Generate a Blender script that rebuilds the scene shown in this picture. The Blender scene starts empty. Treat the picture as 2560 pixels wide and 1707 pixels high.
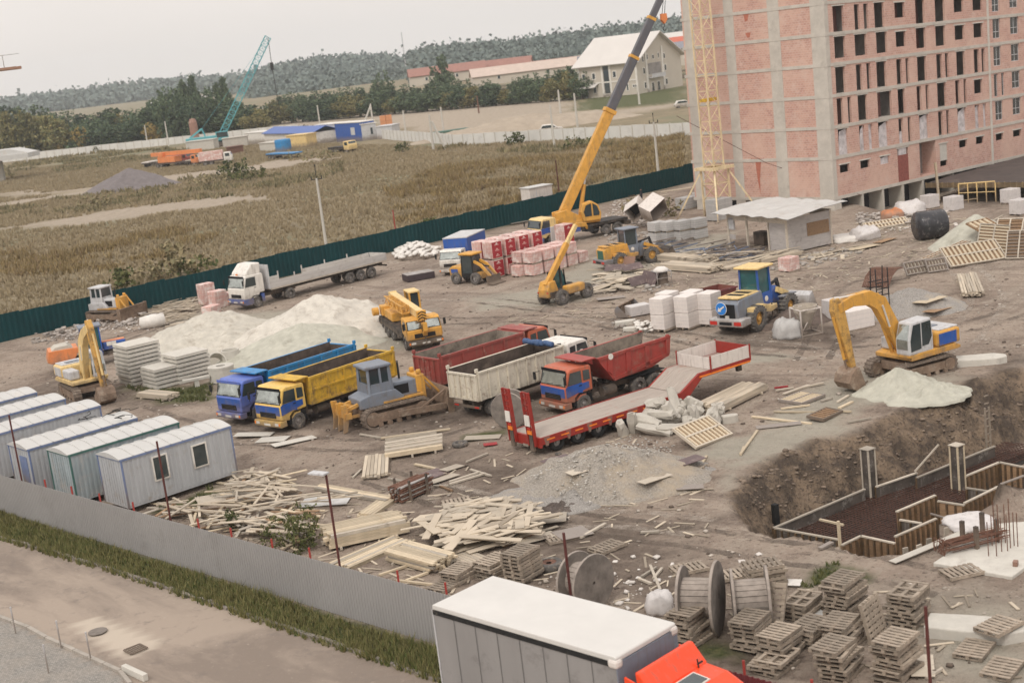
import bpy, math, random
import numpy as np
from mathutils import Vector, Matrix
SC=bpy.context.scene; COL=SC.collection
random.seed(7); RNG=np.random.default_rng(5)
rad=math.radians
# ---------------- camera (50 mm lens, 20 m above the yard, slightly rolled) ----------------
FPX=3556.; PH=rad(6.9); DL=rad(11.878); CH=20.
_F=Vector((0,math.cos(DL),-math.sin(DL))); _r=Vector((1,0,0)); _u=Vector((0,math.sin(DL),math.cos(DL)))
_R=math.cos(PH)*_r-math.sin(PH)*_u; _U=math.sin(PH)*_r+math.cos(PH)*_u
cd=bpy.data.cameras.new('camera'); cam=bpy.data.objects.new('camera',cd); COL.objects.link(cam); SC.camera=cam
cd.sensor_width=36; cd.lens=36*FPX/2560; cd.clip_start=.5; cd.clip_end=12000
cam.matrix_world=Matrix(((_R.x,_U.x,-_F.x,0),(_R.y,_U.y,-_F.y,0),(_R.z,_U.z,-_F.z,CH),(0,0,0,1)))
cd.dof.use_dof=True; cd.dof.focus_distance=72; cd.dof.aperture_fstop=.75
# ---------------- overcast sky and soft sun ----------------
SUN_EL,SUN_AZ=rad(48),rad(205)
w=bpy.data.worlds.new("World"); SC.world=w; w.use_nodes=True; nt=w.node_tree; nt.nodes.clear()
sky=nt.nodes.new('ShaderNodeTexSky'); sky.sky_type='NISHITA'; sky.sun_disc=False; sky.sun_elevation=SUN_EL; sky.sun_rotation=SUN_AZ
sky.dust_density=4; sky.air_density=1.5
ov=nt.nodes.new('ShaderNodeMixRGB'); ov.inputs[0].default_value=.92; ov.inputs[2].default_value=(8.6,8.05,7.65,1)
tc=nt.nodes.new('ShaderNodeTexCoord'); mp=nt.nodes.new('ShaderNodeMapping'); mp.inputs[3].default_value=(1,1,3.5)
nz=nt.nodes.new('ShaderNodeTexNoise'); nz.inputs['Scale'].default_value=2.2; nz.inputs['Detail'].default_value=3
cr=nt.nodes.new('ShaderNodeMapRange'); cr.inputs[1].default_value=.3; cr.inputs[2].default_value=.7; cr.inputs[3].default_value=.96; cr.inputs[4].default_value=1.04
mu=nt.nodes.new('ShaderNodeMixRGB'); mu.blend_type='MULTIPLY'; mu.inputs[0].default_value=1
bg=nt.nodes.new('ShaderNodeBackground'); bg.inputs[1].default_value=.1; wo=nt.nodes.new('ShaderNodeOutputWorld')
L=nt.links.new
L(tc.outputs['Generated'],mp.inputs[0]); L(mp.outputs[0],nz.inputs[0]); L(nz.outputs[0],cr.inputs[0])
# an overcast sky is about three times brighter overhead than at the horizon
gt=nt.nodes.new('ShaderNodeSeparateXYZ'); gm=nt.nodes.new('ShaderNodeMapRange'); gm.inputs[1].default_value=0; gm.inputs[2].default_value=1; gm.inputs[3].default_value=1.0; gm.inputs[4].default_value=1.5; gv=nt.nodes.new('ShaderNodeVectorMath'); gv.operation='SCALE'
L(tc.outputs['Generated'],gt.inputs[0]); L(gt.outputs[2],gm.inputs[0]); L(ov.outputs[0],gv.inputs[0]); L(gm.outputs[0],gv.inputs['Scale'])
L(sky.outputs[0],ov.inputs[1]); L(gv.outputs[0],mu.inputs[1]); L(cr.outputs[0],mu.inputs[2]); L(mu.outputs[0],bg.inputs[0]); L(bg.outputs[0],wo.inputs[0])
sl=bpy.data.lights.new('sun','SUN'); sl.energy=1.3; sl.angle=rad(12); sl.color=(1,.95,.87)
so=bpy.data.objects.new('sun',sl); COL.objects.link(so)
# direction: from behind the camera, a little to the left
sd=Vector((math.sin(SUN_AZ)*math.cos(SUN_EL),math.cos(SUN_AZ)*math.cos(SUN_EL),math.sin(SUN_EL)))
so.rotation_euler=sd.to_track_quat('Z','Y').to_euler()
SC.view_settings.view_transform='Standard'; SC.view_settings.look='None'; SC.view_settings.exposure=0.1; SC.view_settings.gamma=1
SC.cycles.volume_bounces=3; SC.cycles.max_bounces=6
# ---------------- survey: photo point -> place on the ground ----------------
RG={0:(0,0,1),1:(0,0,.36565),2:(850,0,.36565),3:(1700,0,.36565),4:(0,570,.36565),5:(850,570,.36565),6:(1700,570,.36565),7:(0,1137,.36565),8:(850,1137,.36565),9:(1700,1137,.36565),10:(500,800,.27636),11:(1000,780,.29762),12:(900,540,.31888),'o':(0,0,1.0884),
'A':(360,260,.2551),'B':(80,680,.2551),'C':(1280,420,.20408),'D':(1740,460,.17857),'E':(2140,400,.24235),'F':(1480,640,.2466),'G':(1960,720,.2551),'H':(750,1060,.21259),'I':(1240,980,.26361),'J':(1840,1100,.30612),'K':(1600,1380,.22109),'L':(2050,1400,.21684),'M':(760,1220,.27211),'N':(350,1160,.23384),'O':(1420,100,.14668),'Q':(1860,940,.14456)}
def ray(g,x,y):
    a,b,s=RG[g]; return _F*FPX+_R*(a+x*s-1280)+_U*(853.5-b-y*s)
def Z(g,x,y,z=0.):
    d=ray(g,x,y); t=(z-CH)/d.z; return Vector((d.x*t,d.y*t,z))
def zat(g,x,y,P):
    d=ray(g,x,y); t=math.hypot(P[0],P[1])/math.hypot(d.x,d.y); return CH+d.z*t
def vplane(g,x,y,B,az):
    d=ray(g,x,y); e=(math.cos(rad(az)),math.sin(rad(az)))
    det=d.x*-e[1]+e[0]*d.y; t=(B[0]*-e[1]+e[0]*B[1])/det; return Vector((d.x*t,d.y*t,CH+d.z*t))
def ang(p,q): return math.degrees(math.atan2(q[1]-p[1],q[0]-p[0]))
# ---------------- mesh building ----------------
def R3(rx=0,ry=0,rz=0): return Matrix.Rotation(rad(rz),3,'Z')@Matrix.Rotation(rad(ry),3,'Y')@Matrix.Rotation(rad(rx),3,'X')
class MB:
    def __init__(s): s.v=[]; s.f=[]
    def add(s,vs,fs):
        n=len(s.v); s.v+=[tuple(v) for v in vs]; s.f+=[tuple(n+i for i in f) for f in fs]; return s
    def box(s,c,d,rz=0,ry=0,rx=0,tap=1.):
        m=R3(rx,ry,rz); c=Vector(c); vs=[]
        for z in (-1,1):
            k=tap if z>0 else 1
            for x,y in ((-1,-1),(1,-1),(1,1),(-1,1)): vs.append(c+m@Vector((x*d[0]/2*k,y*d[1]/2*k,z*d[2]/2)))
        return s.add(vs,[(3,2,1,0),(4,5,6,7),(0,1,5,4),(1,2,6,5),(2,3,7,6),(3,0,4,7)])
    def b2(s,x0,x1,y0,y1,z0,z1): return s.box(((x0+x1)/2,(y0+y1)/2,(z0+z1)/2),(abs(x1-x0),abs(y1-y0),abs(z1-z0)))
    def hexa(s,p): return s.add(p,[(3,2,1,0),(4,5,6,7),(0,1,5,4),(1,2,6,5),(2,3,7,6),(3,0,4,7)])
    def quad(s,p,t=.02):
        p=[Vector(q) for q in p]; n=(p[1]-p[0]).cross(p[2]-p[0]).normalized()*t
        k=len(p); return s.add([q-n for q in p]+[q for q in p],[tuple(range(k-1,-1,-1)),tuple(range(k,2*k))]+[(i,(i+1)%k,k+(i+1)%k,k+i) for i in range(k)])
    def prism(s,o,a,b,ax='y'):
        k=len(o); f={'y':lambda u,v,t:(u,t,v),'x':lambda u,v,t:(t,u,v),'z':lambda u,v,t:(u,v,t)}[ax]
        return s.add([f(u,v,a) for u,v in o]+[f(u,v,b) for u,v in o],[tuple(range(k)),tuple(range(2*k-1,k-1,-1))]+[(i,k+i,k+(i+1)%k,(i+1)%k) for i in range(k)])
    def tube(s,p,q,r,n=8,r2=None,cap=True):
        p=Vector(p); q=Vector(q); r2=r if r2 is None else r2; d=q-p
        if d.length<1e-6: return s
        m=d.to_track_quat('Z','Y').to_matrix(); vs=[]
        for c,rr in ((p,r),(q,r2)):
            for i in range(n): a=2*math.pi*i/n; vs.append(c+m@Vector((rr*math.cos(a),rr*math.sin(a),0)))
        fs=[(i,(i+1)%n,n+(i+1)%n,n+i) for i in range(n)]
        if cap: fs+=[tuple(range(n-1,-1,-1)),tuple(range(n,2*n))]
        return s.add(vs,fs)
    def path(s,ps,r,n=6):
        for a,b in zip(ps,ps[1:]): s.tube(a,b,r,n)
        return s
    def bar(s,p,q,w,h=None):
        p=Vector(p); q=Vector(q); h=w if h is None else h; d=q-p
        m=d.to_track_quat('X','Z').to_matrix(); vs=[]
        for c in (p,q):
            for y,z in ((-1,-1),(1,-1),(1,1),(-1,1)): vs.append(c+m@Vector((0,y*w/2,z*h/2)))
        return s.add(vs,[(0,1,2,3),(7,6,5,4),(0,4,5,1),(1,5,6,2),(2,6,7,3),(3,7,4,0)])
    def lathe(s,pr,c=(0,0,0),ax='z',n=16,close=True):
        c=Vector(c); vs=[]; m=len(pr)
        for i in range(n):
            a=2*math.pi*i/n; ca,sa=math.cos(a),math.sin(a)
            for r,h in pr: vs.append(c+Vector((r*ca,r*sa,h) if ax=='z' else ((r*ca,h,r*sa) if ax=='y' else (h,r*ca,r*sa))))
        fs=[]
        for i in range(n):
            j=(i+1)%n
            for k in range(m-1): fs.append((i*m+k,j*m+k,j*m+k+1,i*m+k+1))
        if close:
            fs.append(tuple(i*m for i in range(n))[::-1]); fs.append(tuple(i*m+m-1 for i in range(n)))
        return s.add(vs,fs)
    def xf(s,loc=(0,0,0),rz=0,ry=0,rx=0,sc=1.):
        m=R3(rx,ry,rz); l=Vector(loc); s.v=[tuple(l+m@(Vector(v)*sc)) for v in s.v]; return s
    def mesh(s,name,mat,smooth=False):
        me=bpy.data.meshes.new(name); me.from_pydata(s.v,[],s.f); me.validate(); me.update()
        if mat: me.materials.append(mat)
        if smooth: me.polygons.foreach_set('use_smooth',[True]*len(me.polygons))
        return me
def fixn(me):
    import bmesh
    b=bmesh.new(); b.from_mesh(me); bmesh.ops.recalc_face_normals(b,faces=b.faces); b.to_mesh(me); b.free()
def part(mb,name,mat,par=None,bevel=0,smooth=False,label=None):
    me=mb if isinstance(mb,bpy.types.Mesh) else mb.mesh(name,mat,smooth)
    if not isinstance(mb,bpy.types.Mesh): fixn(me)
    o=bpy.data.objects.new(name,me); COL.objects.link(o)
    if par: o.parent=par
    if bevel:
        m=o.modifiers.new('b','BEVEL'); m.width=bevel; m.segments=2; m.limit_method='ANGLE'; m.angle_limit=rad(35)
    if label: o['label']=label
    return o
def tag(o,label=None,cat=None,group=None,kind=None):
    if label: o['label']=label
    if cat: o['category']=cat
    if group: o['group']=group
    if kind or cat: o['kind']=kind or 'thing'
    return o
def thing(name,label,cat,loc=(0,0,0),rz=0,group=None):
    o=bpy.data.objects.new(name,None); COL.objects.link(o); o.empty_display_size=.3
    o.location=(loc[0],loc[1],loc[2] if len(loc)>2 else 0); o.rotation_euler=(0,0,rad(rz)); return tag(o,label,cat,group)
def one(mb,name,mat,label,cat,loc=(0,0,0),rz=0,group=None,rx=0,ry=0,bevel=0,smooth=False,kind=None):
    o=part(mb,name,mat,None,bevel,smooth); o.location=(loc[0],loc[1],loc[2] if len(loc)>2 else 0); o.rotation_euler=(rad(rx),rad(ry),rad(rz)); return tag(o,label,cat,group,kind)
def copy_tree(o,par=None):
    c=o.copy(); COL.objects.link(c)
    if par: c.parent=par
    for ch in list(o.children): copy_tree(ch,c)
    return c
def dup(o,loc,rz=0,label=None,group=None,rx=0,ry=0,sc=None):
    c=copy_tree(o); c.location=(loc[0],loc[1],loc[2] if len(loc)>2 else 0); c.rotation_euler=(rad(rx),rad(ry),rad(rz))
    if label: c['label']=label
    if group: c['group']=group
    if sc: c.scale=(sc,sc,sc)
    return c
# ---------------- materials ----------------
MATS={}
def mat(name,col,rough=.7,var=.12,scale=2.,dirt=None,damt=.3,dscale=1.2,metal=0,bump=0,rnd=0,stretch=None,alpha=1,spec=None,det=5):
    if name in MATS: return MATS[name]
    m=bpy.data.materials.new(name); MATS[name]=m; m.use_nodes=True; n=m.node_tree.nodes; l=m.node_tree.links.new
    bs=n['Principled BSDF']; bs.inputs['Roughness'].default_value=rough; bs.inputs['Metallic'].default_value=metal
    if spec is not None: bs.inputs['Specular IOR Level'].default_value=spec
    t=n.new('ShaderNodeTexCoord'); mp=n.new('ShaderNodeMapping'); l(t.outputs['Object'],mp.inputs[0])
    if stretch: mp.inputs[3].default_value=stretch
    nz=n.new('ShaderNodeTexNoise'); nz.inputs['Scale'].default_value=scale; nz.inputs['Detail'].default_value=det; nz.inputs['Roughness'].default_value=.65; l(mp.outputs[0],nz.inputs[0])
    mr=n.new('ShaderNodeMapRange'); mr.inputs[1].default_value=.3; mr.inputs[2].default_value=.7; mr.inputs[3].default_value=1-var; mr.inputs[4].default_value=1+var; l(nz.outputs[0],mr.inputs[0])
    mul=n.new('ShaderNodeVectorMath'); mul.operation='SCALE'; mul.inputs[0].default_value=col[:3]; l(mr.outputs[0],mul.inputs['Scale']); out=mul.outputs[0]
    if rnd:
        oi=n.new('ShaderNodeObjectInfo'); r2=n.new('ShaderNodeMapRange'); r2.inputs[3].default_value=1-rnd; r2.inputs[4].default_value=1+rnd*.6; l(oi.outputs['Random'],r2.inputs[0])
        m2=n.new('ShaderNodeVectorMath'); m2.operation='SCALE'; l(out,m2.inputs[0]); l(r2.outputs[0],m2.inputs['Scale']); out=m2.outputs[0]
    if dirt:
        n2=n.new('ShaderNodeTexNoise'); n2.inputs['Scale'].default_value=dscale; n2.inputs['Detail'].default_value=8; n2.inputs['Roughness'].default_value=.75; l(t.outputs['Object'],n2.inputs[0])
        r=n.new('ShaderNodeMapRange'); r.inputs[1].default_value=.66-damt*.4; r.inputs[2].default_value=.78-damt*.3; r.inputs[4].default_value=min(1,.5+damt); l(n2.outputs[0],r.inputs[0])
        mx=n.new('ShaderNodeMixRGB'); l(r.outputs[0],mx.inputs[0]); l(out,mx.inputs[1]); mx.inputs[2].default_value=(*dirt,1); out=mx.outputs[0]
    if name.endswith('_paint') or name in('pale_plastic','dark_steel'):   # mud splashed up from the ground
        sz=n.new('ShaderNodeSeparateXYZ'); l(t.outputs['Object'],sz.inputs[0]); ng=n.new('ShaderNodeTexNoise'); ng.inputs['Scale'].default_value=1.6; ng.inputs['Detail'].default_value=8; ng.inputs['Roughness'].default_value=.7; l(t.outputs['Object'],ng.inputs[0])
        ma=n.new('ShaderNodeMath'); ma.operation='MULTIPLY_ADD'; l(sz.outputs[2],ma.inputs[0]); ma.inputs[1].default_value=-.42; l(ng.outputs[0],ma.inputs[2]); rr=n.new('ShaderNodeMapRange'); rr.inputs[1].default_value=-.12; rr.inputs[2].default_value=.32; rr.inputs[4].default_value=.8; l(ma.outputs[0],rr.inputs[0])
        mx=n.new('ShaderNodeMixRGB'); l(rr.outputs[0],mx.inputs[0]); l(out,mx.inputs[1]); mx.inputs[2].default_value=(.20,.155,.12,1); out=mx.outputs[0]
        lo=n.new('ShaderNodeTexNoise'); lo.inputs['Scale'].default_value=6; lo.inputs['Detail'].default_value=6; mp2=n.new('ShaderNodeMapping'); mp2.inputs[3].default_value=(1,1,.12); l(t.outputs['Object'],mp2.inputs[0]); l(mp2.outputs[0],lo.inputs[0]); r3=n.new('ShaderNodeMapRange'); r3.inputs[1].default_value=.52; r3.inputs[2].default_value=.72; r3.inputs[4].default_value=.38; l(lo.outputs[0],r3.inputs[0])
        mx=n.new('ShaderNodeMixRGB'); l(r3.outputs[0],mx.inputs[0]); l(out,mx.inputs[1]); mx.inputs[2].default_value=(.16,.12,.09,1); out=mx.outputs[0]
    l(out,bs.inputs['Base Color'])
    if bump:
        b=n.new('ShaderNodeBump'); b.inputs['Strength'].default_value=bump; b.inputs['Distance'].default_value=.05; l(nz.outputs[0],b.inputs['Height']); l(b.outputs[0],bs.inputs['Normal'])
    return m
DUST=(.36,.30,.24); RUST=(.17,.075,.035); MUD=(.13,.10,.08)
M=dict(
 yellow=mat('yellow_paint',(.62,.32,.055),.55,.15,2,(.24,.16,.09),.27,1.6),
 cyellow=mat('cab_yellow_paint',(.76,.50,.13),.42,.1,2,DUST,.18),
 ylight=mat('pale_yellow_paint',(.74,.54,.24),.5,.1,2,MUD,.2),
 ybox=mat('worn_yellow_paint',(.62,.38,.035),.6,.2,2.5,(.16,.10,.06),.38,1.8),
 blue=mat('blue_paint',(.02,.09,.36),.4,.1,2,DUST,.12),
 lblue=mat('light_blue_paint',(.10,.16,.50),.4,.08,2,DUST,.12),
 cblue=mat('cyan_blue_paint',(.02,.22,.50),.5,.15,2,(.10,.08,.07),.25),
 tblue=mat('trim_blue_paint',(.16,.21,.36),.6,.15,3,DUST,.3),
 red=mat('red_paint',(.33,.045,.035),.55,.15,2,(.25,.16,.12),.27,1.5),
 dred=mat('dull_red_paint',(.28,.055,.045),.6,.15,2,DUST,.3),
 rcab=mat('faded_red_paint',(.48,.12,.06),.5,.1,2,DUST,.2),
 bred=mat('bright_red_enamel',(.29,.022,.014),.5,.15,2,(.16,.06,.045),.28,1.6),
 ored=mat('orange_red_paint',(.86,.065,.012),.3,.04,1.5),
 orange=mat('orange_paint',(.72,.24,.08),.5,.1,2,DUST,.2),
 maroon=mat('maroon_steel',(.16,.04,.045),.5,.12,2,DUST,.2),
 white=mat('white_paint',(.72,.69,.64),.45,.08,2,DUST,.2),
 owhite=mat('rusty_cream_paint',(.62,.57,.47),.6,.12,2,RUST,.28,3.2),
 pwhite=mat('pale_plastic',(.66,.61,.57),.5,.07,3,(.45,.4,.36),.15),
 ggrey=mat('grey_blue_paint',(.18,.205,.25),.5,.1,2,MUD,.25),
 lgrey=mat('light_grey_paint',(.52,.52,.53),.5,.1,2,MUD,.22),
 dark=mat('dark_steel',(.028,.028,.03),.7,.3,3,DUST,.12,spec=.2),
 black=mat('black_rubber',(.022,.022,.022),.8,.25,5,DUST,.15,3,spec=.2),
 tyre=mat('dusty_tyre',(.10,.092,.086),.9,.25,6,DUST,.35,4),
 rim=mat('grey_rim',(.27,.25,.24),.6,.15,6,MUD,.3,5),
 yrim=mat('yellow_rim',(.60,.33,.08),.6,.15,6,MUD,.35,5),
 track=mat('muddy_track',(.16,.125,.10),.9,.3,5,DUST,.35,4),
 mudsteel=mat('muddy_steel',(.20,.14,.10),.8,.3,3,DUST,.35,2),
 glass=mat('dark_glass',(.03,.045,.05),.08,.2,2,spec=1),
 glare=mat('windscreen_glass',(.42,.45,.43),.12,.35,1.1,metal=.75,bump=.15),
 gglass=mat('green_glass',(.02,.10,.11),.1,.25,2,spec=1),
 grille=mat('black_grille',(.014,.014,.016),.7,.2,4,spec=.2),
 chrome=mat('pale_lamp_glass',(.7,.68,.64),.2,.1,3,metal=.3),
 lampr=mat('red_lamp',(.5,.03,.02),.3),lampo=mat('orange_lamp',(.8,.22,.03),.3),
 boxin=mat('scraped_box_interior',(.085,.062,.05),.8,.5,1.6,(.22,.17,.13),.3),
 boxin2=mat('dusty_box_interior',(.22,.185,.15),.9,.35,2,(.08,.06,.05),.4),
 conc=mat('concrete',(.47,.44,.39),.9,.12,1.2,(.30,.27,.24),.25,.8,bump=.2),
 conc2=mat('pale_concrete',(.54,.515,.465),.9,.1,2,(.38,.34,.3),.25,1.5,rnd=.08,bump=.2),
 block=mat('grey_block',(.42,.41,.40),.9,.15,3,(.25,.23,.21),.25,3,rnd=.15),
 wood=mat('fresh_timber',(.54,.45,.325),.8,.22,2.5,(.36,.26,.16),.2,2,rnd=.28,stretch=(1,9,9)),
 wood2=mat('pale_grey_timber',(.44,.39,.325),.85,.25,2.5,(.26,.22,.18),.28,2,rnd=.35,stretch=(1,9,9)),
 wood3=mat('brown_timber',(.30,.19,.11),.85,.3,2.5,(.12,.09,.07),.3,2,rnd=.3,stretch=(1,9,9)),
 ply=mat('plywood_sheet',(.50,.44,.36),.8,.15,1.5,(.28,.23,.19),.3,1.5,rnd=.35),
 dply=mat('dark_faced_plywood',(.13,.09,.09),.6,.25,2,DUST,.25,2,rnd=.3),
 pal=mat('pallet_wood',(.32,.265,.21),.85,.28,3,(.22,.17,.13),.3,2.5,rnd=.35),
 reel=mat('weathered_reel_wood',(.19,.165,.145),.9,.35,2.2,(.12,.10,.09),.3,1.8,stretch=(1,7,1)),
 reeld=mat('reel_drum_wood',(.33,.285,.25),.9,.25,3,(.2,.17,.15),.25,2),
 rustm=mat('rusty_steel',(.15,.07,.045),.8,.35,5,DUST,.25,5),
 redpost=mat('red_post_paint',(.33,.04,.03),.6,.2,6),
 rod=mat('dark_red_rod',(.09,.022,.018),.6,.2,6),
 galv=mat('galvanised_sheet',(.55,.545,.53),.5,.07,1.0,(.40,.36,.32),.25,.7,metal=.2),
 roofw=mat('white_sheet_roof',(.52,.515,.50),.5,.07,.8,(.50,.45,.38),.28,.6),
 cabinw=mat('cabin_metal_wall',(.42,.43,.445),.55,.1,.9,(.30,.25,.21),.25,1.4,stretch=(3,3,.4)),
 cabing=mat('cabin_blue_green_wall',(.33,.38,.40),.6,.2,.9,(.45,.43,.41),.4,1.1,stretch=(3,3,.5)),
 cabint=mat('green_trim',(.06,.15,.13),.6,.15,3),
 brickp=mat('wrapped_brick',(.60,.36,.32),.5,.15,4,(.76,.70,.66),.5,1.8,rnd=.15),
 redwrap=mat('red_wrap',(.33,.022,.03),.35,.15,3,(.6,.35,.33),.15,5),
 whitewrap=mat('white_shrink_wrap',(.60,.57,.56),.4,.2,2,(.36,.33,.31),.35,2,bump=.5),
 whiteblk=mat('white_block_pack',(.70,.65,.62),.6,.07,3,(.6,.54,.5),.25,2),
 bag=mat('white_sack',(.68,.65,.61),.6,.08,4,(.55,.5,.45),.25,3),
 canvas=mat('grey_tarpaulin',(.265,.255,.25),.5,.1,.6,(.17,.16,.155),.3,1.0,bump=.4,stretch=(1,1,.25)),
 blackwrap=mat('black_film',(.03,.03,.035),.25,.4,2,(.25,.23,.22),.3,2,bump=.4),
 teal=mat('teal_paint',(.10,.38,.42),.5,.1,2),
 gsteel=mat('green_fence_sheet',(.004,.042,.048),.6,.2,.4,(.012,.05,.055),.2,.6,spec=.15),
 gfence=mat('grey_fence_sheet',(.30,.29,.285),.5,.08,.25,(.22,.21,.2),.25,.35),
 wfence=mat('white_concrete_panel',(.62,.61,.58),.9,.08,.3,(.42,.40,.38),.25,.4),
 tarp=mat('blue_cloth',(.05,.10,.22),.7,.25,5,(.5,.5,.5),.2,4),
 skin=mat('skin',(.45,.27,.2),.6), cloth=mat('black_clothes',(.02,.02,.028),.9),
 bark=mat('bark',(.12,.09,.07),.9,.3,5),
 slate=mat('grey_asphalt',(.16,.15,.145),.9,.2,2),
)
def leafmat(name,c1,c2,c3=None):
    m=bpy.data.materials.new(name); m.use_nodes=True; n=m.node_tree.nodes; l=m.node_tree.links.new; bs=n['Principled BSDF']; bs.inputs['Roughness'].default_value=.85; bs.inputs['Specular IOR Level'].default_value=.15
    g=n.new('ShaderNodeNewGeometry'); oi=n.new('ShaderNodeObjectInfo'); t=n.new('ShaderNodeTexCoord')
    nz=n.new('ShaderNodeTexNoise'); nz.inputs['Scale'].default_value=.35; nz.inputs['Detail'].default_value=3; l(t.outputs['Object'],nz.inputs[0])
    ad=n.new('ShaderNodeMath'); ad.operation='ADD'; l(g.outputs['Random Per Island'],ad.inputs[0]); l(nz.outputs[0],ad.inputs[1])
    ad2=n.new('ShaderNodeMath'); ad2.operation='MULTIPLY_ADD'; l(oi.outputs['Random'],ad2.inputs[0]); ad2.inputs[1].default_value=.9; l(ad.outputs[0],ad2.inputs[2])
    mr=n.new('ShaderNodeMapRange'); mr.inputs[1].default_value=.4; mr.inputs[2].default_value=2.; l(ad2.outputs[0],mr.inputs[0])
    r=n.new('ShaderNodeValToRGB'); r.color_ramp.elements[0].color=(*c1,1); r.color_ramp.elements[1].color=(*c2,1)
    if c3: e=r.color_ramp.elements.new(.88); e.color=(*c3,1)
    l(mr.outputs[0],r.inputs[0]); l(r.outputs[0],bs.inputs['Base Color']); return m
from mathutils import noise as NS
def n3(x,y,z=0,o=4): return NS.fractal(Vector((x,y,z)),.9,2.1,o)
def sdpoly(P,poly):
    P=np.asarray(P,float)[:,:2]; V=np.array([(p[0],p[1]) for p in poly],float); d=np.full(len(P),1e18); ins=np.zeros(len(P),bool)
    for i in range(len(V)):
        a=V[i];b=V[(i+1)%len(V)]; e=b-a; w_=P-a; t=np.clip((w_@e)/max(e@e,1e-9),0,1); q=w_-t[:,None]*e; d=np.minimum(d,(q**2).sum(1))
        c=((a[1]<=P[:,1])&(b[1]>P[:,1]))|((b[1]<=P[:,1])&(a[1]>P[:,1]))
        xi=a[0]+(P[:,1]-a[1])/(b[1]-a[1]+1e-12)*e[0]; ins^=c&(P[:,0]<xi)
    return np.where(ins,1,-1)*np.sqrt(d)
# ---------------- survey lines ----------------
FN=[(-27.9,70.45),(-3.2,45.3),(12.,30.)]          # grey street fence
GF=[(-60,105.6),(26,178.5),(34,186)]             # green fence
PITN=[(8.9,60),(8.2,58.2),(8.,55.7),(8.1,54.7),(8.7,53.7),(9.2,52.6),(10,52.2),(10.7,51.4),(11.3,50.5),(11.9,49.8),(12.9,49.3),(14.0,49.6),(16.5,51.2),(19.5,52.3),(26,56),(40,62)]
PIT=PITN+[(46,84),(40,81),(32,76.5),(26.8,72.6),(25.2,72.8),(22.7,71.0),(20.7,68.8),(19.2,68.6),(17.3,66.9),(15.4,65.2),(13.3,64.7),(11.4,63.2),(9.8,61.8)]
PIT=[Vector((p[0],p[1],0)) for p in PIT]
def grid_axis(segs):
    out=[segs[0][0]]
    for a,b,st in segs:
        n=max(1,round((b-a)/st)); out+=list(a+(b-a)*(i+1)/n for i in range(n))
    return np.array(out)
def grow(a,b,st,k):
    o=[a]; 
    while abs(o[-1]-a)<abs(b-a): o.append(o[-1]+(st if b>a else -st)); st*=k
    return o[1:]
xs=np.array(grow(-60,-2200,1.5,1.12)[::-1]+list(grid_axis([(-60,-38,1.),(-38,6,.5),(6,28,.22),(28,50,.6)]))+grow(50,2200,1.2,1.12))
ys=np.array([-50,0]+list(grid_axis([(20,34,.7),(34,45,.5),(45,74,.25),(74,90,.5),(90,135,.8)]))+grow(135,2250,1.2,1.035))
X,Y=np.meshgrid(xs,ys); P=np.stack([X.ravel(),Y.ravel()],1); N=len(P)
near=(P[:,1]<400)&(abs(P[:,0])<250)
hz=np.zeros(N); rough=np.zeros(N)
for i in np.nonzero(near)[0]:
    x,y=P[i]; k=.25 if x+y<41 else 1; hz[i]=k*(n3(x*.06,y*.06,1,3)*.12+n3(x*.5,y*.5,7,3)*.035)+(0 if k<1 or y>110 else .05*n3((x*.75-y*.66)*1.3,(x*.66+y*.75)*.12,5,3))
d=sdpoly(P,PIT); idx=np.nonzero(d>-4)[0]
dn=d.copy()
for i in idx:
    x,y=P[i]; dn[i]=d[i]+.45*n3(x*.55,y*.55,3,4)
wd=1.5+np.clip((P[:,1]-(55.5+.62*(P[:,0]-10)))/5,0,1)*3.0
t=np.clip(dn/wd,0,1); pitz=-2.75*(t*t*(3-2*t))
for i in idx:
    if 0<t[i]<1:
        x,y=P[i]; k=math.sin(math.pi*t[i]); pitz[i]+=k*(.75*n3(x*.7,y*.7,9,5)+.3*n3(x*2.3,y*2.3,4,3))
hz+=pitz
# spoil mound between the slab and the forms
def bump(cx,cy,r,h,p=2): 
    q=np.exp(-(((P[:,0]-cx)**2+(P[:,1]-cy)**2)/r**2)**(p/2)); return h*q
hz+=bump(18.0,53.6,1.6,1.9)+bump(22.5,58.3,1.8,1.6)
low=sdpoly(P,[(36.5,134),(60,118),(90,140),(70,185),(34.5,151)]); hz-=np.clip(low/4,0,1)*1.5
hz+=np.clip((P[:,1]-500)/1500,0,1)*7*np.clip((P[:,0]+150)/500,0,1)
ter_f=lambda x,y: 0
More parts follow.
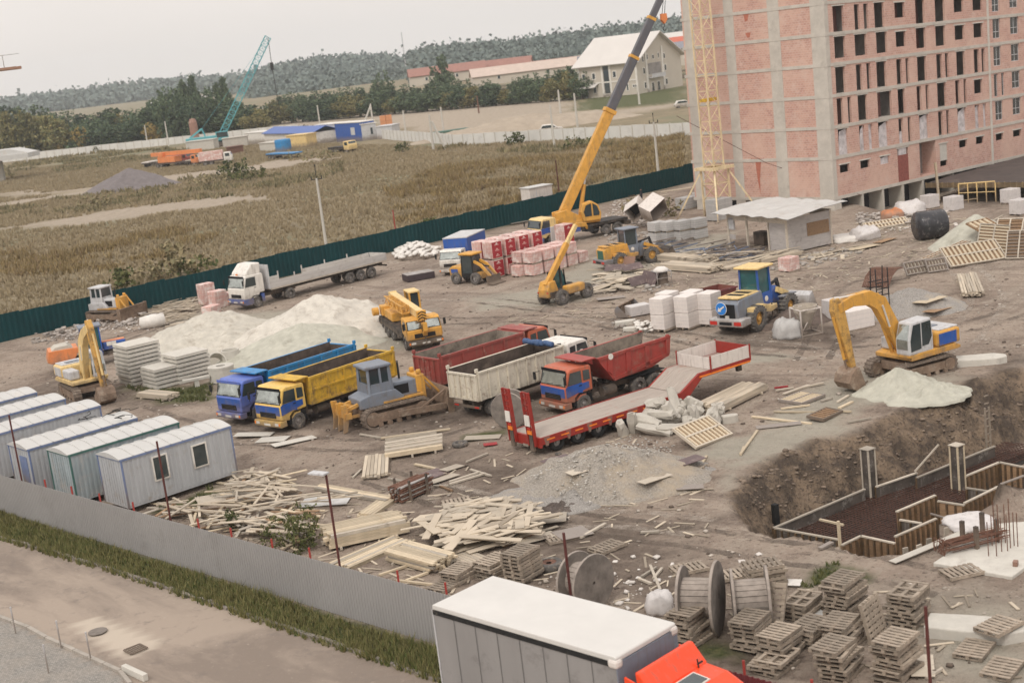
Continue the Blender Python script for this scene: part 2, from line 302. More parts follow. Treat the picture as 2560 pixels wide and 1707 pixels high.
# masks
def poly(*a): return [Z(*q) for q in a]
def m(pl,soft=1.,amp=.6,fr=.3,seed=0):
    q=sdpoly(P,pl); r=np.zeros(N); ii=np.nonzero(q>-(soft+amp*2+.5))[0]
    for i in ii:
        nn=n3(P[i,0]*fr,P[i,1]*fr,seed,3) if abs(P[i,0])<400 and P[i,1]<900 else 0
        r[i]=min(1,max(0,(q[i]+nn*amp*1.5)/soft+.5))
    return r
field=m([(-4000,-2400),(-62,104.2),(26,179),(33,186),(4000,3500),(4000,7000),(-4000,7000)],1,.3)
strip=m([(-60,100.5),(-27.9,70.45),(-3.2,45.3),(12,30),(10.6,28.4),(-3.7,43.3),(-11.3,51.2),(-18,58.0),(-25.6,65.2),(-60,99)],.4,.2)
sand=np.zeros(N)
for pl,s_,a_ in ((poly((4,1000,800),(4,1300,600),(4,2200,560),(5,330,600),(5,600,560),(5,520,760),(5,330,860),(4,1600,1050),(4,1000,930)),3,1.2),
  (poly((5,900,480),(5,1350,420),(5,1650,240),(6,100,60),(6,330,30),(6,300,110),(5,2000,330),(5,1500,540),(5,1000,560)),3,1.5),
  (poly((6,200,1420),(6,600,1380),(6,1000,1000),(6,1400,960),(6,1900,1040),(6,1750,1180),(6,1200,1200),(6,1180,1375),(6,900,1430),(6,620,1559),(6,150,1559)),1.5,.8),
  (poly((6,700,830),(6,0,960),(6,0,990),(6,900,880)),.8,.6),
  (poly((9,280,60),(9,640,0),(9,500,60),(9,330,200)),.8,.5),
  (poly((9,1550,960),(9,2352,980),(9,2352,1500),(9,1650,1400)),3,1)):
    sand=np.maximum(sand,m(pl,s_,a_,.35,5))
sand=np.minimum(sand,.85)
dark=np.zeros(N)  # wet mud patches, painted deeper beneath the vehicles to add their shade
for pl,s_,a_ in ((poly((10,0,950),(10,900,1000),(10,1500,1090),(10,2300,950),(11,1100,900),(11,1300,780),(10,2300,800),(10,1000,850)),2,.8),
  (poly((5,300,1420),(5,760,1300),(5,1200,1400),(8,1300,200),(8,1500,380),(8,600,300),(8,300,60)),3,1.2),
  (poly((6,600,700),(6,1150,640),(6,1150,790),(6,400,840),(6,250,700)),1.5,.8),
  (poly((4,100,1140),(4,400,1000),(4,900,1150),(4,1400,1200),(4,800,1230),(4,300,1190)),1.5,.6),
  (poly((8,1300,420),(8,2352,480),(8,2352,1100),(8,1500,900),(8,1000,700)),4,2),
  (poly((9,0,1150),(9,400,1150),(9,900,1400),(9,700,1559),(9,0,1559)),2,.8),
  (poly((6,2250,900),(6,2352,900),(6,2352,1100),(6,2000,1300),(6,1200,1559),(6,700,1559),(6,1300,1380),(6,1800,1180)),1.5,1.)):
    dark=np.maximum(dark,m(pl,s_,a_,.5,11))
pw=np.clip(np.where(dn>0,np.sin(np.pi*np.clip(dn/wd,0,1)),0),0,1); 
road=m([(-60,97.5),(-25.6,64.9),(-18,57.8),(-11.3,51.0),(-3.7,43.2),(12,28),(12,-60),(-60,-60)],.3,.1)
pav=m([(-80,113),(-21.8,54),(-20,52.3),(-18.9,51.0),(-15,46.9),(-14.3,44.5),(-30,20),(-80,20)],.15,.0)
patch=m([Z(7,480,1160),Z(7,660,1105),Z(7,1135,1285),Z(7,860,1400)],.15,.05)
track=np.zeros(N)   # pale bare tracks and clearings in the field
for pl,s_ in ((poly((1,0,1385),(1,700,1290),(1,1300,1200),(1,1300,1215),(1,700,1315),(1,0,1405)),1),
  (poly((1,1,1559),(1,500,1480),(1,1100,1380),(1,1700,1330),(1,1900,1345),(1,1500,1400),(1,900,1490),(1,400,1559)),3),
  (poly((1,1,1310),(1,700,1270),(1,1050,1200),(1,1700,1130),(1,1900,1090),(1,2352,1060),(1,2352,1080),(1,1700,1180),(1,700,1300),(1,1,1345)),3),
  (poly((2,0,740),(2,1000,690),(2,1560,690),(2,1640,860),(2,1150,930),(2,700,930),(2,0,800)),5),
  (poly((1,1820,740),(1,2352,700),(1,2352,880),(1,1850,870)),6),
  (poly((2,1620,800),(2,2352,690),(2,2352,720),(2,1900,790),(2,1620,830)),4)):
    track=np.maximum(track,m(pl,s_,s_*.8,.12,21))
green=np.zeros(N)
for pl,s_ in ((poly((9,820,900),(9,880,800),(9,1050,730),(9,1330,820),(9,1280,860),(9,1150,800),(9,960,880),(9,900,910)),.5),
  (poly((4,850,1080),(4,1200,1090),(4,1450,1050),(4,1440,1180),(4,1100,1190)),1.),
  (poly((7,1050,380),(7,1500,200),(7,1440,330),(7,1150,400)),.6),(poly((9,60,1200),(9,330,1280),(9,400,1400),(9,150,1400)),1),
  (poly((5,850,1420),(5,1130,1370),(5,1120,1420),(5,860,1460)),.6),
  (poly((2,1640,640),(2,2352,600),(2,2352,700),(2,1640,760)),6)):
    green=np.maximum(green,m(pl,s_,s_*.5,.8,31))
me=bpy.data.meshes.new('ground'); nx,ny=len(xs),len(ys)
me.vertices.add(N); co=np.empty((N,3)); co[:,:2]=P; co[:,2]=hz; me.vertices.foreach_set('co',co.ravel())
ii=np.arange(nx-1)[None,:]+nx*np.arange(ny-1)[:,None]; q=np.stack([ii,ii+1,ii+nx+1,ii+nx],-1).reshape(-1,4)
me.loops.add(q.size); me.loops.foreach_set('vertex_index',q.ravel().astype(np.int32)); me.polygons.add(len(q)); me.polygons.foreach_set('loop_start',np.arange(0,q.size,4,dtype=np.int32)); me.update(calc_edges=True)
me.polygons.foreach_set('use_smooth',np.ones(len(q),bool))
for nm,ch in (('m1',(np.maximum(field,0),sand,dark,np.maximum(strip,green))),('m2',(road,pav,np.maximum(track*field,patch),pw))):
    a=me.color_attributes.new(nm,'FLOAT_COLOR','POINT'); a.data.foreach_set('color',np.stack(ch,1).astype(np.float32).ravel())
def hgt(x,y):
    i=np.clip(np.searchsorted(xs,x)-1,0,nx-2); j=np.clip(np.searchsorted(ys,y)-1,0,ny-2); u=(x-xs[i])/(xs[i+1]-xs[i]); v=(y-ys[j])/(ys[j+1]-ys[j]); H=hz.reshape(ny,nx)
    return float((H[j,i]*(1-u)+H[j,i+1]*u)*(1-v)+(H[j+1,i]*(1-u)+H[j+1,i+1]*u)*v)
def ground_mat():
    mt=bpy.data.materials.new('site_ground'); mt.use_nodes=True; n=mt.node_tree.nodes; l=mt.node_tree.links.new; bs=n['Principled BSDF']; bs.inputs['Roughness'].default_value=.95; bs.inputs['Specular IOR Level'].default_value=.15
    t=n.new('ShaderNodeTexCoord')
    def noise(s,det=6,ro=.6,st=None,rz=0,dist=0):
        mp=n.new('ShaderNodeMapping'); l(t.outputs['Object'],mp.inputs[0]); mp.inputs[2].default_value=(0,0,rad(rz))
        if st: mp.vector_type='TEXTURE'; mp.inputs[3].default_value=tuple(1/q for q in st)
        k=n.new('ShaderNodeTexNoise'); k.inputs['Scale'].default_value=s; k.inputs['Detail'].default_value=det; k.inputs['Roughness'].default_value=ro; k.inputs['Distortion'].default_value=dist; l(mp.outputs[0],k.inputs[0]); return k.outputs[0]
    def rng(o,a,b,c=0,d=1):
        k=n.new('ShaderNodeMapRange'); k.inputs[1].default_value=a;k.inputs[2].default_value=b;k.inputs[3].default_value=c;k.inputs[4].default_value=d; l(o,k.inputs[0]); return k.outputs[0]
    def mix(f,a,b):
        k=n.new('ShaderNodeMixRGB')
        if isinstance(f,float): k.inputs[0].default_value=f
        else: l(f,k.inputs[0])
        for i,c in ((1,a),(2,b)):
            if isinstance(c,tuple): k.inputs[i].default_value=(*c,1)
            else: l(c,k.inputs[i])
        return k.outputs[0]
    def mul(a,b):
        k=n.new('ShaderNodeMath'); k.operation='MULTIPLY'; l(a,k.inputs[0])
        if isinstance(b,float): k.inputs[1].default_value=b
        else: l(b,k.inputs[1])
        return k.outputs[0]
    A=n.new('ShaderNodeVertexColor'); A.layer_name='m1'; B=n.new('ShaderNodeVertexColor'); B.layer_name='m2'
    sa=n.new('ShaderNodeSeparateColor'); l(A.outputs[0],sa.inputs[0]); sb=n.new('ShaderNodeSeparateColor'); l(B.outputs[0],sb.inputs[0])
    n1=noise(.12,6,.65); n2=noise(.9,8,.7); n4=noise(5,6,.7); tr=noise(.5,7,.65,(1,.14,1),-38,1.2); tr2=noise(.5,6,.6,(.16,1,1),-35,.8)
    c=mix(rng(n1,.40,.60),(.40,.322,.262),(.245,.193,.157))
    c=mix(rng(tr,.45,.62,0,.75),c,(.40,.335,.275)); c=mix(rng(tr2,.52,.70,0,.7),c,(.175,.135,.11)); c=mix(rng(n2,.55,.68,0,.7),c,(.44,.375,.315)); c=mix(rng(n2,.44,.34,0,.6),c,(.14,.105,.085)); c=mix(rng(n4,.56,.64,0,.75),c,(.11,.085,.07)); c=mix(rng(n4,.42,.34,0,.5),c,(.52,.45,.39))
    vo=n.new('ShaderNodeTexVoronoi'); vo.inputs['Scale'].default_value=2.2; l(t.outputs['Object'],vo.inputs[0])
    c=mix(mul(rng(vo.outputs[0],.08,.05),rng(noise(.3,3),.5,.62)),c,(.55,.50,.44))
    sandc=mix(rng(n2,.4,.65),(.43,.41,.345),(.34,.31,.255)); c=mix(mul(sa.outputs[1],rng(n2,.25,.55,.45,1.)),c,sandc)
    darkc=mix(rng(n2,.4,.65),(.085,.065,.053),(.20,.158,.128)); c=mix(mul(sa.outputs[2],rng(n1,.3,.6,.35,.9)),c,darkc)
    pitc=mix(rng(noise(.55,8,.7),.42,.58),(.10,.078,.062),(.255,.19,.135)); pitc=mix(rng(n4,.5,.66),pitc,(.07,.055,.048)); c=mix(rng(B.outputs['Alpha'],0,.45),c,pitc)
    # dry field
    f1=noise(.045,4,.6,(1,1.6,1)); f2=noise(.35,7,.75); f3=noise(2.5,6,.75)
    g=mix(rng(f1,.40,.60),(.26,.215,.14),(.195,.165,.11)); g=mix(rng(f2,.45,.62),g,(.30,.245,.165)); g=mix(rng(f3,.55,.7,0,.7),g,(.13,.115,.075)); g=mix(rng(noise(.03,3),.52,.6),g,(.21,.20,.13))
    g=mix(sb.outputs[2],g,mix(rng(n2,.4,.6),(.42,.35,.28),(.33,.28,.22)))
    c=mix(sa.outputs[0],c,g)
    gr=mix(rng(f3,.4,.6),(.06,.075,.03),(.13,.13,.06)); c=mix(A.outputs['Alpha'],c,gr)
    # street
    r=mix(rng(noise(.25,7,.65,(1,.3,1),45,.6),.42,.58),(.345,.285,.235),(.225,.185,.155)); r=mix(rng(noise(1.1,8,.7),.55,.68,0,.7),r,(.19,.16,.14)); r=mix(sb.outputs[2],r,(.47,.405,.335)); r=mix(rng(n4,.60,.72,0,.35),r,(.55,.48,.40))
    c=mix(sb.outputs[0],c,r)
    bk=n.new('ShaderNodeTexBrick'); bk.inputs['Scale'].default_value=4.2; bk.inputs['Mortar Size'].default_value=.02; bk.inputs['Color1'].default_value=(.33,.31,.285,1); bk.inputs['Color2'].default_value=(.22,.21,.195,1); bk.inputs['Mortar'].default_value=(.13,.12,.105,1)
    mp=n.new('ShaderNodeMapping'); mp.inputs[2].default_value=(0,0,rad(40)); l(t.outputs['Object'],mp.inputs[0]); l(mp.outputs[0],bk.inputs[0])
    c=mix(sb.outputs[1],c,mix(rng(n2,.4,.7,0,.4),bk.outputs[0],(.36,.31,.26))); l(c,bs.inputs['Base Color'])
    b=n.new('ShaderNodeBump'); b.inputs['Strength'].default_value=1.; b.inputs['Distance'].default_value=.32; mm=n.new('ShaderNodeMath'); mm.operation='ADD'; l(n2,mm.inputs[0]); l(mul(n4,.45),mm.inputs[1])
    m4=n.new('ShaderNodeMath'); m4.operation='ADD'; l(mm.outputs[0],m4.inputs[0]); l(mul(tr,.5),m4.inputs[1]); inv=n.new('ShaderNodeMath'); inv.operation='MULTIPLY_ADD'; inv.inputs[1].default_value=-.96; inv.inputs[2].default_value=1; l(sb.outputs[0],inv.inputs[0]); l(mul(m4.outputs[0],inv.outputs[0]),b.inputs['Height']); l(b.outputs[0],bs.inputs['Normal'])
    return mt
me.materials.append(ground_mat()); go=bpy.data.objects.new('ground',me); COL.objects.link(go); tag(go,kind='structure')
# ---------------- scattered geometry from arrays ----------------
def arrmesh(name,V,F,mat_,k):
    me=bpy.data.meshes.new(name); me.vertices.add(len(V)); me.vertices.foreach_set('co',V.astype(np.float32).ravel()); me.loops.add(F.size); me.loops.foreach_set('vertex_index',F.ravel().astype(np.int32)); me.polygons.add(len(F)); me.polygons.foreach_set('loop_start',np.arange(0,F.size,k,dtype=np.int32)); me.update(calc_edges=True); me.materials.append(mat_); return me
def blades(pts,hh,ww,nb,lean=.35):
    n=len(pts); c=np.repeat(pts,nb,0); k=n*nb; a=RNG.uniform(0,6.283,k); h=np.repeat(hh,nb)*RNG.uniform(.6,1.15,k); wv=np.repeat(ww,nb)*RNG.uniform(.6,1.3,k)
    r=np.repeat(ww,nb)*RNG.uniform(0,1.3,k); a2=RNG.uniform(0,6.283,k); c=c.copy(); c[:,0]+=r*np.cos(a2); c[:,1]+=r*np.sin(a2)
    dx=np.cos(a)*wv/2; dy=np.sin(a)*wv/2; l1=RNG.normal(0,lean,k)*h; l2=RNG.normal(0,lean,k)*h
    V=np.empty((k,3,3)); V[:,0]=c+np.stack([dx,dy,np.zeros(k)-.03],1); V[:,1]=c+np.stack([-dx,-dy,np.zeros(k)-.03],1); V[:,2]=c+np.stack([l1,l2,h],1)
    return V.reshape(-1,3),np.arange(k*3).reshape(-1,3)
def scatter(poly_,dens,cut=None,fr=.08,seed=0):
    pl=np.array([(p[0],p[1]) for p in poly_]); lo=pl.min(0);hi=pl.max(0); n=int((hi-lo).prod()*dens); Q=RNG.uniform(lo,hi,(n,2)); Q=Q[sdpoly(Q,poly_)>0]
    if cut is not None: Q=Q[np.array([n3(x*fr,y*fr,seed,3)>cut for x,y in Q])] if len(Q) else Q
    return Q
def with_z(Q): return np.array([(x,y,hgt(x,y)) for x,y in Q])
def grass(name,polys,dens,h,w_,nb,mt,label,cut=None,fr=.08,seed=0,keep=None):
    Q=np.concatenate([scatter(p,dens,cut,fr,seed) for p in polys])
    if keep is not None: Q=Q[keep(Q)]
    Q=with_z(Q); hh=h*np.array([1+.6*n3(x*.15,y*.15,2,3) for x,y,_ in Q]); V,F=blades(Q,np.clip(hh,.3*h,3*h),np.full(len(Q),w_),nb)
    o=bpy.data.objects.new(name,arrmesh(name,V,F,mt,3)); COL.objects.link(o); tag(o,label,'grass',kind='stuff'); return o
DG=leafmat('dry_grass',(.095,.08,.048),(.29,.235,.15),(.39,.32,.21)); DG2=leafmat('brown_weeds',(.085,.068,.045),(.23,.165,.105),(.33,.25,.12)); GG=leafmat('green_grass',(.022,.042,.012),(.085,.115,.035),(.26,.23,.10))
OG=leafmat('olive_scrub',(.085,.095,.05),(.21,.20,.115),(.32,.26,.15))
BUSH=leafmat('bush_leaves',(.022,.042,.018),(.075,.10,.04),(.15,.15,.06))
def tk(Q):   # keep off bare tracks
    i=np.clip(np.searchsorted(xs,Q[:,0]),0,nx-1); j=np.clip(np.searchsorted(ys,Q[:,1]),0,ny-1); return track.reshape(ny,nx)[j,i]<.45
FLD=[(-62,106.5),(26,181),(36,190),(40,250),(-10,300),(-60,400),(-140,420),(-150,250)]
if True:
    grass('dry_field_grass',[FLD],1.9,.5,.2,6,DG,'dry golden grass covering the field beyond the green fence',keep=tk)
    grass('brown_weed_growth',[poly((2,300,1300),(2,700,1150),(2,1500,1040),(2,2352,930),(2,2352,1160),(2,1700,1290),(2,1000,1440),(2,400,1540)),poly((4,0,170),(4,900,60),(4,1200,0),(4,1500,60),(4,1100,230),(4,500,330),(4,0,380))],2.2,.9,.24,7,DG2,'tall brown weeds standing in dark patches of the field',cut=.0,fr=.10,seed=3)
    grass('olive_scrub_growth',[poly((1,0,1480),(1,0,1410),(1,700,1330),(1,1300,1220),(1,2000,1180),(1,2352,1120),(1,2352,1190),(1,1900,1300),(1,1200,1400),(1,500,1460)),poly((1,20,1130),(1,700,1040),(1,1300,1010),(1,1300,1040),(1,700,1150),(1,20,1230)),poly((2,650,1000),(2,1560,1010),(2,2352,960),(2,2352,1000),(2,1560,1060),(2,650,1040))],.55,.9,.5,6,OG,'olive green scrub between the dirt tracks of the field',cut=.02,fr=.06,seed=8)
    grass('verge_grass',[[(-45,87.5),(-27.9,70.1),(-3.4,45.0),(3,38.4),(1.9,37.3),(-3.7,42.9),(-11.3,50.6),(-18,57.4),(-25.6,64.6),(-45,84)]],60,.33,.045,7,GG,'long green and yellow grass on the verge below the grey fence')
    grass('yard_weeds',[poly((9,820,900),(9,880,800),(9,1050,730),(9,1330,820),(9,1280,860),(9,1150,800),(9,960,880),(9,900,910)),poly((4,850,1080),(4,1200,1090),(4,1450,1050),(4,1440,1180),(4,1100,1190)),poly((7,1050,380),(7,1500,200),(7,1440,330),(7,1150,400))],14,.28,.09,6,BUSH,'short green weeds growing in patches on the yard',cut=-.1,fr=.8,seed=4)
# ---------------- crowns ----------------
def crown_arr(lobes,n,leaf,seed,flat=.0):
    r=np.random.default_rng(seed); vs=[]
    per=int(n/len(lobes))
    for (cx,cy,cz,rx,rz) in lobes:
        u=r.normal(0,1,(per//9+1,3)); u/=np.linalg.norm(u,axis=1)[:,None]; rr=r.uniform(.45,1.05,len(u))**.6; cc=np.array([cx,cy,cz])+u*rr[:,None]*np.array([rx,rx,rz])
        c=np.repeat(cc,9,0)+r.normal(0,1,(len(cc)*9,3))*leaf*.85; k=len(c)
        a=r.normal(0,1,(k,3)); a/=np.linalg.norm(a,axis=1)[:,None]; b=np.cross(a,r.normal(0,1,(k,3))); b/=np.linalg.norm(b,axis=1)[:,None]; s_=leaf*r.uniform(.5,1.1,k)[:,None]
        vs.append(np.stack([c-a*s_-b*s_*.5,c+a*s_*.2-b*s_*.8,c+a*s_,c-a*s_*.1+b*s_*.7],1))
    V=np.concatenate(vs).reshape(-1,3); return V,np.arange(len(V)).reshape(-1,4)
def trunk(h,r,lobes,name='trunk'):
    b=MB(); b.tube((0,0,-.3),(0.1,0,h*.5),r,8,r*.7); b.tube((.1,0,h*.5),(0,.1,h*.8),r*.7,7,r*.25)
    for (cx,cy,cz,rx,rz) in lobes[:6]: b.tube((.05,0,h*.4),(cx*.8,cy*.8,cz),r*.4,6,r*.08)
    return b
def tree_proto(name,label,h,lobes,n,leaf,lm,seed,group):
    t=thing(name,label,'tree',(0,-500,0),0,group); part(trunk(h,h*.022,lobes),'trunk',M['bark'],t); V,F=crown_arr(lobes,n,leaf,seed); part(arrmesh('crown',V,F,lm,4),'crown',lm,t); return t
TL=[leafmat('blue_green_leaves',(.032,.06,.045),(.08,.12,.08),(.125,.16,.085)),leafmat('olive_leaves',(.07,.085,.04),(.17,.175,.08),(.27,.23,.10)),leafmat('autumn_leaves',(.12,.10,.04),(.34,.26,.10),(.45,.33,.12))]
def lobeset(kind,r):
    if kind=='round': return [(0,0,6.4,2.6,2.8),(.8,.5,2.0,2.9,1.7),(-1,-.4,2.2,2.7,1.6)]+[(2.4*math.cos(a),2.4*math.sin(a),4.6+r.uniform(-1,1.4),1.9,1.9) for a in np.linspace(0,5.5,6)]+[(0,0,3,2.6,1.6)]
    if kind=='tall': return [(0,0,8.2,1.2,1.7),(.4,.2,6.4,1.9,1.6),(-.3,.5,4.8,2.3,1.6),(.8,-.8,3.4,2.4,1.4),(-1.2,-.3,2.4,2.3,1.2)]
    return [(1.7*math.cos(a),1.7*math.sin(a),3.0+r.uniform(-.7,1.6),1.9,1.8) for a in np.linspace(0,5.2,5)]+[(.6,-.6,1.5,2.8,1.3),(0,0,5,1.9,1.7),(.3,.3,7.2,1.3,1.3),(0,0,1.8,2.5,1.2)]
GT='trees of the belt beyond the white wall'
tp=[]; rr_=np.random.default_rng(3)
for ki,kind in enumerate(('round','tall','wide')):
    for li in range(3 if kind!='tall' else 1):
        lab={0:'blue green broadleaf tree in the belt beyond the white wall',1:'yellowish green tree in the belt beyond the white wall',2:'small autumn yellow tree low in front of the dark belt'}[li]
        if kind=='tall': lab='narrow dark tree rising above the belt beyond the wall'
        tp.append((kind,li,tree_proto({0:'broadleaf_tree',1:'broadleaf_tree',2:'autumn_tree'}[li] if kind!='tall' else 'conifer_tree',lab,9,lobeset(kind,rr_),2800,.33,TL[li],11+ki*3+li,GT)))
used=set()
def put_tree(xp,yt,Yd,kind,li,wpx=None,label=None,group=None):
    a=next(t for t in tp if t[0]==kind and (t[1]==li or kind=='tall')); d=ray(0,xp,yt); k=Yd/d.y; top=CH+d.z*k; x=d.x*k; g=hgt(x,Yd); s=max(.25,(top-g)/9.2)
    key=(kind,a[1])
    if key in used: o=copy_tree(a[2])
    else: o=a[2]; used.add(key)
    ws=s if not wpx else wpx/FPX*Yd/6.6
    o.location=(x,Yd,g); o.rotation_euler=(0,0,random.uniform(0,6.28)); o.scale=(ws,ws,s)
    if not label:
        zn=[(90,'at the left edge'),(190,'above the left end of the white wall'),(290,'behind the small yellow tree'),(380,'left of the tall pair'),(470,'among the tall conifers'),(560,'left of the blue crane boom'),(650,'behind the blue crane boom'),(760,'right of the blue crane boom'),(860,'below the hazy hill'),(960,'below the radio mast'),(1060,'left of the tallest ridge tree'),(1160,'below the brown roofs'),(1260,'below the pale barn'),(1360,'above the dug earth bank'),(9999,'beside the cream house')]
        q=next(z for z in zn if xp<z[0])[1]; sz='tall ' if s>1.25 else ('low ' if s<.95 else ''); o['label']=f"{sz}{['blue green','yellowish green','autumn yellow'][li]} {dict(round='rounded',wide='spreading',tall='narrow pointed')[kind]} tree {q}"+(', rear row' if (Yd>540 and xp<640) else '')
    if label: o['label']=label
    if group: o['group']=group
    return o
# outline of the belts read off the photo: (x, top y)
prof=[(-80,262),(0,262),(70,262),(120,268),(160,275),(210,285),(265,262),(310,275),(360,262),(385,240),(410,215),(440,205),(470,202),(500,225),(535,215),(560,240),(600,250),(650,262),(700,228),(760,225),(830,222),(870,215),(930,215),(1000,215),(1050,205),(1130,200),(1200,198),(1260,190),(1330,180),(1400,168),(1460,160)]
def pf(x): return float(np.interp(x,[p[0] for p in prof],[p[1] for p in prof]))
if True:
    x=-70
    while x<640:
        Yd=505-(x+70)*.02+random.uniform(-12,12); k='round' if random.random()<.6 else 'wide'; li=1 if (x<190 and random.random()<.8) or random.random()<.2 else 0
        put_tree(x,pf(x)+random.uniform(4,30),Yd,k,li,random.uniform(62,88)); x+=random.uniform(22,30)
    x=-60
    while x<640: put_tree(x,pf(x)+random.uniform(-4,12),560+random.uniform(-10,10),random.choice(('round','wide')),0,random.uniform(60,90)); x+=random.uniform(26,36)
    for x,y in ((478,198),(556,202),(455,212),(540,216)): put_tree(x,y,545,'tall',0,44)
    for x,y,w2 in ((197,315,38),(375,305,40),(150,340,30)): put_tree(x,y,488,'round',2,w2)
    put_tree(632,272,478,'round',1,66,'lone orange tipped tree at the right end of the left belt')
    x=640
    while x<1465:
        Yd=560-(x-640)*.12; put_tree(x,pf(x)+random.uniform(8,34),Yd-25,random.choice(('round','wide')),1 if random.random()<.3 else 0,random.uniform(50,75),group='trees of the belt left of the white house')
        if random.random()<.8: put_tree(x+9,pf(x)+random.uniform(-3,8),Yd+25,random.choice(('round','wide')),0,random.uniform(50,70),group='trees of the belt left of the white house')
        x+=random.uniform(24,32)
    put_tree(1098,130,560,'wide',0,62,'tallest tree of the middle belt beside the brown roofs'); put_tree(952,178,545,'round',0,50,'dark round tree standing above the middle belt'); put_tree(1450,165,450,'tall',0,40); put_tree(1425,160,452,'wide',0,55)
    # far wooded hills as one mass
    vs=[]; r=np.random.default_rng(9)
    def hill(x0,x1,tops,y0,y1,n,bl):
        for _ in range(n):
            xp=r.uniform(x0,x1); Yd=r.uniform(y0,y1); tp_=np.interp(xp,[t[0] for t in tops],[t[1] for t in tops])+ (y1-Yd)/(y1-y0)*bl+r.uniform(-3,4)
            d=ray(0,xp,tp_); k=Yd/d.y; c=np.array([d.x*k,Yd,CH+d.z*k-3])
            q=r.normal(0,1,(40,3))*np.array([4.2,4.2,2.2])*(Yd/900)+c; 
            a=r.normal(0,1,(40,3)); a/=np.linalg.norm(a,axis=1)[:,None]; b=np.cross(a,r.normal(0,1,(40,3))); b/=np.linalg.norm(b,axis=1)[:,None]; s_=1.15*Yd/900
            vs.append(np.stack([q-a*s_-b*s_*.6,q+a*s_*.3-b*s_,q+a*s_*1.2,q+b*s_],1))
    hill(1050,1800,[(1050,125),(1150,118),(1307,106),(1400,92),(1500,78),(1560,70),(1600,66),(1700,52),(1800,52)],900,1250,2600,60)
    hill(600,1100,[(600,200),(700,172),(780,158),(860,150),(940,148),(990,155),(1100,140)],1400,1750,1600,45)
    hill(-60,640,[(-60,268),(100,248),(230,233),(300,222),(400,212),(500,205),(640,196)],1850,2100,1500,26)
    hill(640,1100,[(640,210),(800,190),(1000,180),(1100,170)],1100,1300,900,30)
    V=np.concatenate(vs).reshape(-1,3); o=bpy.data.objects.new('wooded_hills',arrmesh('wooded_hills',V,np.arange(len(V)).reshape(-1,4),leafmat('far_forest_leaves',(.09,.125,.125),(.13,.165,.155),(.17,.20,.175)),4)); COL.objects.link(o); tag(o,'hazy blue wooded hills along the horizon','forest',kind='stuff')  # pale bluish leaf colour also paints in some of the distance haze
# bushes in the field
def bush(px,py,g,wm,hm,lm,label,n=260,name='bush',group=None,z=None,lf=None):
    p=Z(g,px,py) ; lob=[(random.uniform(-.4,.4)*wm,random.uniform(-.3,.3)*wm,hm*random.uniform(.3,.6),wm*.38,hm*.42) for _ in range(4)]
    V,F=crown_arr(lob,n,lf or .16*hm**.5,int(px+py)); t=thing(name,label,'bush',(p.x,p.y,hgt(p.x,p.y) if z is None else z),0,group)
    part(arrmesh('foliage',V,F,lm,4),'foliage',lm,t); b=MB()
    for a in range(5): b.tube((0,0,-.1),(lob[a%4][0],lob[a%4][1],lob[a%4][2]),.04,5,.015)
    part(b,'stem',M['bark'],t); return t
for i,(g,x,y,w2,h2,l2,lb) in enumerate([(1,1565,1240,6,5.5,BUSH,'tall dark green bush in front of the orange trucks'),(1,1700,1240,5,3.4,BUSH,'round dark bush right of the tall one'),(1,1380,1290,7,3.2,OG,'pale grey green bush by the dirt track'),(1,800,1300,3.5,2.2,BUSH,'small dark bush left of the dirt track'),(1,1040,1280,4,2.3,BUSH,'low spreading bush beyond the grey mound'),(1,720,1410,7,2.6,OG,'wide scrubby bush at the left of the field'),(1,2100,950,6,5,OG,'yellow green bush beside the blue roofed huts'),(1,2200,1110,9,3.3,OG,'broad pale bush below the cream truck'),(1,690,1040,3,2.4,BUSH,'dark bush against the long white wall'),(1,110,1170,7,2.5,OG,'low bush left under the white wall'),
  (4,1230,330,3.5,4.2,OG,'tall feathery shrub behind the green fence'),(4,1330,320,4.5,2.4,BUSH,'wide shrub behind the green fence near the white lorry'),(4,830,430,2.4,2.3,BUSH,'shrub behind the fence above the small dozer'),(4,1050,380,4,2.2,OG,'pale shrub behind the fence left of the feathery one'),(12,560,130,1.6,1.7,BUSH,'small bush on the yard side of the green fence'),('C',1520,540,2.4,1.6,OG,'grassy clump under the standing worker'),('C',1860,600,3.2,2.0,OG,'grassy clump beside the overturned box'),(2,1200,990,3,3,BUSH,'small conifer like bush at the white wall'),(2,1650,1020,5,2.6,BUSH,'dark bush by the crane boom at the wall'),
  (2,440,1040,3,2,BUSH,'lone bush between the cabins and the leaning posts')]):
    bush(x,y,g,w2,h2,l2,lb)
for i,(x,y,w2,h2,n,lb) in enumerate([(1660,900,2.1,1.9,1500,'feathery green shrub growing through the scrap boards by the fence'),(1000,730,.9,1.0,260,'flowering weed beside a red fence post')]):
    bush(x,y,'N',w2,h2,BUSH,lb,n,'shrub',lf=.075)
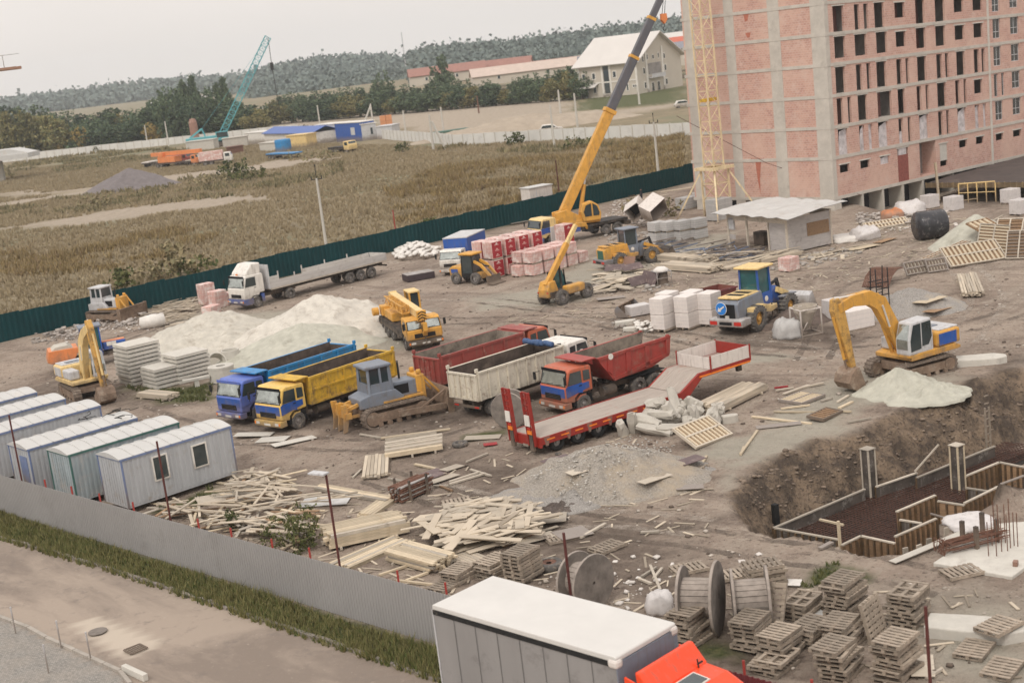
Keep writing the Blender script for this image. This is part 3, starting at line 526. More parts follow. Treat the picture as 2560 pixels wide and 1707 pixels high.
# ================= fences =================
def lerp(a,b,t): return (a[0]+(b[0]-a[0])*t,a[1]+(b[1]-a[1])*t)
def corr(name,p,q,h,mt,label,cat,pitch=.2,dep=.035,z=0.,panels=0,jig=0,group=None,post=None,cap=None):
    """trapezoid sheet fence from p to q; own frame, x along"""
    L_=math.hypot(q[0]-p[0],q[1]-p[1]); t=thing(name,label,cat,(p[0],p[1],z),ang(p,q),group)
    n=int(L_/pitch); top=[]; pl=max(1,int(2.0/pitch)); b=MB(); off=0; s0=0
    prev=None
    while s0<n:
        s1=min(n,s0+pl); hh=h+(random.uniform(-jig,jig) if jig else 0); pts=[]
        for i in range(s0,s1):
            x=i*pitch; pts+=[(x,0),(x+pitch*.35,0),(x+pitch*.5,dep),(x+pitch*.85,dep)]
        pts.append((s1*pitch,0)); k=len(pts); b.add([(x,y,.05) for x,y in pts]+[(x,y,hh) for x,y in pts]+[(x,y+.012,.05) for x,y in pts]+[(x,y+.012,hh) for x,y in pts],
          [(i,i+1,k+i+1,k+i) for i in range(k-1)]+[(2*k+i+1,2*k+i,3*k+i,3*k+i+1) for i in range(k-1)]+[(k+i,k+i+1,3*k+i+1,3*k+i) for i in range(k-1)]); s0=s1
    part(b,'sheet_panel',mt,t)
    r=MB()
    for zz in (.4,h-.35): r.b2(0,L_,dep+.02,dep+.07,zz,zz+.05)
    part(r,'rail',M['dark'],t); return t,L_
GREYL=-45.6
fx=lambda s:(FN[0][0]+(FN[2][0]-FN[0][0])*s/59.4, FN[0][1]+(FN[2][1]-FN[0][1])*s/59.4)
def on_fence(g,x,y,z=2.):
    p=Z(g,x,y,z); d=Vector((FN[2][0]-FN[1][0],FN[2][1]-FN[1][1])).normalized(); o_=Vector(FN[1]); k=(Vector((p.x,p.y))-o_).dot(d); return o_+d*k
e0=Vector(FN[1]); du=(Vector(FN[2])-e0).normalized(); A0=e0-du*52
sp=e0+du*6.5
corr('street_fence',A0,sp,2.05,M['gfence'],'long grey ribbed sheet fence between the verge and the yard','fence',.16,.03)
corr('street_fence',sp,e0+du*28,2.05,M['maroon'],'dark maroon ribbed sheet fence in front of the orange lorry cab','fence',.19,.05)
nrm=Vector((-du.y,du.x)); 
if nrm.y<0: nrm=-nrm
RP='short red posts of the grey street fence'
pm=MB().b2(-.035,.035,-.035,.035,0,2.4).mesh('fence_post',M['redpost'])
for i,(g,x,y,lb) in enumerate([(7,340,200,'red post in front of the gap left of the blue green cabin'),(7,518,250,'red post in front of the blue green cabin'),(7,712,300,'red post before the end wall of the nearest cabin'),(7,915,370,'red post under the blue corner of the nearest cabin'),(7,1355,490,'red post between the nearest cabin and the flowering weed'),(7,1592,545,'red post touching the flowering weed'),(7,1857,625,'red post left of the green shrub'),(7,2125,690,'red post at the left end of the long timber stack'),(8,405,850,'red post before the stacked yellow boards'),(8,728,940,'red post nearest the white lorry roof'),(9,475,1460,'red post above the maroon fence beside the pallets'),(9,990,1545,'red post at the bottom edge before the pallets')]):
    p=on_fence(g,x,y,2.05)+nrm*.16; o=bpy.data.objects.new('fence_post',pm); COL.objects.link(o); o.location=(p.x,p.y,hgt(p.x,p.y)-.02); tag(o,lb,'post',RP)
for (xb,yb,xt,yt,lb,lamp) in [(53,1098,25,952,'thin dark red rod before the blue trimmed cabins, leftmost of the tall rods',0),(378,1195,349,1015,'thin dark red rod crossing the cabin window',0),(772,1297,750,1087,'thin dark rod carrying a flat grey lamp plate',1),(1404,1390,1387,1213,'thin dark red rod in front of the standing cable reel',0),(2290,1530,2284,1392,'thin dark red rod at the bottom right beside the pallets',0)]:
    p=on_fence('o',xb,yb,2.05)+nrm*.2; zt=zat('o',xt,yt,p); h=zt
    t=thing('tall_rod',lb,'pole',(p.x,p.y,0),0,'tall thin rods along the street fence'); part(MB().tube((0,0,0),(0,0,h),.045,8),'pole',M['rod'],t)
    if lamp:
        part(MB().box((-.28,.1,h+.02),(.75,.34,.06),rz=-35),'lamp_plate',M['lgrey'],t)
# green fence in stepped panels
GA=Vector((-60,105.6)); GB=Vector((26.5,179.2)); gd=(GB-GA).normalized()
pts_=[(4,0,775),(4,380,695),(4,1030,545),(5,60,195),(5,700,70),(2,1300,1495),(2,2000,1335),(2,2352,1265)]
t,_=corr('green_fence',GA,GB,2.35,M['gsteel'],'long dark green sheet fence closing off the field behind the yard','fence',.5,.05,jig=.09)
# ================= kerb and street =================
kp=[(-60,98.6),(-25.6,64.9),(-18,57.8),(-11.3,51.0),(-3.7,43.2),(12,28)]
b=MB()
for a,c in zip(kp,kp[1:]):
    n=max(1,int(math.hypot(c[0]-a[0],c[1]-a[1])/1.0))
    for i in range(n):
        p=lerp(a,c,(i+.02)/n); q=lerp(a,c,(i+.98)/n); hh=.11+random.uniform(-.02,.02); jj=random.uniform(-.03,.03); b.bar((p[0]+jj,p[1]+jj,hh/2),(q[0]+jj,q[1]+jj,hh/2),.16,hh)
tag(part(b,'kerb',mat('old_kerb',(.24,.21,.19),.9,.25,1.5,(.4,.35,.3),.2)),kind='structure')
b=MB(); kp2=[(-40,72.2),(-21.8,54),(-20,52.3),(-18.9,51.0),(-15.1,47.0),(-14.45,45.8)]
for a,c in zip(kp2,kp2[1:]):
    n=max(1,int(math.hypot(c[0]-a[0],c[1]-a[1])/1.0))
    for i in range(n): p=lerp(a,c,(i+.02)/n); q=lerp(a,c,(i+.98)/n); b.bar((p[0],p[1],.05),(q[0],q[1],.05),.15,.1)
tag(part(b,'pavement_kerb',mat('worn_kerb',(.36,.325,.285),.9,.2,1.5)),kind='structure')
one(MB().b2(-.75,.75,-.1,.1,0,.26),'kerbstone',M['conc2'],'loose pale kerbstone standing at the corner of the block paving','kerbstone',Z(7,925,1510),-47,bevel=.02)
bm_=MB().tube((0,0,0),(0,0,1.05),.03,8).lathe([(.001,1.05),(.04,1.06),(.04,1.1),(.001,1.12)],n=8).mesh('bollard',M['lgrey'])
for (x,y,lb) in [(108,1220,'leftmost slim grey bollard at the paving edge'),(420,1320,'slim grey bollard at the paving edge left of the concrete patch'),(622,1402,'slim grey bollard nearest the paving corner'),(333,1490,'slim grey bollard standing inside the block paving')]:
    o=bpy.data.objects.new('bollard',bm_); COL.objects.link(o); o.location=Z(7,x,y); tag(o,lb,'bollard','slim bollards along the block paving')
for (x,y,r_,lb) in [(670,1215,.36,'round manhole cover in the pale patch of the street')]:
    one(MB().lathe([(.001,.0),(r_,.0),(r_,.03),(r_-.06,.035),(.001,.03)],n=20),'manhole_cover',M['reel'],lb,'manhole',Z(7,x,y)+Vector((0,0,.05)))
g_=MB()
for i in range(7): g_.b2(-.3+i*.09,-.26+i*.09,-.28,.28,0,.03)
g_.b2(-.36,-.32,-.3,.3,0,.035).b2(.3,.34,-.3,.3,0,.035).b2(-.32,.3,-.33,-.29,0,.035).b2(-.32,.3,.29,.33,0,.035)
one(g_,'drain_grate',M['dark'],'square drain grate at the near end of the pale patch','drain',Z(7,930,1335)+Vector((0,0,.05)),40)
# ================= brick apartment building =================
BC=(33.03,138.52); TILT=1.45
def brick_mat():
    mt=bpy.data.materials.new('pink_brick'); mt.use_nodes=True; n=mt.node_tree.nodes; l=mt.node_tree.links.new; bs=n['Principled BSDF']; bs.inputs['Roughness'].default_value=.9
    t=n.new('ShaderNodeTexCoord'); s=n.new('ShaderNodeSeparateXYZ'); l(t.outputs['Object'],s.inputs[0]); a=n.new('ShaderNodeMath'); a.operation='ADD'; l(s.outputs[0],a.inputs[0]); l(s.outputs[1],a.inputs[1]); cb=n.new('ShaderNodeCombineXYZ'); l(a.outputs[0],cb.inputs[0]); l(s.outputs[2],cb.inputs[1])
    bk=n.new('ShaderNodeTexBrick'); bk.inputs['Scale'].default_value=1.; bk.inputs['Brick Width'].default_value=.38; bk.inputs['Row Height'].default_value=.22; bk.inputs['Mortar Size'].default_value=.022; bk.inputs['Color1'].default_value=(.56,.335,.27,1); bk.inputs['Color2'].default_value=(.44,.25,.205,1); bk.inputs['Mortar'].default_value=(.55,.40,.345,1); l(cb.outputs[0],bk.inputs[0])
    def nzz(sc,a_,b_,c1,f=.6):
        k=n.new('ShaderNodeTexNoise'); k.inputs['Scale'].default_value=sc; k.inputs['Detail'].default_value=7; k.inputs['Roughness'].default_value=.7; l(t.outputs['Object'],k.inputs[0]); r=n.new('ShaderNodeMapRange'); r.inputs[1].default_value=a_; r.inputs[2].default_value=b_; r.inputs[4].default_value=f; l(k.outputs[0],r.inputs[0]); return r.outputs[0]
    c=bk.outputs[0]
    for sc,a_,b_,col,f in ((.25,.42,.62,(.62,.43,.35),.8),(.9,.52,.68,(.62,.48,.42),.6),(.5,.60,.72,(.36,.18,.145),.6)):
        mx=n.new('ShaderNodeMixRGB'); l(nzz(sc,a_,b_,None,f),mx.inputs[0]); l(c,mx.inputs[1]); mx.inputs[2].default_value=(*col,1); c=mx.outputs[0]
    l(c,bs.inputs['Base Color']); b=n.new('ShaderNodeBump'); b.inputs['Strength'].default_value=.5; b.inputs['Distance'].default_value=.02; l(bk.outputs['Fac'],b.inputs['Height']); b.invert=True; l(b.outputs[0],bs.inputs['Normal']); return mt
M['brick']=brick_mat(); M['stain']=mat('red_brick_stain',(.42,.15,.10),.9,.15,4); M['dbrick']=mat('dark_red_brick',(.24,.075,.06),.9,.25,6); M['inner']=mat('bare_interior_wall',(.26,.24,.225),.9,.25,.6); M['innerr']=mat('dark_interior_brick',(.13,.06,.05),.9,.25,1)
M['film']=mat('plastic_film',(.52,.49,.50),.3,.35,1.5,(.2,.18,.2),.3)
bl=thing('apartment_building','tall unfinished brick apartment block with concrete frame and empty windows','building',(*BC,0),41); bl.rotation_euler=(0,rad(TILT),rad(41))
WD={0:"1.5,3.0 5.0,5.8 6.6,7.3 8.5,9.9 12.1,13.6,s 15.9,17.3 19.6,21.2 23.3,24.9,s 27.1,28.8,s",1:"1.5,3.0 4.9,6.6 8.6,10.2 12.1,13.6,s 15.8,17.3 19.5,21.1 23.3,24.9,s 27.1,28.7,s",2:"1.4,2.7 4.8,5.7 6.6,7.2 8.4,9.8 11.9,12.8 13.6,14.1 15.8,17.2 19.4,20.4 21.1,21.7 23.4,24.8 26.9,27.9 28.5,29.1",3:"1.3,2.2 3.1,3.6 4.9,6.2 8.3,10.5 11.9,13.1 15.4,16.2 17.1,17.6 19.4,20.8 22.9,23.7 24.6,25.1 26.8,28.2,s",4:"1.3,2.6,f 4.8,5.6,f 6.4,7.0,f 8.2,9.6,f 11.8,12.5,h 13.5,14.0 15.7,17.1,f 19.3,20.1 20.9,21.4 23.2,24.6,f 26.7,27.5,f 28.4,29.0,f"}
LV=[20.05,17.1,14.2,11.2,8.2,5.22]; ZB=1.3; TH=.24; SECX=30.1; END=44.
wins=[]   # (level z0 slab,z top,[(s0,s1,za,zb,flag)])
rows=[]
def sec2(z0,k):
    a=[(31.0,32.6,z0+.45,z0+2.6,'g'),(34.8,36.6,z0+.7,z0+2.6,'g'),(38.4,40,z0+.45,z0+2.6,'g'),(41.6,43,z0+.7,z0+2.6,'g')]
    if k==3: a[0:1]=[(30.9,31.7,z0+.1,z0+2.6,'g'),(32.5,33.1,z0+.1,z0+2.6,'g')]
    return a
for k in range(5):
    z0=LV[k+1]; zt=LV[k]; r=[]
    for q in WD[k].split():
        c=q.split(','); fl=c[2] if len(c)>2 else ''; a0,a1=float(c[0]),float(c[1]); g_=.2 if a1-a0>1.2 else .06; a0-=g_*.5; a1+=g_; r.append((a0,a1,z0+(.8 if fl=='s' else .4 if k==1 else .03),z0+(2.3 if fl=='s' else 2.45 if k<2 else 2.55),fl if fl!='s' else ''))
    rows.append((z0,zt,r+sec2(z0,k)))
for z0 in (20.05,23.0):
    rows.append((z0,z0+2.95,[(1.5+3.75*i,3.0+3.75*i,z0+.3,z0+2.6,'') for i in range(8)]+sec2(z0,0)))
rows.append((ZB,LV[5],[(1.2,2.8,3.5,4.3,'d'),(4.7,6.3,3.5,4.3,'d'),(8.2,9.8,3.5,4.3,'p'),(11.3,13.3,ZB,4.75,'b'),(15.4,18.5,ZB+.02,5.2,'r'),(19.3,20.8,1.95,4.35,'c'),(23.2,24.8,3.5,4.3,'d'),(26.7,28.3,3.5,4.3,'d'),(30.9,32.5,3.45,4.2,'d'),(34.7,36.5,3.45,4.2,'d')]))
wb=MB(); lint=MB(); innerb=MB(); films=[]; glz=[]
for z0,zt,r in rows:
    x=TH; zz0,zz1=z0,zt-.0
    for s0,s1,za,zb,fl in sorted(r):
        wb.b2(x,s0,0,TH,z0,zt)
        if za>z0+.03: wb.b2(s0,s1,0,TH,z0,za)
        if zb<zt-.03 and fl!='r': wb.b2(s0,s1,0,TH,zb,zt)
        if fl!='r' and s1-s0>1.1: part(MB().b2(s0-.2,s1+.2,-.02,.1,zb,zb+.13),'lintel',M['conc2'],bl)
        x=s1
        if fl in('g','f','h','p'): glz.append((s0,s1,za,zb,fl))
        if fl=='b':
            part(MB().b2(s0,s1,.05,.3,za,zb-.7),'blocked_doorway',M['dbrick'],bl); part(MB().b2(s0+.3,s1-.3,.06,.3,zb-.7,zb),'window_pane',M['film'],bl)
        if fl=='c': part(MB().b2(s0,s1,.06,.3,za+.6,zb),'block_infill',M['conc2'],bl)
        if fl=='r':
            rb=MB().b2(s0,s1,2.2,2.4,za,zt).b2(s0-.2,s0,TH,2.4,za,zt).b2(s1,s1+.2,TH,2.4,za,zt).b2(s0,s1,0,2.2,za-.05,za+.12); part(rb,'balcony_recess',M['brick'],bl)
    wb.b2(x,END,0,TH,z0,zt)
M['frame']=mat('frame_concrete',(.50,.465,.415),.9,.12,.8,(.36,.33,.29),.25,.6,bump=.15); PIL=[(0,1.6),(5.3,6.7),(11.0,12.2),(16.3,17.6)]
WLEN=17.6
for z0,zt,_ in rows: wb.b2(0,TH,0,WLEN,z0,zt)
wb.b2(0,END,WLEN,WLEN+TH,ZB,26); wb.b2(END,END+TH,0,WLEN+TH,ZB,26)
part(wb,'brick_wall',M['brick'],bl); pass
for i,z0 in enumerate([ZB]+LV[::-1]+[23.0,25.95]):
    part(MB().b2(-.06,END+.4,-.06,WLEN+.4,z0-.3,z0+.02),'floor_slab',M['frame'],bl)
pb=[]
for a,c in PIL:
    p_=MB().b2(-.03 if a else -.035,.6,a if a else -.035,c,ZB,26); p_.b2(-.03,1.1,a if a else -.03,c,-1.9,ZB-.3); part(p_,'concrete_pillar',M['frame'],bl)
p_=MB().b2(TH*0,.55,-.04,.3,ZB,26)
part(MB().b2(SECX-.28,SECX+.05,-.09,.1,0.6,26),'expansion_joint_strip',M['conc2'],bl)
for a in (4.6,8.2,11.8,15.6,22.0,29.3,36,43):
    part(MB().b2(a,a+(.35 if a<9 else .4),-.02 if a!=22 else .3,2.9,-2.4,ZB-.3),'basement_wall',M['conc'],bl)
DB=mat('painted_basement_shade',(.025,.025,.028),.9,.3,1); part(MB().b2(1.2,END,1.6,1.9,-2.4,ZB-.31),'basement_shade_wall',DB,bl); part(MB().b2(.9,1.19,1.4,WLEN,-2.4,ZB-.31),'basement_shade_wall',DB,bl)  # near-black walls paint in the shade of the open basement
# rooms seen through the openings: cross walls and back wall
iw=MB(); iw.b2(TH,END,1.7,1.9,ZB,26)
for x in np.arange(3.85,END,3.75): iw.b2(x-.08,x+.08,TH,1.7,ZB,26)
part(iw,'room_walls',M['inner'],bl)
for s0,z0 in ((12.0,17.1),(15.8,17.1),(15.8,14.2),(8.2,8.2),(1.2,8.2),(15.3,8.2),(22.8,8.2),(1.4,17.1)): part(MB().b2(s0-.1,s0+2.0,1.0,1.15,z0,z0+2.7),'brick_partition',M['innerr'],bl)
for s0,s1,za,zb,fl in glz:
    if fl=='g':
        f=MB(); wv=.06
        f.b2(s0,s1,.12,.2,za,za+wv).b2(s0,s1,.12,.2,zb-wv,zb).b2(s0,s0+wv,.12,.2,za+wv,zb-wv).b2(s1-wv,s1,.12,.2,za+wv,zb-wv)
        xm=(s0+s1)/2; 
        if s1-s0>1: f.b2(xm-.03,xm+.03,.12,.2,za+wv,zb-wv); f.b2(s0+wv,xm-.03,.125,.195,za+.7,za+.76).b2(xm+.03,s1-wv,.125,.195,za+.7,za+.76)
        o=part(f,'window',M['lgrey'],bl); part(MB().b2(s0+wv,s1-wv,.15,.17,za+wv,zb-wv),'pane',M['glass'],o)
    else:
        y=.14; part(MB().quad([(s0,y,za if fl!='h' else za),(s1,y,za),(s1-.0,y+.05,zb if fl!='h' else za+1.2),(s0+(.5 if random.random()<.4 else 0),y+.1,zb-random.uniform(0,.5) if fl!='h' else za+1.2)],.01),'plastic_sheet',M['film'],bl)
# rust red runs on the left face, ladder-like pale columns in brick (real stains)
st=MB(); st.add([(-.012,8.2,5.3),(-.012,10.0,5.3),(-.012,9.4,4.9),(-.012,9.25,3.2),(-.012,9.0,1.6),(-.012,8.95,3.2),(-.012,8.7,4.8)],[(0,6,5,4,3,2,1)]); st.add([(-.012,9.0,19.8),(-.012,9.7,19.8),(-.012,9.55,19.0),(-.012,9.2,19.1)],[(0,3,2,1)]); st.add([(-.012,8.9,17.9),(-.012,9.6,17.9),(-.012,9.4,17.4),(-.012,9.1,17.4)],[(0,3,2,1)])
part(st,'rust_stain',M['stain'],bl)
# dark podium deck right of the building with its yellow edge form
D0=Z(3,1680,1255,.5); D1=Z(3,2700,1250,.5)
dk=thing('podium_deck','low dark waterproofed deck running along the brick block at right','building',(D0.x,D0.y,0),0)
e1=Vector((D1.x-D0.x,D1.y-D0.y)); q1=Vector(Z(3,2352,1090,.5)[:2])-Vector(D0[:2]); q2=Vector(Z(3,1900,1200,.5)[:2])-Vector(D0[:2]); 
part(MB().prism([(0,0),(e1.x,e1.y),(q1.x+14,q1.y+14),(q1.x,q1.y+2),(q2.x,q2.y+1)],.1,.5,'z'),'deck',mat('brown_membrane',(.075,.058,.052),.8,.3,.6,(.2,.16,.13),.2,.5),dk)
part(MB().bar((0,0,.3),(e1.x,e1.y,.3),.12,.5),'edge_form',M['ylight'],dk)
cb=MB()
for k in np.linspace(.03,.9,9): cb.bar((e1.x*k,e1.y*k+.5,-1.6),(e1.x*k,e1.y*k+.5,.1),.35)
part(cb,'deck_columns',M['conc'],dk)
pr=MB()
for k in np.linspace(0,.98,26): pr.bar((e1.x*k,e1.y*k-.08,.05),(e1.x*k,e1.y*k-.08,.62),.06)
dk.children[1].data=MB().bar((0,0,.3),(e1.x,e1.y,.3),.12,.5).add(pr.v,pr.f).mesh('edge_form',M['ylight'])
pass
sf=thing('safety_railing','yellow tubular railing frame on the rubble before the dark deck','railing',Z(3,1910,1390,-.8),ang(Z(3,1910,1390),Z(3,2160,1380)))
b=MB(); Lr=(Z(3,2160,1380,-.8)-Z(3,1910,1390,-.8)).length
for i in range(5): b.tube((Lr*i/4,0,0),(Lr*i/4,0,1.9),.06,6)
b.path([(0,0,1.9),(Lr,0,2.0)],.06).path([(0,0,1.0),(Lr,0,1.0)],.05).path([(0,0,.2),(Lr*.5,0,.4)],.05); part(b,'rail_frame',M['ylight'],sf)
one(MB().bar((0,0,0),(-.15,0,3.9),.3,.2),'timber_post',M['wood'],'single pale post leaning up before the dark deck','post',Z(3,1770,1370,-1.2))
# ================= yellow tower crane mast =================
mc=Vector((22.3,143.2)); WM=2.0
M['mast']=mat('washed_yellow_paint',(.70,.57,.36),.6,.12,2,(.5,.4,.3),.2); mt_=thing('tower_crane_mast','pale yellow lattice tower crane mast against the brick wall','tower crane',(mc.x,mc.y,0),35)
def lattice(b,z0,z1,w2,n,r,rd):
    for x in(-1,1):
        for y in(-1,1): b.bar((x*w2/2,y*w2/2,z0),(x*w2/2,y*w2/2,z1),r)
    dz=(z1-z0)/n
    for i in range(n):
        za,zb=z0+i*dz,z0+(i+1)*dz; s_=1 if i%2 else -1
        for (a,c) in (((-1,-1),(1,-1)),((1,-1),(1,1)),((1,1),(-1,1)),((-1,1),(-1,-1))):
            p,q=(a,c) if s_>0 else (c,a)
            b.bar((p[0]*w2/2,p[1]*w2/2,za),(q[0]*w2/2,q[1]*w2/2,zb),rd); b.bar((a[0]*w2/2,a[1]*w2/2,zb),(c[0]*w2/2,c[1]*w2/2,zb),rd)
    return b
for i in range(5): part(lattice(MB(),5.3+i*6,5.3+i*6+5.97,1.4,4,.13,.055),'mast_section',M['mast'],mt_)
part(lattice(MB(),.3,5.2,1.9,3,.16,.08),'base_section',M['mast'],mt_); b=MB()
for x in(-1,1):
    for y in(-1,1): b.bar((x*.9,y*.9,5.0),(x*3.0,y*3.0,.1),.15)
for s_ in(-1,1): b.bar((-1.5,s_*1.2,5.1),(1.5,s_*1.2,5.1),.3); b.bar((s_*1.2,-1.5,5.1),(s_*1.2,1.5,5.1),.26)
part(b,'brace',M['mast'],mt_); part(MB().box((0,0,11.9),(1.6,.8,.3)),'climbing_platform',M['ybox'],mt_)
# anchor cable from the mast to the wall foot
one(MB().path([(0,0,0),(6.2,-6.0,-5.6),(12.5,-12.4,-9.6)],.025,4),'guy_cable',M['rod'],'thin cable slanting down across the brick wall from the mast','cable',(19.4,146,10.5),28)
# ================= shed with sheet roof =================
S0=Z('D',480,890); S1=Z('D',1290,975); S2=Z('D',1830,830); sa=ang(S1,S0)
sx=(S1-S0).length
sh=thing('metal_roofed_shed','open timber shed with a wavy pale sheet metal roof','shed',(S0.x,S0.y,0),ang(S0,S1))
# local: x from S0 to S1, y away (left of x is... keep numeric)
rz_=rad(ang(S0,S1)); 
def loc2(P_,O=S0,r=rz_): d=Vector((P_[0]-O[0],P_[1]-O[1])); return (d.x*math.cos(-r)-d.y*math.sin(-r), d.x*math.sin(-r)+d.y*math.cos(-r))
d2=loc2(S2); dy=d2[1]; W_=abs(dy)*1.0; sy=1 if dy>0 else -1
H_=3.0
b=MB()
for x in (0,sx*.33,sx*.7,sx):
    for y in (0,sy*W_): b.bar((x,y,0),(x,y,H_),.16)
b.bar((0,0,H_-.25),(sx,0,H_-.25),.12,.5); b.bar((0,sy*W_,H_-.25),(sx,sy*W_,H_-.25),.12,.5); part(b,'timber_frame',M['wood2'],sh)
wl=mat('grey_plank_wall',(.42,.39,.375),.9,.15,1.2,(.24,.21,.2),.3,1.5,stretch=(1,1,6))
for x0,x1 in ((sx*.72,sx),): part(MB().b2(x0,x1,-.04,.04,.05,H_-.5),'plank_wall',wl,sh)
part(MB().b2(sx-.04,sx+.05,.05*sy,W_*sy,.05,H_-.1),'plank_wall',wl,sh); part(MB().b2(0,sx,(W_-.1)*sy,(W_)*sy,.0,1.4),'plank_wall',wl,sh)
part(MB().b2(0,.9,-.03,.03,1.6,H_-.1).b2(0,.9,-.03,.03,.8,1.2),'plank_wall',wl,sh); part(MB().b2(sx+.06,sx+.09,W_*.45*sy,W_*.95*sy,1.1,2.2),'brown_board',M['wood3'],sh)
part(MB().b2(.1,.8,-.06,-.035,1.7,2.7),'notice_board',M['lgrey'],sh)
rb=MB(); nx_,ny_=16,10; vs=[]
for i in range(nx_+1):
    for j in range(ny_+1):
        x=-1.3+(sx+2.6)*i/nx_; y=(-.9+(W_+1.8)*j/ny_); vs.append((x,y*sy,H_+.12+.22*j/ny_*2+.07*math.sin(i*1.9+j*.4)+random.uniform(-.03,.03)))
k=len(vs); rb.add(vs+[(a,b_,c-.03) for a,b_,c in vs],[(i*(ny_+1)+j,(i+1)*(ny_+1)+j,(i+1)*(ny_+1)+j+1,i*(ny_+1)+j+1) for i in range(nx_) for j in range(ny_)]+[(k+i*(ny_+1)+j,k+i*(ny_+1)+j+1,k+(i+1)*(ny_+1)+j+1,k+(i+1)*(ny_+1)+j) for i in range(nx_) for j in range(ny_)])
part(rb,'sheet_roof',M['galv'],sh)
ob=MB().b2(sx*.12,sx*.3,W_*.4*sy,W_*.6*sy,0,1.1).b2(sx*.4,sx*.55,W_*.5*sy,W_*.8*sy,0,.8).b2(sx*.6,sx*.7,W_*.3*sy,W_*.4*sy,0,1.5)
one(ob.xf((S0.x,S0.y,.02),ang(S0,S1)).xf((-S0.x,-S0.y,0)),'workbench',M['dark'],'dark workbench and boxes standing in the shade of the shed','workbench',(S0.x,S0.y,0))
# ================= office cabins =================
def cabin(o0,az,Lc,Wc,Hc,name,label,wallm,trim,roofm,wins=(),door=False,group='flat office cabins behind the street fence'):
    t=thing(name,label,'cabin',(o0.x,o0.y,.25),az,group); b=MB(); n=int(Lc/.25)
    def rib(p,q,nr,h0,h1,ax):
        pts=[]
        for i in range(n if ax=='x' else int(Wc/.25)):
            u=i*.25; pts+=[(u,0),(u+.12,0),(u+.15,-.02),(u+.22,-.02)]
        return pts
    b.b2(0,Lc,0,Wc,0,Hc)
    r=MB()
    for i in range(int(Lc/.25)): r.b2(i*.25+.05,i*.25+.17,-.022,0.0,.12,Hc-.14)
    for i in range(int(Wc/.25)): r.b2(-.022,0.0,i*.25+.05,i*.25+.17,.12,Hc-.14)
    part(b,'body',wallm,t); part(r,'wall_ribs',wallm,t)
    rm=MB(); ns=10; vs=[]
    for i in range(ns+1):
        y=Wc*i/ns; z=Hc+.03+.2*math.sin(math.pi*i/ns); vs+=[(-.08,y,z),(Lc+.08,y,z)]
    fs=[(2*i,2*i+1,2*i+3,2*i+2) for i in range(ns)]; rm.add(vs+[(-.08,0,Hc-.02),(Lc+.08,0,Hc-.02),(Lc+.08,Wc,Hc-.02),(-.08,Wc,Hc-.02)],fs+[tuple([2*i for i in range(ns+1)]+[2*ns+5,2*ns+2]),tuple([2*i+1 for i in range(ns+1)]+[2*ns+4,2*ns+3])[::-1],(2*ns+2,2*ns+5,2*ns+4,2*ns+3)])
    seam=MB()
    k=int(Lc/.62)
    for j in range(1,k):
        x=Lc*j/k
        for i in range(ns): y=Wc*i/ns; y2=Wc*(i+1)/ns; seam.bar((x,y,Hc+.045+.2*math.sin(math.pi*i/ns)),(x,y2,Hc+.045+.2*math.sin(math.pi*(i+1)/ns)),.05)
    rm.add(seam.v,seam.f); part(rm,'roof',roofm,t)
    tr=MB(); e=.06
    for y in (-.03,Wc+.03): tr.bar((-.06,y,Hc-.03),(Lc+.06,y,Hc-.03),.05,.09)
    for x in (-.03,Lc+.03): tr.bar((x,0,Hc-.03),(x,Wc,Hc-.03),.05,.09)
    for x in (0,Lc):
        for y in (0,Wc): tr.bar((x,y,0.0),(x,y,Hc-.08),.075)
    part(tr,'edge_trim',trim,t)
    for (x,z,ww,hh,side) in wins:
        if side=='x': f=MB().b2(x,x+ww,-.07,.02,z,z+.07).b2(x,x+ww,-.07,.02,z+hh-.07,z+hh).b2(x,x+.07,-.07,.02,z+.07,z+hh-.07).b2(x+ww-.07,x+ww,-.07,.02,z+.07,z+hh-.07); w_=part(f,'window',M['white'],t); part(MB().b2(x+.07,x+ww-.07,-.035,-.025,z+.07,z+hh-.07),'pane',M['glass'],w_)
    if door: part(MB().b2(-.06,-.02,.35,1.15,.12,2.0),'door',trim,t)
    return t
cd_=[((7,810,30),(4,1570,1350)),((4,500,1530),(4,1215,1325)),((4,215,1480),(4,930,1295)),((4,0,1395),(4,680,1210)),((4,0,1290),(4,440,1165)),((4,0,1200),(4,245,1120))]
HC=2.45; ZT=2.75
cl=['nearest cabin with two white framed windows and blue trim','cabin with dark green roof trim, second from the right','blue trimmed cabin with cables on its roof end, third from the right','long roofed cabin behind the green trimmed and cable topped ones, fourth from the right','pale roofed cabin far left, fifth from the right','cabin roof furthest back at the left edge of the photo']
wallsm=[M['cabinw'],M['cabing'],M['cabinw'],M['cabinw'],M['cabinw'],M['cabinw']]; trims=[M['tblue'],M['cabint']]+[M['tblue']]*4
for i,((a),(c)) in enumerate(cd_):
    q=Z(*c,ZT); azc=41.5; ux=Vector((math.cos(rad(azc)),math.sin(rad(azc)),0)); 
    Lc=6.1 if i!=1 else 6.1
    if i>=3: Lc=6.6
    o0=q-ux*Lc
    cabin(o0,azc,Lc,2.42,HC,'office_cabin',cl[i],wallsm[i],trims[i],M['roofw'],[(1.55,.9,.85,1.25,'x'),(3.75,.9,.85,1.2,'x')] if i==0 else (),door=(i in (2,4)))
for i,(x,y) in enumerate([(4,930),(4,640)]): pass
r_=random.Random(3)
for k in range(5):
    ps=[Z(4,640+r_.uniform(-60,280),1290+r_.uniform(-30,25),2.98)]
    for _ in range(7): ps.append(ps[-1]+Vector((r_.uniform(-.5,.5),r_.uniform(-.5,.5),r_.uniform(-.02,.04))))
    one(MB().path(ps,.018,4),'roof_cable',M['black'],'thin black cable lying loose on the cabin roof','cable',(0,0,0),0,'cables on the cabin roof')
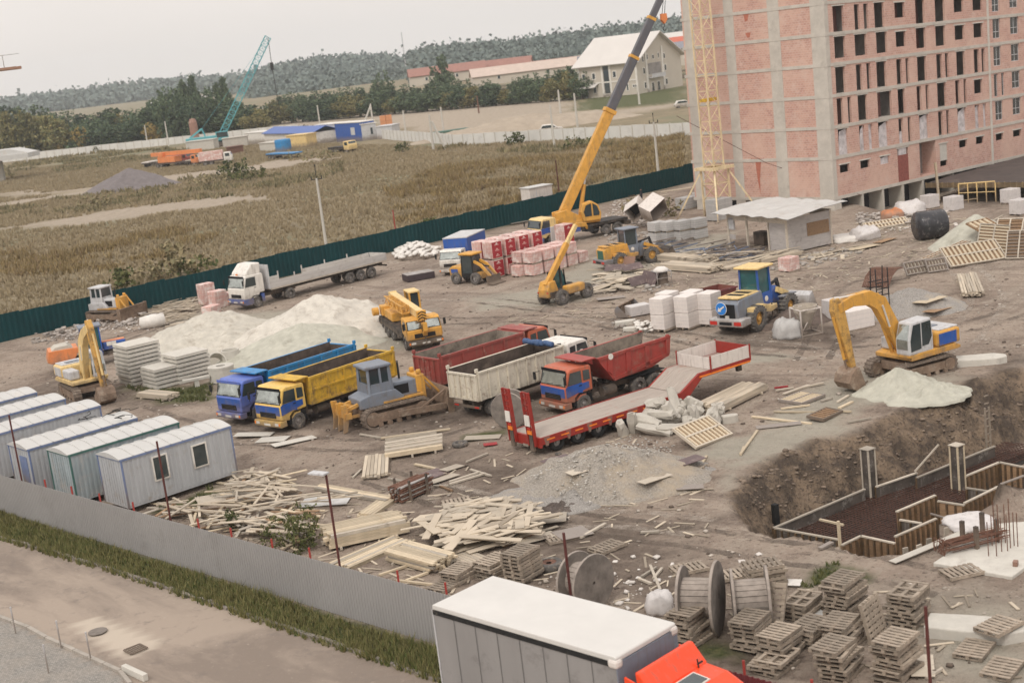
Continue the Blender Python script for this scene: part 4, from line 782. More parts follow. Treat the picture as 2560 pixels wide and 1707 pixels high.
# ================= heaps =================
HEAPS=[]
def htop(x,y):
    z=hgt(x,y)
    for (cx,cy,rx,ry,a,h,fl) in HEAPS:
        dx,dy=x-cx,y-cy; u=(dx*math.cos(a)+dy*math.sin(a))/rx; v=(-dx*math.sin(a)+dy*math.cos(a))/ry; r=math.hypot(u,v)
        if r<1: z=max(z,hgt(cx,cy)+h*(1-r**fl))
    return z
def heap(name,label,g,px,py,zp,rx,ry,rz,h,mt,seed,flat=1.2,rough=.25,fr=.5,cat='heap'):
    c=Z(g,px,py,zp); HEAPS.append((c.x,c.y,rx,ry,rad(rz),h,flat)); t_=MB(); nr,na=46,110; vs=[(0,0,h+h*.06*n3(seed,0,0))]
    for i in range(1,nr+1):
        r=i/nr
        for j in range(na):
            a=2*math.pi*j/na; k=1+.22*n3(math.cos(a)*1.3+seed,math.sin(a)*1.3,seed,3); x=rx*r*k*math.cos(a); y=ry*r*k*math.sin(a)
            z=h*max(0,(1-r**flat))*(1+.0)+rough*math.sin(min(1,r)*math.pi)*n3(x*fr,y*fr,seed,5)*.9+.13*n3(x*1.6,y*1.6,seed,5)*(1-r*.6)+.10*n3(math.atan2(y,x)*5,r*.8,seed,3)*math.sin(r*3.14) -(.12 if i==nr else 0)
            vs.append((x,y,z))
    fs=[(0,1+j,1+(j+1)%na) for j in range(na)]
    for i in range(nr-1):
        for j in range(na): a=1+i*na+j; b_=1+i*na+(j+1)%na; fs.append((a,a+na,b_+na,b_))
    t_.add(vs,fs); return one(t_,name,mt,label,cat,(c.x,c.y,hgt(c.x,c.y)),rz,smooth=True)
SAND=mat('pale_sand',(.50,.47,.41),.95,.18,1.2,(.30,.26,.21),.36,1.1,bump=1.,det=9); SANDG=mat('greenish_sand',(.44,.43,.365),.95,.16,1.5,(.29,.275,.225),.3,.9,bump=.8,det=9); SANDW=mat('whitish_sand',(.56,.525,.465),.95,.16,1.2,(.33,.29,.245),.36,1.0,bump=1.,det=9)
GRAV=mat('grey_gravel',(.29,.27,.25),.95,.4,14,(.40,.34,.27),.35,.5,bump=1.); SPOIL=mat('mixed_gravel_and_sand',(.30,.27,.235),.95,.4,12,(.38,.315,.24),.45,.45,bump=1.)
heap('sand_heap','lumpy pale sand heap behind the slab stacks','4',1,1,0,1,1,0,1,SAND,1) if 0 else None
heap('sand_heap','lumpy pale sand heap behind the stacked concrete slabs',4,1420,570,2.3,7.2,6.2,35,2.3,SAND,1.3,1.15,.35)
heap('sand_heap','highest whitish sand heap in front of the white flatbed lorry',4,2170,465,2.9,8.0,6.0,20,3.05,SANDW,5.1,1.0,.35)
heap('sand_heap','smooth greenish sand heap behind the blue tipper box',4,2070,640,2.1,6.0,4.2,15,2.0,SANDG,8.4,1.25,.12)
heap('sand_heap','greenish sand heap in front of the working excavator bucket','G',1120,790,1.15,2.5,1.8,20,1.15,SANDG,3.3,1.1,.12,1.)
heap('sand_heap','low spread of greenish sand at the rim of the pit','G',1380,960,.5,2.6,1.9,30,.5,SANDG,6.3,1.2,.15,1.)
heap('sand_heap','pale green sand heap behind the black wrapped roll','E',1230,560,2.3,4.2,3.2,30,2.3,SANDG,2.3,1.1,.1)
heap('gravel_heap','grey gravel heap right of the black scaffold frame','E',560,1330,1.4,3.7,3.0,20,1.4,GRAV,4.3,1.15,.1)
heap('gravel_heap','spread heap of grey gravel and sand before the red low loader','I',1040,520,1.6,5.0,3.6,-10,1.75,SPOIL,7.7,1.1,.3,.8)
heap('gravel_heap','flat gravel spread with dark sheets lying on it','I',700,880,.35,4.2,2.6,20,.4,GRAV,9.7,1.1,.15,.8)
heap('gravel_heap','low grey gravel spread below the fallen yellow panel','I',1560,640,.5,2.4,1.7,-20,.5,GRAV,1.9,1.1,.15,.8)
heap('gravel_mound','distant violet grey gravel mound in the field',1,880,1150,4.2,10,7,0,4.2,mat('violet_gravel',(.17,.15,.15),.95,.15,1,bump=.4),12.7,1.05,.3,.2)
heap('spoil_heap','dark spoil heap under the wheel loader bucket','F',2080,560,.7,3.2,2.0,35,.9,mat('dark_spoil',(.12,.09,.075),.95,.25,3,bump=.8),2.2,1.2,.2,1)
heap('rubble_heap','small dark heap of rubble at the edge of the track','I',560,1060,.3,1.2,.7,0,.35,mat('dark_spoil2',(.10,.08,.07),.95,.35,6,DUST,.2,bump=1),3.7,1.1,.15,2)
heap('bank','pale dug earth bank on the clearing beyond the wall',2,1300,790,3,26,9,10,3.4,mat('pale_bank',(.36,.30,.235),.95,.12,.5,bump=.4),8.9,1.4,.8,.1)
# ================= far side: white wall, poles, houses, huts =================
WL=[(-260,540),(-164,487),(-112,470),(-60,452),(-10.2,310),(-7.2,298),(12.6,278),(34.4,252),(60,226)]
names=['white panel wall running below the left tree belt','white panel wall behind the parked truck cranes','white panel wall beside the violet mound track','white panel wall behind the site huts','short return of the white wall by the leaning posts','white panel wall right of the leaning posts','white panel wall below the white car','white panel wall right of the crane boom']
for i,(a,c) in enumerate(zip(WL,WL[1:])):
    L_=math.hypot(c[0]-a[0],c[1]-a[1]); t=thing('white_wall',names[i],'wall',(*a,0),ang(a,c),'white boundary wall'); b=MB(); p=MB(); n=max(1,int(L_/3))
    for k in range(n): b.b2(L_*k/n+.1,L_*(k+1)/n-.1,-.06,.06,-.3,2.3+random.uniform(-.05,.05)); p.b2(L_*k/n-.12,L_*k/n+.1,-.12,.12,-.3,2.4)
    part(b,'panel',M['wfence'],t); part(p,'posts',M['conc'],t)
def pole(g,xb,yb,xt,yt,label,r=.16,ins=False,lean=None,name='utility_pole',mt=None,zb=0):
    B=Z(g,xb,yb,zb); zt=zat(g,xt,yt,B); tp_=vplane(g,xt,yt,B,0) if lean else Vector((B.x,B.y,zt))
    t=thing(name,label,'pole',(B.x,B.y,zb),0,'concrete poles'); top=tp_-B
    part(MB().tube((0,0,-.2),top,r,8,r*.65),'post',mt or M['conc2'],t)
    if ins:
        h=top.z; b=MB().tube((0,0,h),(0,0,h+ins),.035,5).bar((-.6,0,h-.05),(.6,0,h-.05),.07)
        for x in(-.55,.55): b.tube((x,0,h),(x,0,h+.25),.05,6)
        b.tube((0,0,h+ins),(0,0,h+ins+.2),.06,6); part(b,'insulator_bracket',M['dark'],t)
    return t
pole(4,2225,125,1,2163,1220,'concrete utility pole standing behind the green fence near the lorry',.15,1.3) if 0 else None
P0=Z(4,2228,128,0); 
pole(4,2222,128,4,0,0,'',.1) if 0 else None
def pole2(gb,xb,yb,gt,xt,yt,label,r=.16,ins=0,zb=0,name='utility_pole',mt=None):
    B=Z(gb,xb,yb,zb); zt=zat(gt,xt,yt,B); t=thing(name,label,'pole',(B.x,B.y,0),0,'poles standing in the field'); part(MB().tube((0,0,-.2),(0,0,zt),r,8,r*.65),'post',mt or M['conc2'],t)
    if ins:
        b=MB().tube((0,0,zt),(0,0,zt+ins),.04,5).bar((-.6,0,zt-.1),(.6,0,zt-.1),.08)
        for x in(-.55,.55): b.tube((x,0,zt-.05),(x,0,zt+.25),.06,6)
        b.tube((0,0,zt+ins),(0,0,zt+ins+.2),.07,6); part(b,'insulator_bracket',M['dark'],t)
    return t
pole2(4,2235,150,1,2163,1220,'pale concrete utility pole behind the green fence near the lorry',.18,1.3)
pole2(2,2180,1215,2,2155,835,'pale concrete utility pole behind the green fence near the mast',.2,1.0)
pole2(2,1468,1015,2,1447,720,'slim pale pole standing before the white car',.22)
pole2(2,1625,872,2,1608,638,'pale pole left of the crane boom above the wall',.28)
pole2(2,1510,790,2,1498,615,'pale pole below the left corner of the white house',.3)
pole2(2,710,912,2,707,730,'pale pole in the middle of the bare clearing',.28)
pole2(2,450,912,2,440,755,'pale pole right of the orange brick pile',.28)
pole2(2,232,890,2,208,710,'tall pole of the leaning pair beside the blue huts',.28)
pole2(2,2048,712,2,2040,580,'pale pole in front of the white house gable',.3)
pole2(2,950,775,2,944,655,'brown pole below the middle tree belt',.25,mt=M['rustm'])
pole2(1,1155,1000,1,1132,830,'pale pole in front of the white wall left of the blue crane',.25)
pole2(1,1012,1000,1,985,855,'pale pole left of the blue crane by the white wall',.25)
pole2(1,1500,885,1,1488,800,'short pale pole behind the blue crane',.3)
pole2(1,185,1110,1,170,1000,'pale pole at the far left under the trees',.3)
pole2(1,478,1040,1,458,915,'thin pole before the trees left of the yellow tree',.18)
pole2(1,2190,870,1,2172,720,'pale pole on the bare slope right of the lamp',.28)
pole2(1,1990,735,1,1980,655,'short pale pole at the top of the bare slope',.3)
pole2(1,2288,700,1,2280,615,'lamp pole at the foot of the middle tree belt',.25)
pole2(1,1815,860,1,1800,730,'street lamp pole beside the autumn tree',.25,.0)
pole2(2,1500,1330,2,1500,1090,'dark thin pole behind the green fence by the white container',.1,mt=M['rod'])
for (a,b_,lb) in [((2,150,890),(2,210,720),'leaning brace post of the pair beside the blue huts'),((2,725,1025),(2,625,830),'thick white post leaning against its twin at the wall end')]:
    B=Z(*a); T=vplane(b_[0],b_[1],b_[2],B,0); one(MB().tube((0,0,0),T-B,.26,8),'leaning_post',M['conc2'],lb,'post',B)
pole2(2,640,1030,2,618,785,'upright white post beside the leaning one at the wall end',.28)
pole2(5,395,130,2,372,1435,'red painted pole behind the green fence right of the lorry',.09,mt=M['redpost'],name='red_pole')
o=pole2(2,455,500,2,428,220,'tall thin lattice radio mast on the hazy hill',.7,0,name='radio_mast',mt=M['lgrey'])
# white house
def gable(o0,az,Lh,Wh,Hw,Hr,name,label,wallm,roofm,wins=(),ov=.8,group=None,ridge='x'):
    t=thing(name,label,'house',(o0[0],o0[1],0),az,group); 
    b=MB().b2(0,Lh,0,Wh,-1,Hw); b.prism([(0,Hw),(Wh,Hw),(Wh/2,Hw+Hr)],.02,Lh-.02,'x'); part(b,'wall',wallm,t)
    r=MB(); s_=Hr/(Wh/2)
    r.quad([(-ov,-ov,Hw-ov*s_),(Lh+ov,-ov,Hw-ov*s_),(Lh+ov,Wh/2,Hw+Hr+.1),(-ov,Wh/2,Hw+Hr+.1)],.25); r.quad([(Lh+ov,Wh+ov,Hw-ov*s_),(-ov,Wh+ov,Hw-ov*s_),(-ov,Wh/2,Hw+Hr+.1),(Lh+ov,Wh/2,Hw+Hr+.1)],.25); part(r,'roof',roofm,t)
    for (sd,u,z,w_,h_) in wins:
        if sd=='s': f=MB().b2(u-.25,u+w_+.25,-.1,.0,z-.25,z+h_+.25); w2=part(f,'window',M['white'],t); part(MB().b2(u,u+w_,-.14,-.1,z,z+h_),'pane',M['glass'],w2)
        else: f=MB().b2(Lh,Lh+.1,u-.25,u+w_+.25,z-.25,z+h_+.25); w2=part(f,'window',M['white'],t); part(MB().b2(Lh+.1,Lh+.14,u,u+w_,z,z+h_),'pane',M['glass'],w2)
    return t
cream=mat('cream_render',(.52,.47,.40),.9,.05,.3); pinkroof=mat('pale_sheet_roof',(.58,.55,.52),.6,.05,.2); brownroof=mat('brown_tile_roof',(.30,.15,.12),.8,.15,1); redroof=mat('red_tile_roof',(.50,.13,.08),.8,.12,1); greyroof=mat('slate_roof',(.22,.22,.25),.8,.1,1)
# near long wall faces left-front; gable faces right-front
HL=Z('O',215,1010,0); HM=Z('O',1150,950,0); HRr=Z('O',1800,870,0)
az=ang(HL,HM); Lh=(HM-HL).length; zE=zat('O',190,540,HL); 
zE2=zat('O',130,530,HL); print('house',HL,HM,HRr,Lh,az,zE)
def hwin(n): pass
wh=gable(HL,-38,21,26,10.2,7.2,'white_house','large cream two storey house with a big pale roof beyond the wall',cream,pinkroof,
  [('s',1.6,5.6,.9,1.6),('s',5.2,5.6,.9,1.6),('s',5.2,1.4,.9,1.6),('s',1.7,.2,1.2,2.6),('s',12.6,5.6,.9,1.6),('s',17,1.4,.5,1.8),('s',19.2,2.2,.5,.6),('s',20,2.2,.5,.6),('s',18.5,7.2,.5,.6),
   ('e',3.4,1.4,.9,1.6),('e',3.4,5.6,.9,1.6),('e',3.4,9.2,.7,1.4),('e',6.0,9.6,.5,1.4),('e',9.2,9.6,.8,1.),('e',12.5,9.6,.5,1.4),('e',15.8,1.4,.9,1.6),('e',15.8,5.6,.9,1.6),('e',15.8,9.2,.7,1.4),('e',7.6,.2,1.1,2.4),('e',11,.2,1.1,2.4)],ov=1.4)
b=MB()
for x in (0,8.4,11.2,20.4): b.b2(x,x+.6,-.2,-.02,-.5,10)
b.b2(8.8,11.4,-.3,-.02,.5,.9)
for y in (4.9,14.4): b.b2(21.02,21.25,y,y+.8,-.5,13)
b.b2(0,21,-.15,-.01,4.1,4.5); part(b,'white_pilasters',M['white'],wh)
part(MB().b2(9.2,11,-.12,-.02,1,9.2),'stair_glazing',M['glass'],wh)
part(MB().b2(21.02,22.4,6.2,14,4.0,4.3).b2(22.3,22.4,6.2,14,4.3,5.2),'balcony',M['lgrey'],wh); part(MB().b2(21.02,21.1,6.4,13.8,5.2,8.4),'balcony_recess',M['inner'],wh)
part(MB().quad([(-.5,-2.6,3.2),(7,-2.6,3.2),(7,0,4.2),(-.5,0,4.2)],.2),'porch_roof',pinkroof,wh)
def fhouse(g,x,y,Yd,az,L_,W_,hw,hr,label,wm,rm,name='far_house'):
    d=ray(g,x,y); k=Yd/d.y; top=CH+d.z*k; z0=top-hw-hr; t=gable((d.x*k,Yd),az,L_,W_,hw,hr,name,label,wm,rm,[('s',L_*.2,1,1,1.3),('s',L_*.6,1,1,1.3)],.6,'roofs showing between the far trees'); t.location.z=z0; return t
fhouse(2,470,478,640,5,34,12,3.5,3,'low brown roofed house at the left end of the wooded ridge',cream,brownroof)
fhouse(2,780,445,650,-8,34,12,3.5,3.2,'brown roofed house right of the tallest ridge tree',cream,brownroof)
fhouse(2,900,478,600,4,52,14,3,3,'long low pale roofed barn in the middle of the ridge',cream,mat('tan_roof',(.52,.42,.36),.8,.1,.5))
fhouse(2,1180,440,620,-6,48,14,4,3.6,'wide red brown roofed house right of the pale barn',cream,brownroof)
fhouse(2,1620,392,560,-12,16,9,5,4.5,'small gabled cottage with slate roof left of the cream house',M['white'],greyroof)
fhouse(2,2060,252,560,8,32,12,4,4,'pale roofed house with red gables behind the crane boom',M['white'],pinkroof)
fhouse(2,2255,262,520,4,24,12,5,3,'red roofed house at the building edge',cream,redroof)
fhouse(2,2230,300,500,4,30,12,5,2,'grey flat roofed house before the red roof',cream,greyroof)
fhouse(1,560,690,1900,4,230,60,5,9,'long pale arched hall far off at the left horizon',M['lgrey'],mat('pale_hall_roof',(.40,.42,.45),.7,.05,.05),'far_hall')
fhouse(1,1000,700,1400,4,60,30,6,5,'small white hall beside the long one at the horizon',M['white'],pinkroof,'far_hall')
# huts and stores by the blue crane
def box_store(g,x0,y0,x1,y1,depth,h,name,label,wm,rm,trim=None,hip=False,cat='hut',z=0):
    A_=Z(g,x0,y0,z); B_=Z(g,x1,y1,z); L_=(B_-A_).length; t=thing(name,label,cat,(A_.x,A_.y,0),ang(A_,B_)); part(MB().b2(0,L_,0,depth,0,h),'body',wm,t)
    if hip: part(MB().quad([(-.5,-.6,h-.05),(L_*.5,-.6,h-.05),(L_*.5,depth/2,h+1.4),(-.5,depth/2,h+1.4)],.12).quad([(L_*.5,-.6,h-.05),(L_+.5,-.6,h-.05),(L_+.5,depth/2,h+1.4),(L_*.5,depth/2,h+1.4)],.12).quad([(L_+.5,depth+.6,h),(-.5,depth+.6,h),(-.5,depth/2,h+1.4),(L_+.5,depth/2,h+1.4)],.12),'roof',rm,t)
    else: part(MB().b2(-.2,L_+.2,-.2,depth+.2,h+.003,h+.2),'roof',rm,t)
    if trim: part(MB().b2(L_*.6,L_*.75,-.06,-.003,h*.35,h*.75),'window',trim,t)
    return t
box_store('A',1190,395,1670,400,7,3.0,'site_hut','white site hut with a bright blue pitched roof',M['white'],M['blue'],M['glass'],True)
box_store('A',1890,375,2145,365,4,4.6,'site_hut','deep blue site hut with white roof and one window',M['blue'],M['white'],M['lgrey'])
box_store('A',2145,365,2290,345,5,4,'site_hut','pale blue and white hut right of the deep blue one',M['lgrey'],M['white'],M['glass'])
box_store('A',1700,360,1880,350,5,4,'site_hut','pale hut left of the deep blue one',M['lgrey'],M['white'],M['glass'])
box_store('A',2290,350,2440,335,5,3,'site_hut','grey hut at the end of the hut row',M['lgrey'],M['lgrey'])
box_store('A',1410,445,1600,430,4,3.2,'storage_container','ochre yellow ribbed container before the blue roofed hut',M['ylight'],M['ylight'],None,False,'container')
box_store('A',1000,395,1190,385,5,3,'storage_container','white container left of the blue roofed hut',M['white'],M['white'],None,False,'container')
box_store('A',1140,470,1290,460,4,2,'concrete_block_stack','low pale block stack left of the blue tank',M['conc2'],M['conc2'],None,False,'blocks')
box_store('A',780,440,1020,410,4,2.6,'concrete_block_stack','long grey block stack right of the blue crane',M['conc'],M['conc'],None,False,'blocks')
box_store('A',420,470,690,440,4,2.6,'concrete_block_stack','long pale block stack under the blue crane',M['conc2'],M['conc2'],None,False,'blocks')
box_store('A',840,500,980,480,3,1.8,'skip','low rust red skip behind the pale truck',M['rustm'],M['rustm'],None,False,'skip')
p=Z('A',1372,468); one(MB().lathe([(.001,0),(2.0,0),(2.0,2.6),(1.9,3.0),(.001,3.0)],n=20),'water_tank',M['cblue'],'round blue tank before the ochre container','tank',p)
p=Z(2,305,905); o=MB()
for i in range(3):
    for j in range(3-(i>0)): o.box((j*1.6,0,.8+i*1.45),(1.5,1.6,1.4))
one(o,'brick_pile',mat('orange_brick',(.60,.27,.13),.9,.15,1),'orange brick packs piled right of the site huts','bricks',p)
p=Z('A',510,385); t=thing('silo','small rust brown upright silo left of the blue crane','silo',(p.x,p.y,0),0); part(MB().lathe([(.001,0),(1.3,0),(1.3,6.5),(.9,7.6),(.001,7.8)],n=14),'tank',mat('brown_silo',(.30,.17,.13),.8,.2,1),t)
p=Z(2,735,945); one(MB().b2(-5,5,-1.5,1.5,0,1.4),'green_container',mat('dark_green_paint',(.03,.12,.09),.6,.1,1),'low dark green container at the end of the white wall','container',p+Vector((0,6,0)),15,bevel=.1)
# ---- canopy at the left edge, counter jib in the sky
p=Z(1,12,1240); t=thing('fuel_canopy','white roofed canopy on a grey column at the left edge','canopy',(p.x,p.y,0),0); zt=zat(1,12,1095,p); part(MB().b2(-1.1,.9,-.8,.8,0,zt),'column',M['conc'],t); part(MB().b2(-16,9.5,-5,5,zt,zt+1.2).prism([(-16,zt+1.2),(9.5,zt+1.2),(5,zt+2.6),(-16,zt+2.6)],-4,4,'y'),'roof',M['roofw'],t)
Yj=118; d=ray(1,128,462); k=Yj/d.y; ej=Vector((d.x*k,Yj,CH+d.z*k))
t=thing('tower_crane_jib','end of an orange tower crane counter jib with grey ballast at the left edge','tower crane',ej,-4)
part(MB().b2(-20,0,-.6,-.5,-.1,.1).b2(-20,0,.5,.6,-.1,.1).b2(-20,0,-.5,.5,-.14,-.1),'jib_beam',M['orange'],t); part(MB().b2(-4.1,-2.9,-.45,.45,-2.4,-.16).b2(-5.6,-4.2,-.45,.45,-2.4,-.16).b2(-7.1,-5.7,-.45,.45,-2.4,-.16),'ballast_block',M['conc'],t)
part(MB().lathe([(.3,-.5),(.3,.5)],(-2.3,0,.42),'y',12).b2(-5,-3,-.4,.4,0.101,.8),'hoist_winch',M['ggrey'],t); b=MB()
for x in np.arange(-19,0,1.6): b.tube((x,.55,.1),(x,.55,1.1),.03,5)
b.path([(-19,.55,1.1),(0,.55,1.1)],.03); part(b,'hand_rail',M['lgrey'],t)
zc=ej.z; part(lattice(MB(),-zc+.2,3,1.8,12,.2,.1).xf((-26,0,0)),'mast',M['orange'],t); part(MB().b2(-26,-20,-.6,.6,-.1,.1),'slewing_platform',M['orange'],t); part(lattice(MB(),0,30,1.2,20,.12,.08).xf((-27,0,.5),0,-90),'main_jib',M['orange'],t)
# ================= vehicle kit (x forward, y left, z up, origin on the ground) =================
WC={}
def wheel(par,x,y,r=.5,w=.3,rim='rim',name='wheel',ty='tyre',steer=0,z=None,tread=False):
    k=(r,w,rim,ty,tread)
    if k not in WC:
        t=MB().lathe([(r*.55,-w/2*.9),(r*.9,-w/2),(r,-w/2*.75),(r,w/2*.75),(r*.9,w/2),(r*.55,w/2*.9)],ax='y',n=28,close=False)
        t.lathe([(r*.55,-w/2*.9),(r*.52,-w*.1),(r*.52,w*.1),(r*.55,w/2*.9)],ax='y',n=28,close=False)
        if tread:
            for i in range(22): a=2*math.pi*i/22; t.box((r*1.0*math.cos(a),0,r*1.0*math.sin(a)),(r*.09,w*.98,r*.12),ry=-math.degrees(a)+0)
        rm=MB().lathe([(.001,-w*.12),(r*.55,-w*.12),(r*.55,w*.12),(r*.4,w*.2),(r*.34,w*.05),(r*.2,w*.05),(r*.17,w*.38),(.001,w*.42)],ax='y',n=20,close=False)
        rm.lathe([(.001,w*.12),(r*.55,w*.12),(r*.55,-w*.12),(r*.4,-w*.2),(r*.34,-w*.05),(r*.2,-w*.05),(r*.17,-w*.38),(.001,-w*.42)],ax='y',n=20,close=False)
        a=t.mesh('wheel',M[ty]); fixn(a); a.polygons.foreach_set('use_smooth',[True]*len(a.polygons)); b=rm.mesh('rim',M[rim]); fixn(b); WC[k]=(a,b)
    a,b=WC[k]; o=bpy.data.objects.new(name,a); COL.objects.link(o); o.parent=par; o.location=(x,y,r if z is None else z); o.rotation_euler=(0,0,rad(steer))
    q=bpy.data.objects.new('rim',b); COL.objects.link(q); q.parent=o; return o
def cabover(t,xf,w,h0,h1,ln,body,low=None,side=None,roofw=None,bump=None,visor=True,glass='glare',mirrors=True,z0=.75,rake=.28,sleeper=True,rwin=True):
    """cab over the front axle; xf = front face x"""
    B=M[body]; zb=h0; zt=h1; xb=xf-ln; wl=zb+(zt-zb)*.50
    sh=MB().prism([(xf,zb),(xf,wl-.12),(xf-rake*.25,wl),(xf-rake,zt-.14),(xf-rake-.22,zt),(xb+.1,zt),(xb,zt-.12),(xb,zb+.35),(xf-.95*ln*.55-.55,zb+.35),(xf-.95*ln*.55-.35,zb+.05),(xf-.6,zb-.1)][::1],-w/2,w/2); cab=part(sh,'cab',B,t,bevel=.07)
    # windscreen on the raked face
    p0=Vector((xf-rake*.25,0,wl)); p1=Vector((xf-rake,0,zt-.14)); d=(p1-p0); nn=Vector((d.z,0,-d.x)).normalized()
    def on(u,y,o=.012): q=p0+d*u+nn*o; return (q.x,y,q.z)
    ws=part(MB().quad([on(.02,w/2-.10),on(.02,-w/2+.10),on(.9,-w/2+.14),on(.9,w/2-.14)],.02),'windscreen',M[glass],cab)
    part(MB().quad([on(-.02,w/2-.05,.006),on(-.02,-w/2+.05,.006),on(.96,-w/2+.07,.006),on(.96,w/2-.07,.006)],.02),'windscreen_seal',M['grille'],cab)
    wip=MB()
    for y in (-w*.22,w*.12): wip.bar(on(.04,y,.03),on(.10,y+.5,.03),.03)
    part(wip,'wiper',M['black'],ws)
    if visor: part(MB().quad([on(.93,w/2-.06,.05),on(.93,-w/2+.06,.05),on(1.12,-w/2+.06,.10),on(1.12,w/2-.06,.10)],.03),'sun_visor',M['grille'] if body!='lblue' else M['lblue'],cab)
    # side glass, door, blue lower flash
    for sg in (1,-1):
        y=sg*(w/2+.012)
        def sq(pts,th=.02,yy=None):
            yy=y if yy is None else yy; P_=[(x,yy,z) for x,z in pts]; return MB().quad(P_ if sg<0 else P_[::-1],th)
        xd=xf-rake-.12; xe=xf-ln*.62
        dr=part(sq([(xf-.16,wl-.32),(xe,zb+.28 if False else wl-.55),(xe,wl+.02),(xf-.16,wl+.0)],.02,sg*(w/2+.004)),'door_panel',M[side or body],cab)
        dw=part(sq([(xf-.20,wl+.03),(xe+.02,wl+.03),(xe+.02,zt-.2),(xd-.02,zt-.2)]),'side_window',M['glass'],cab)
        if side: part(sq([(xf-.05,wl-.62),(xb+.25,wl-.35),(xb+.25,wl-.02),(xf-.05,wl-.06)],.02,sg*(w/2+.006)),'side_flash',M[side],cab)
        if rwin and ln>1.5: part(sq([(xe-.12,wl+.10),(xb+.16,wl+.10),(xb+.18,zt-.26),(xe-.12,zt-.22)]),'rear_side_window',M['glass'],cab)
        part(MB().box((xe+.14,sg*(w/2+.03),wl-.12),(.2,.03,.05)),'handle',M['grille'],dr)
        # wheel arch and step
        part(MB().prism([(xf-.5,.45),(xf-.62,.95),(xf-.9,1.15),(xf-1.45,1.15),(xf-1.75,.95),(xf-1.85,.5),(xf-1.7,.5),(xf-1.6,.85),(xf-1.4,1.03),(xf-.98,1.03),(xf-.75,.85),(xf-.68,.45)],sg*(w/2-.35),sg*(w/2+.0)),'wheel_arch',M['grille'],t)
        if mirrors:
            b=MB().path([(xf-.1,sg*w/2,zt-.25),(xf+.12,sg*(w/2+.2),zt-.3),(xf+.12,sg*(w/2+.2),wl+.05)],.018,5); m_=part(b,'mirror_arm',M['black'],cab); part(MB().box((xf+.12,sg*(w/2+.22),(zt+wl)/2-.05),(.06,.18,.42)),'mirror',M['black'],m_)
    if low: part(MB().b2(xf-.02,xf+.015,-w/2+.08,w/2-.08,wl-.62,wl-.12),'front_panel',M[low],cab)
    part(MB().b2(xf-.02,xf+.03,-w*.30,w*.30,zb+.12,zb+.42),'grille',M['grille'],cab); s=MB()
    for i in range(3): s.b2(xf+.03,xf+.042,-w*.29,w*.29,zb+.17+i*.09,zb+.19+i*.09)
    part(s,'grille_bars',M['dark'],cab)
    # bumper with lamps
    bp=part(MB().prism([(xf-.35,zb-.38),(xf+.12,zb-.38),(xf+.16,zb-.28),(xf+.14,zb-.03),(xf-.35,zb-.03)],-w/2-.01,w/2+.01),'bumper',M[bump or body],t,bevel=.03)
    for sg in(1,-1):
        part(MB().b2(xf+.12,xf+.175,sg*w*.30,sg*w*.43,zb-.26,zb-.12),'headlight',M['chrome'],bp)
        part(MB().b2(xf+.11,xf+.172,sg*w*.445,sg*w*.49,zb-.26,zb-.12),'indicator',M['lampo'],bp)
    part(MB().b2(xf+.14,xf+.17,-.27,.27,zb-.30,zb-.18),'number_plate',M['chrome'],bp)
    return cab
def chassis(t,x0,x1,z=.85,w=.85):
    b=MB().b2(x0,x1,w/2-.05,w/2+.05,z-.14,z+.14).b2(x0,x1,-w/2-.05,-w/2+.05,z-.14,z+.14)
    for x in np.arange(x0+.3,x1,.9): b.b2(x,x+.1,-w/2+.05,w/2-.05,z-.1,z+.1)
    o=part(b,'chassis',M['dark'],t); return o
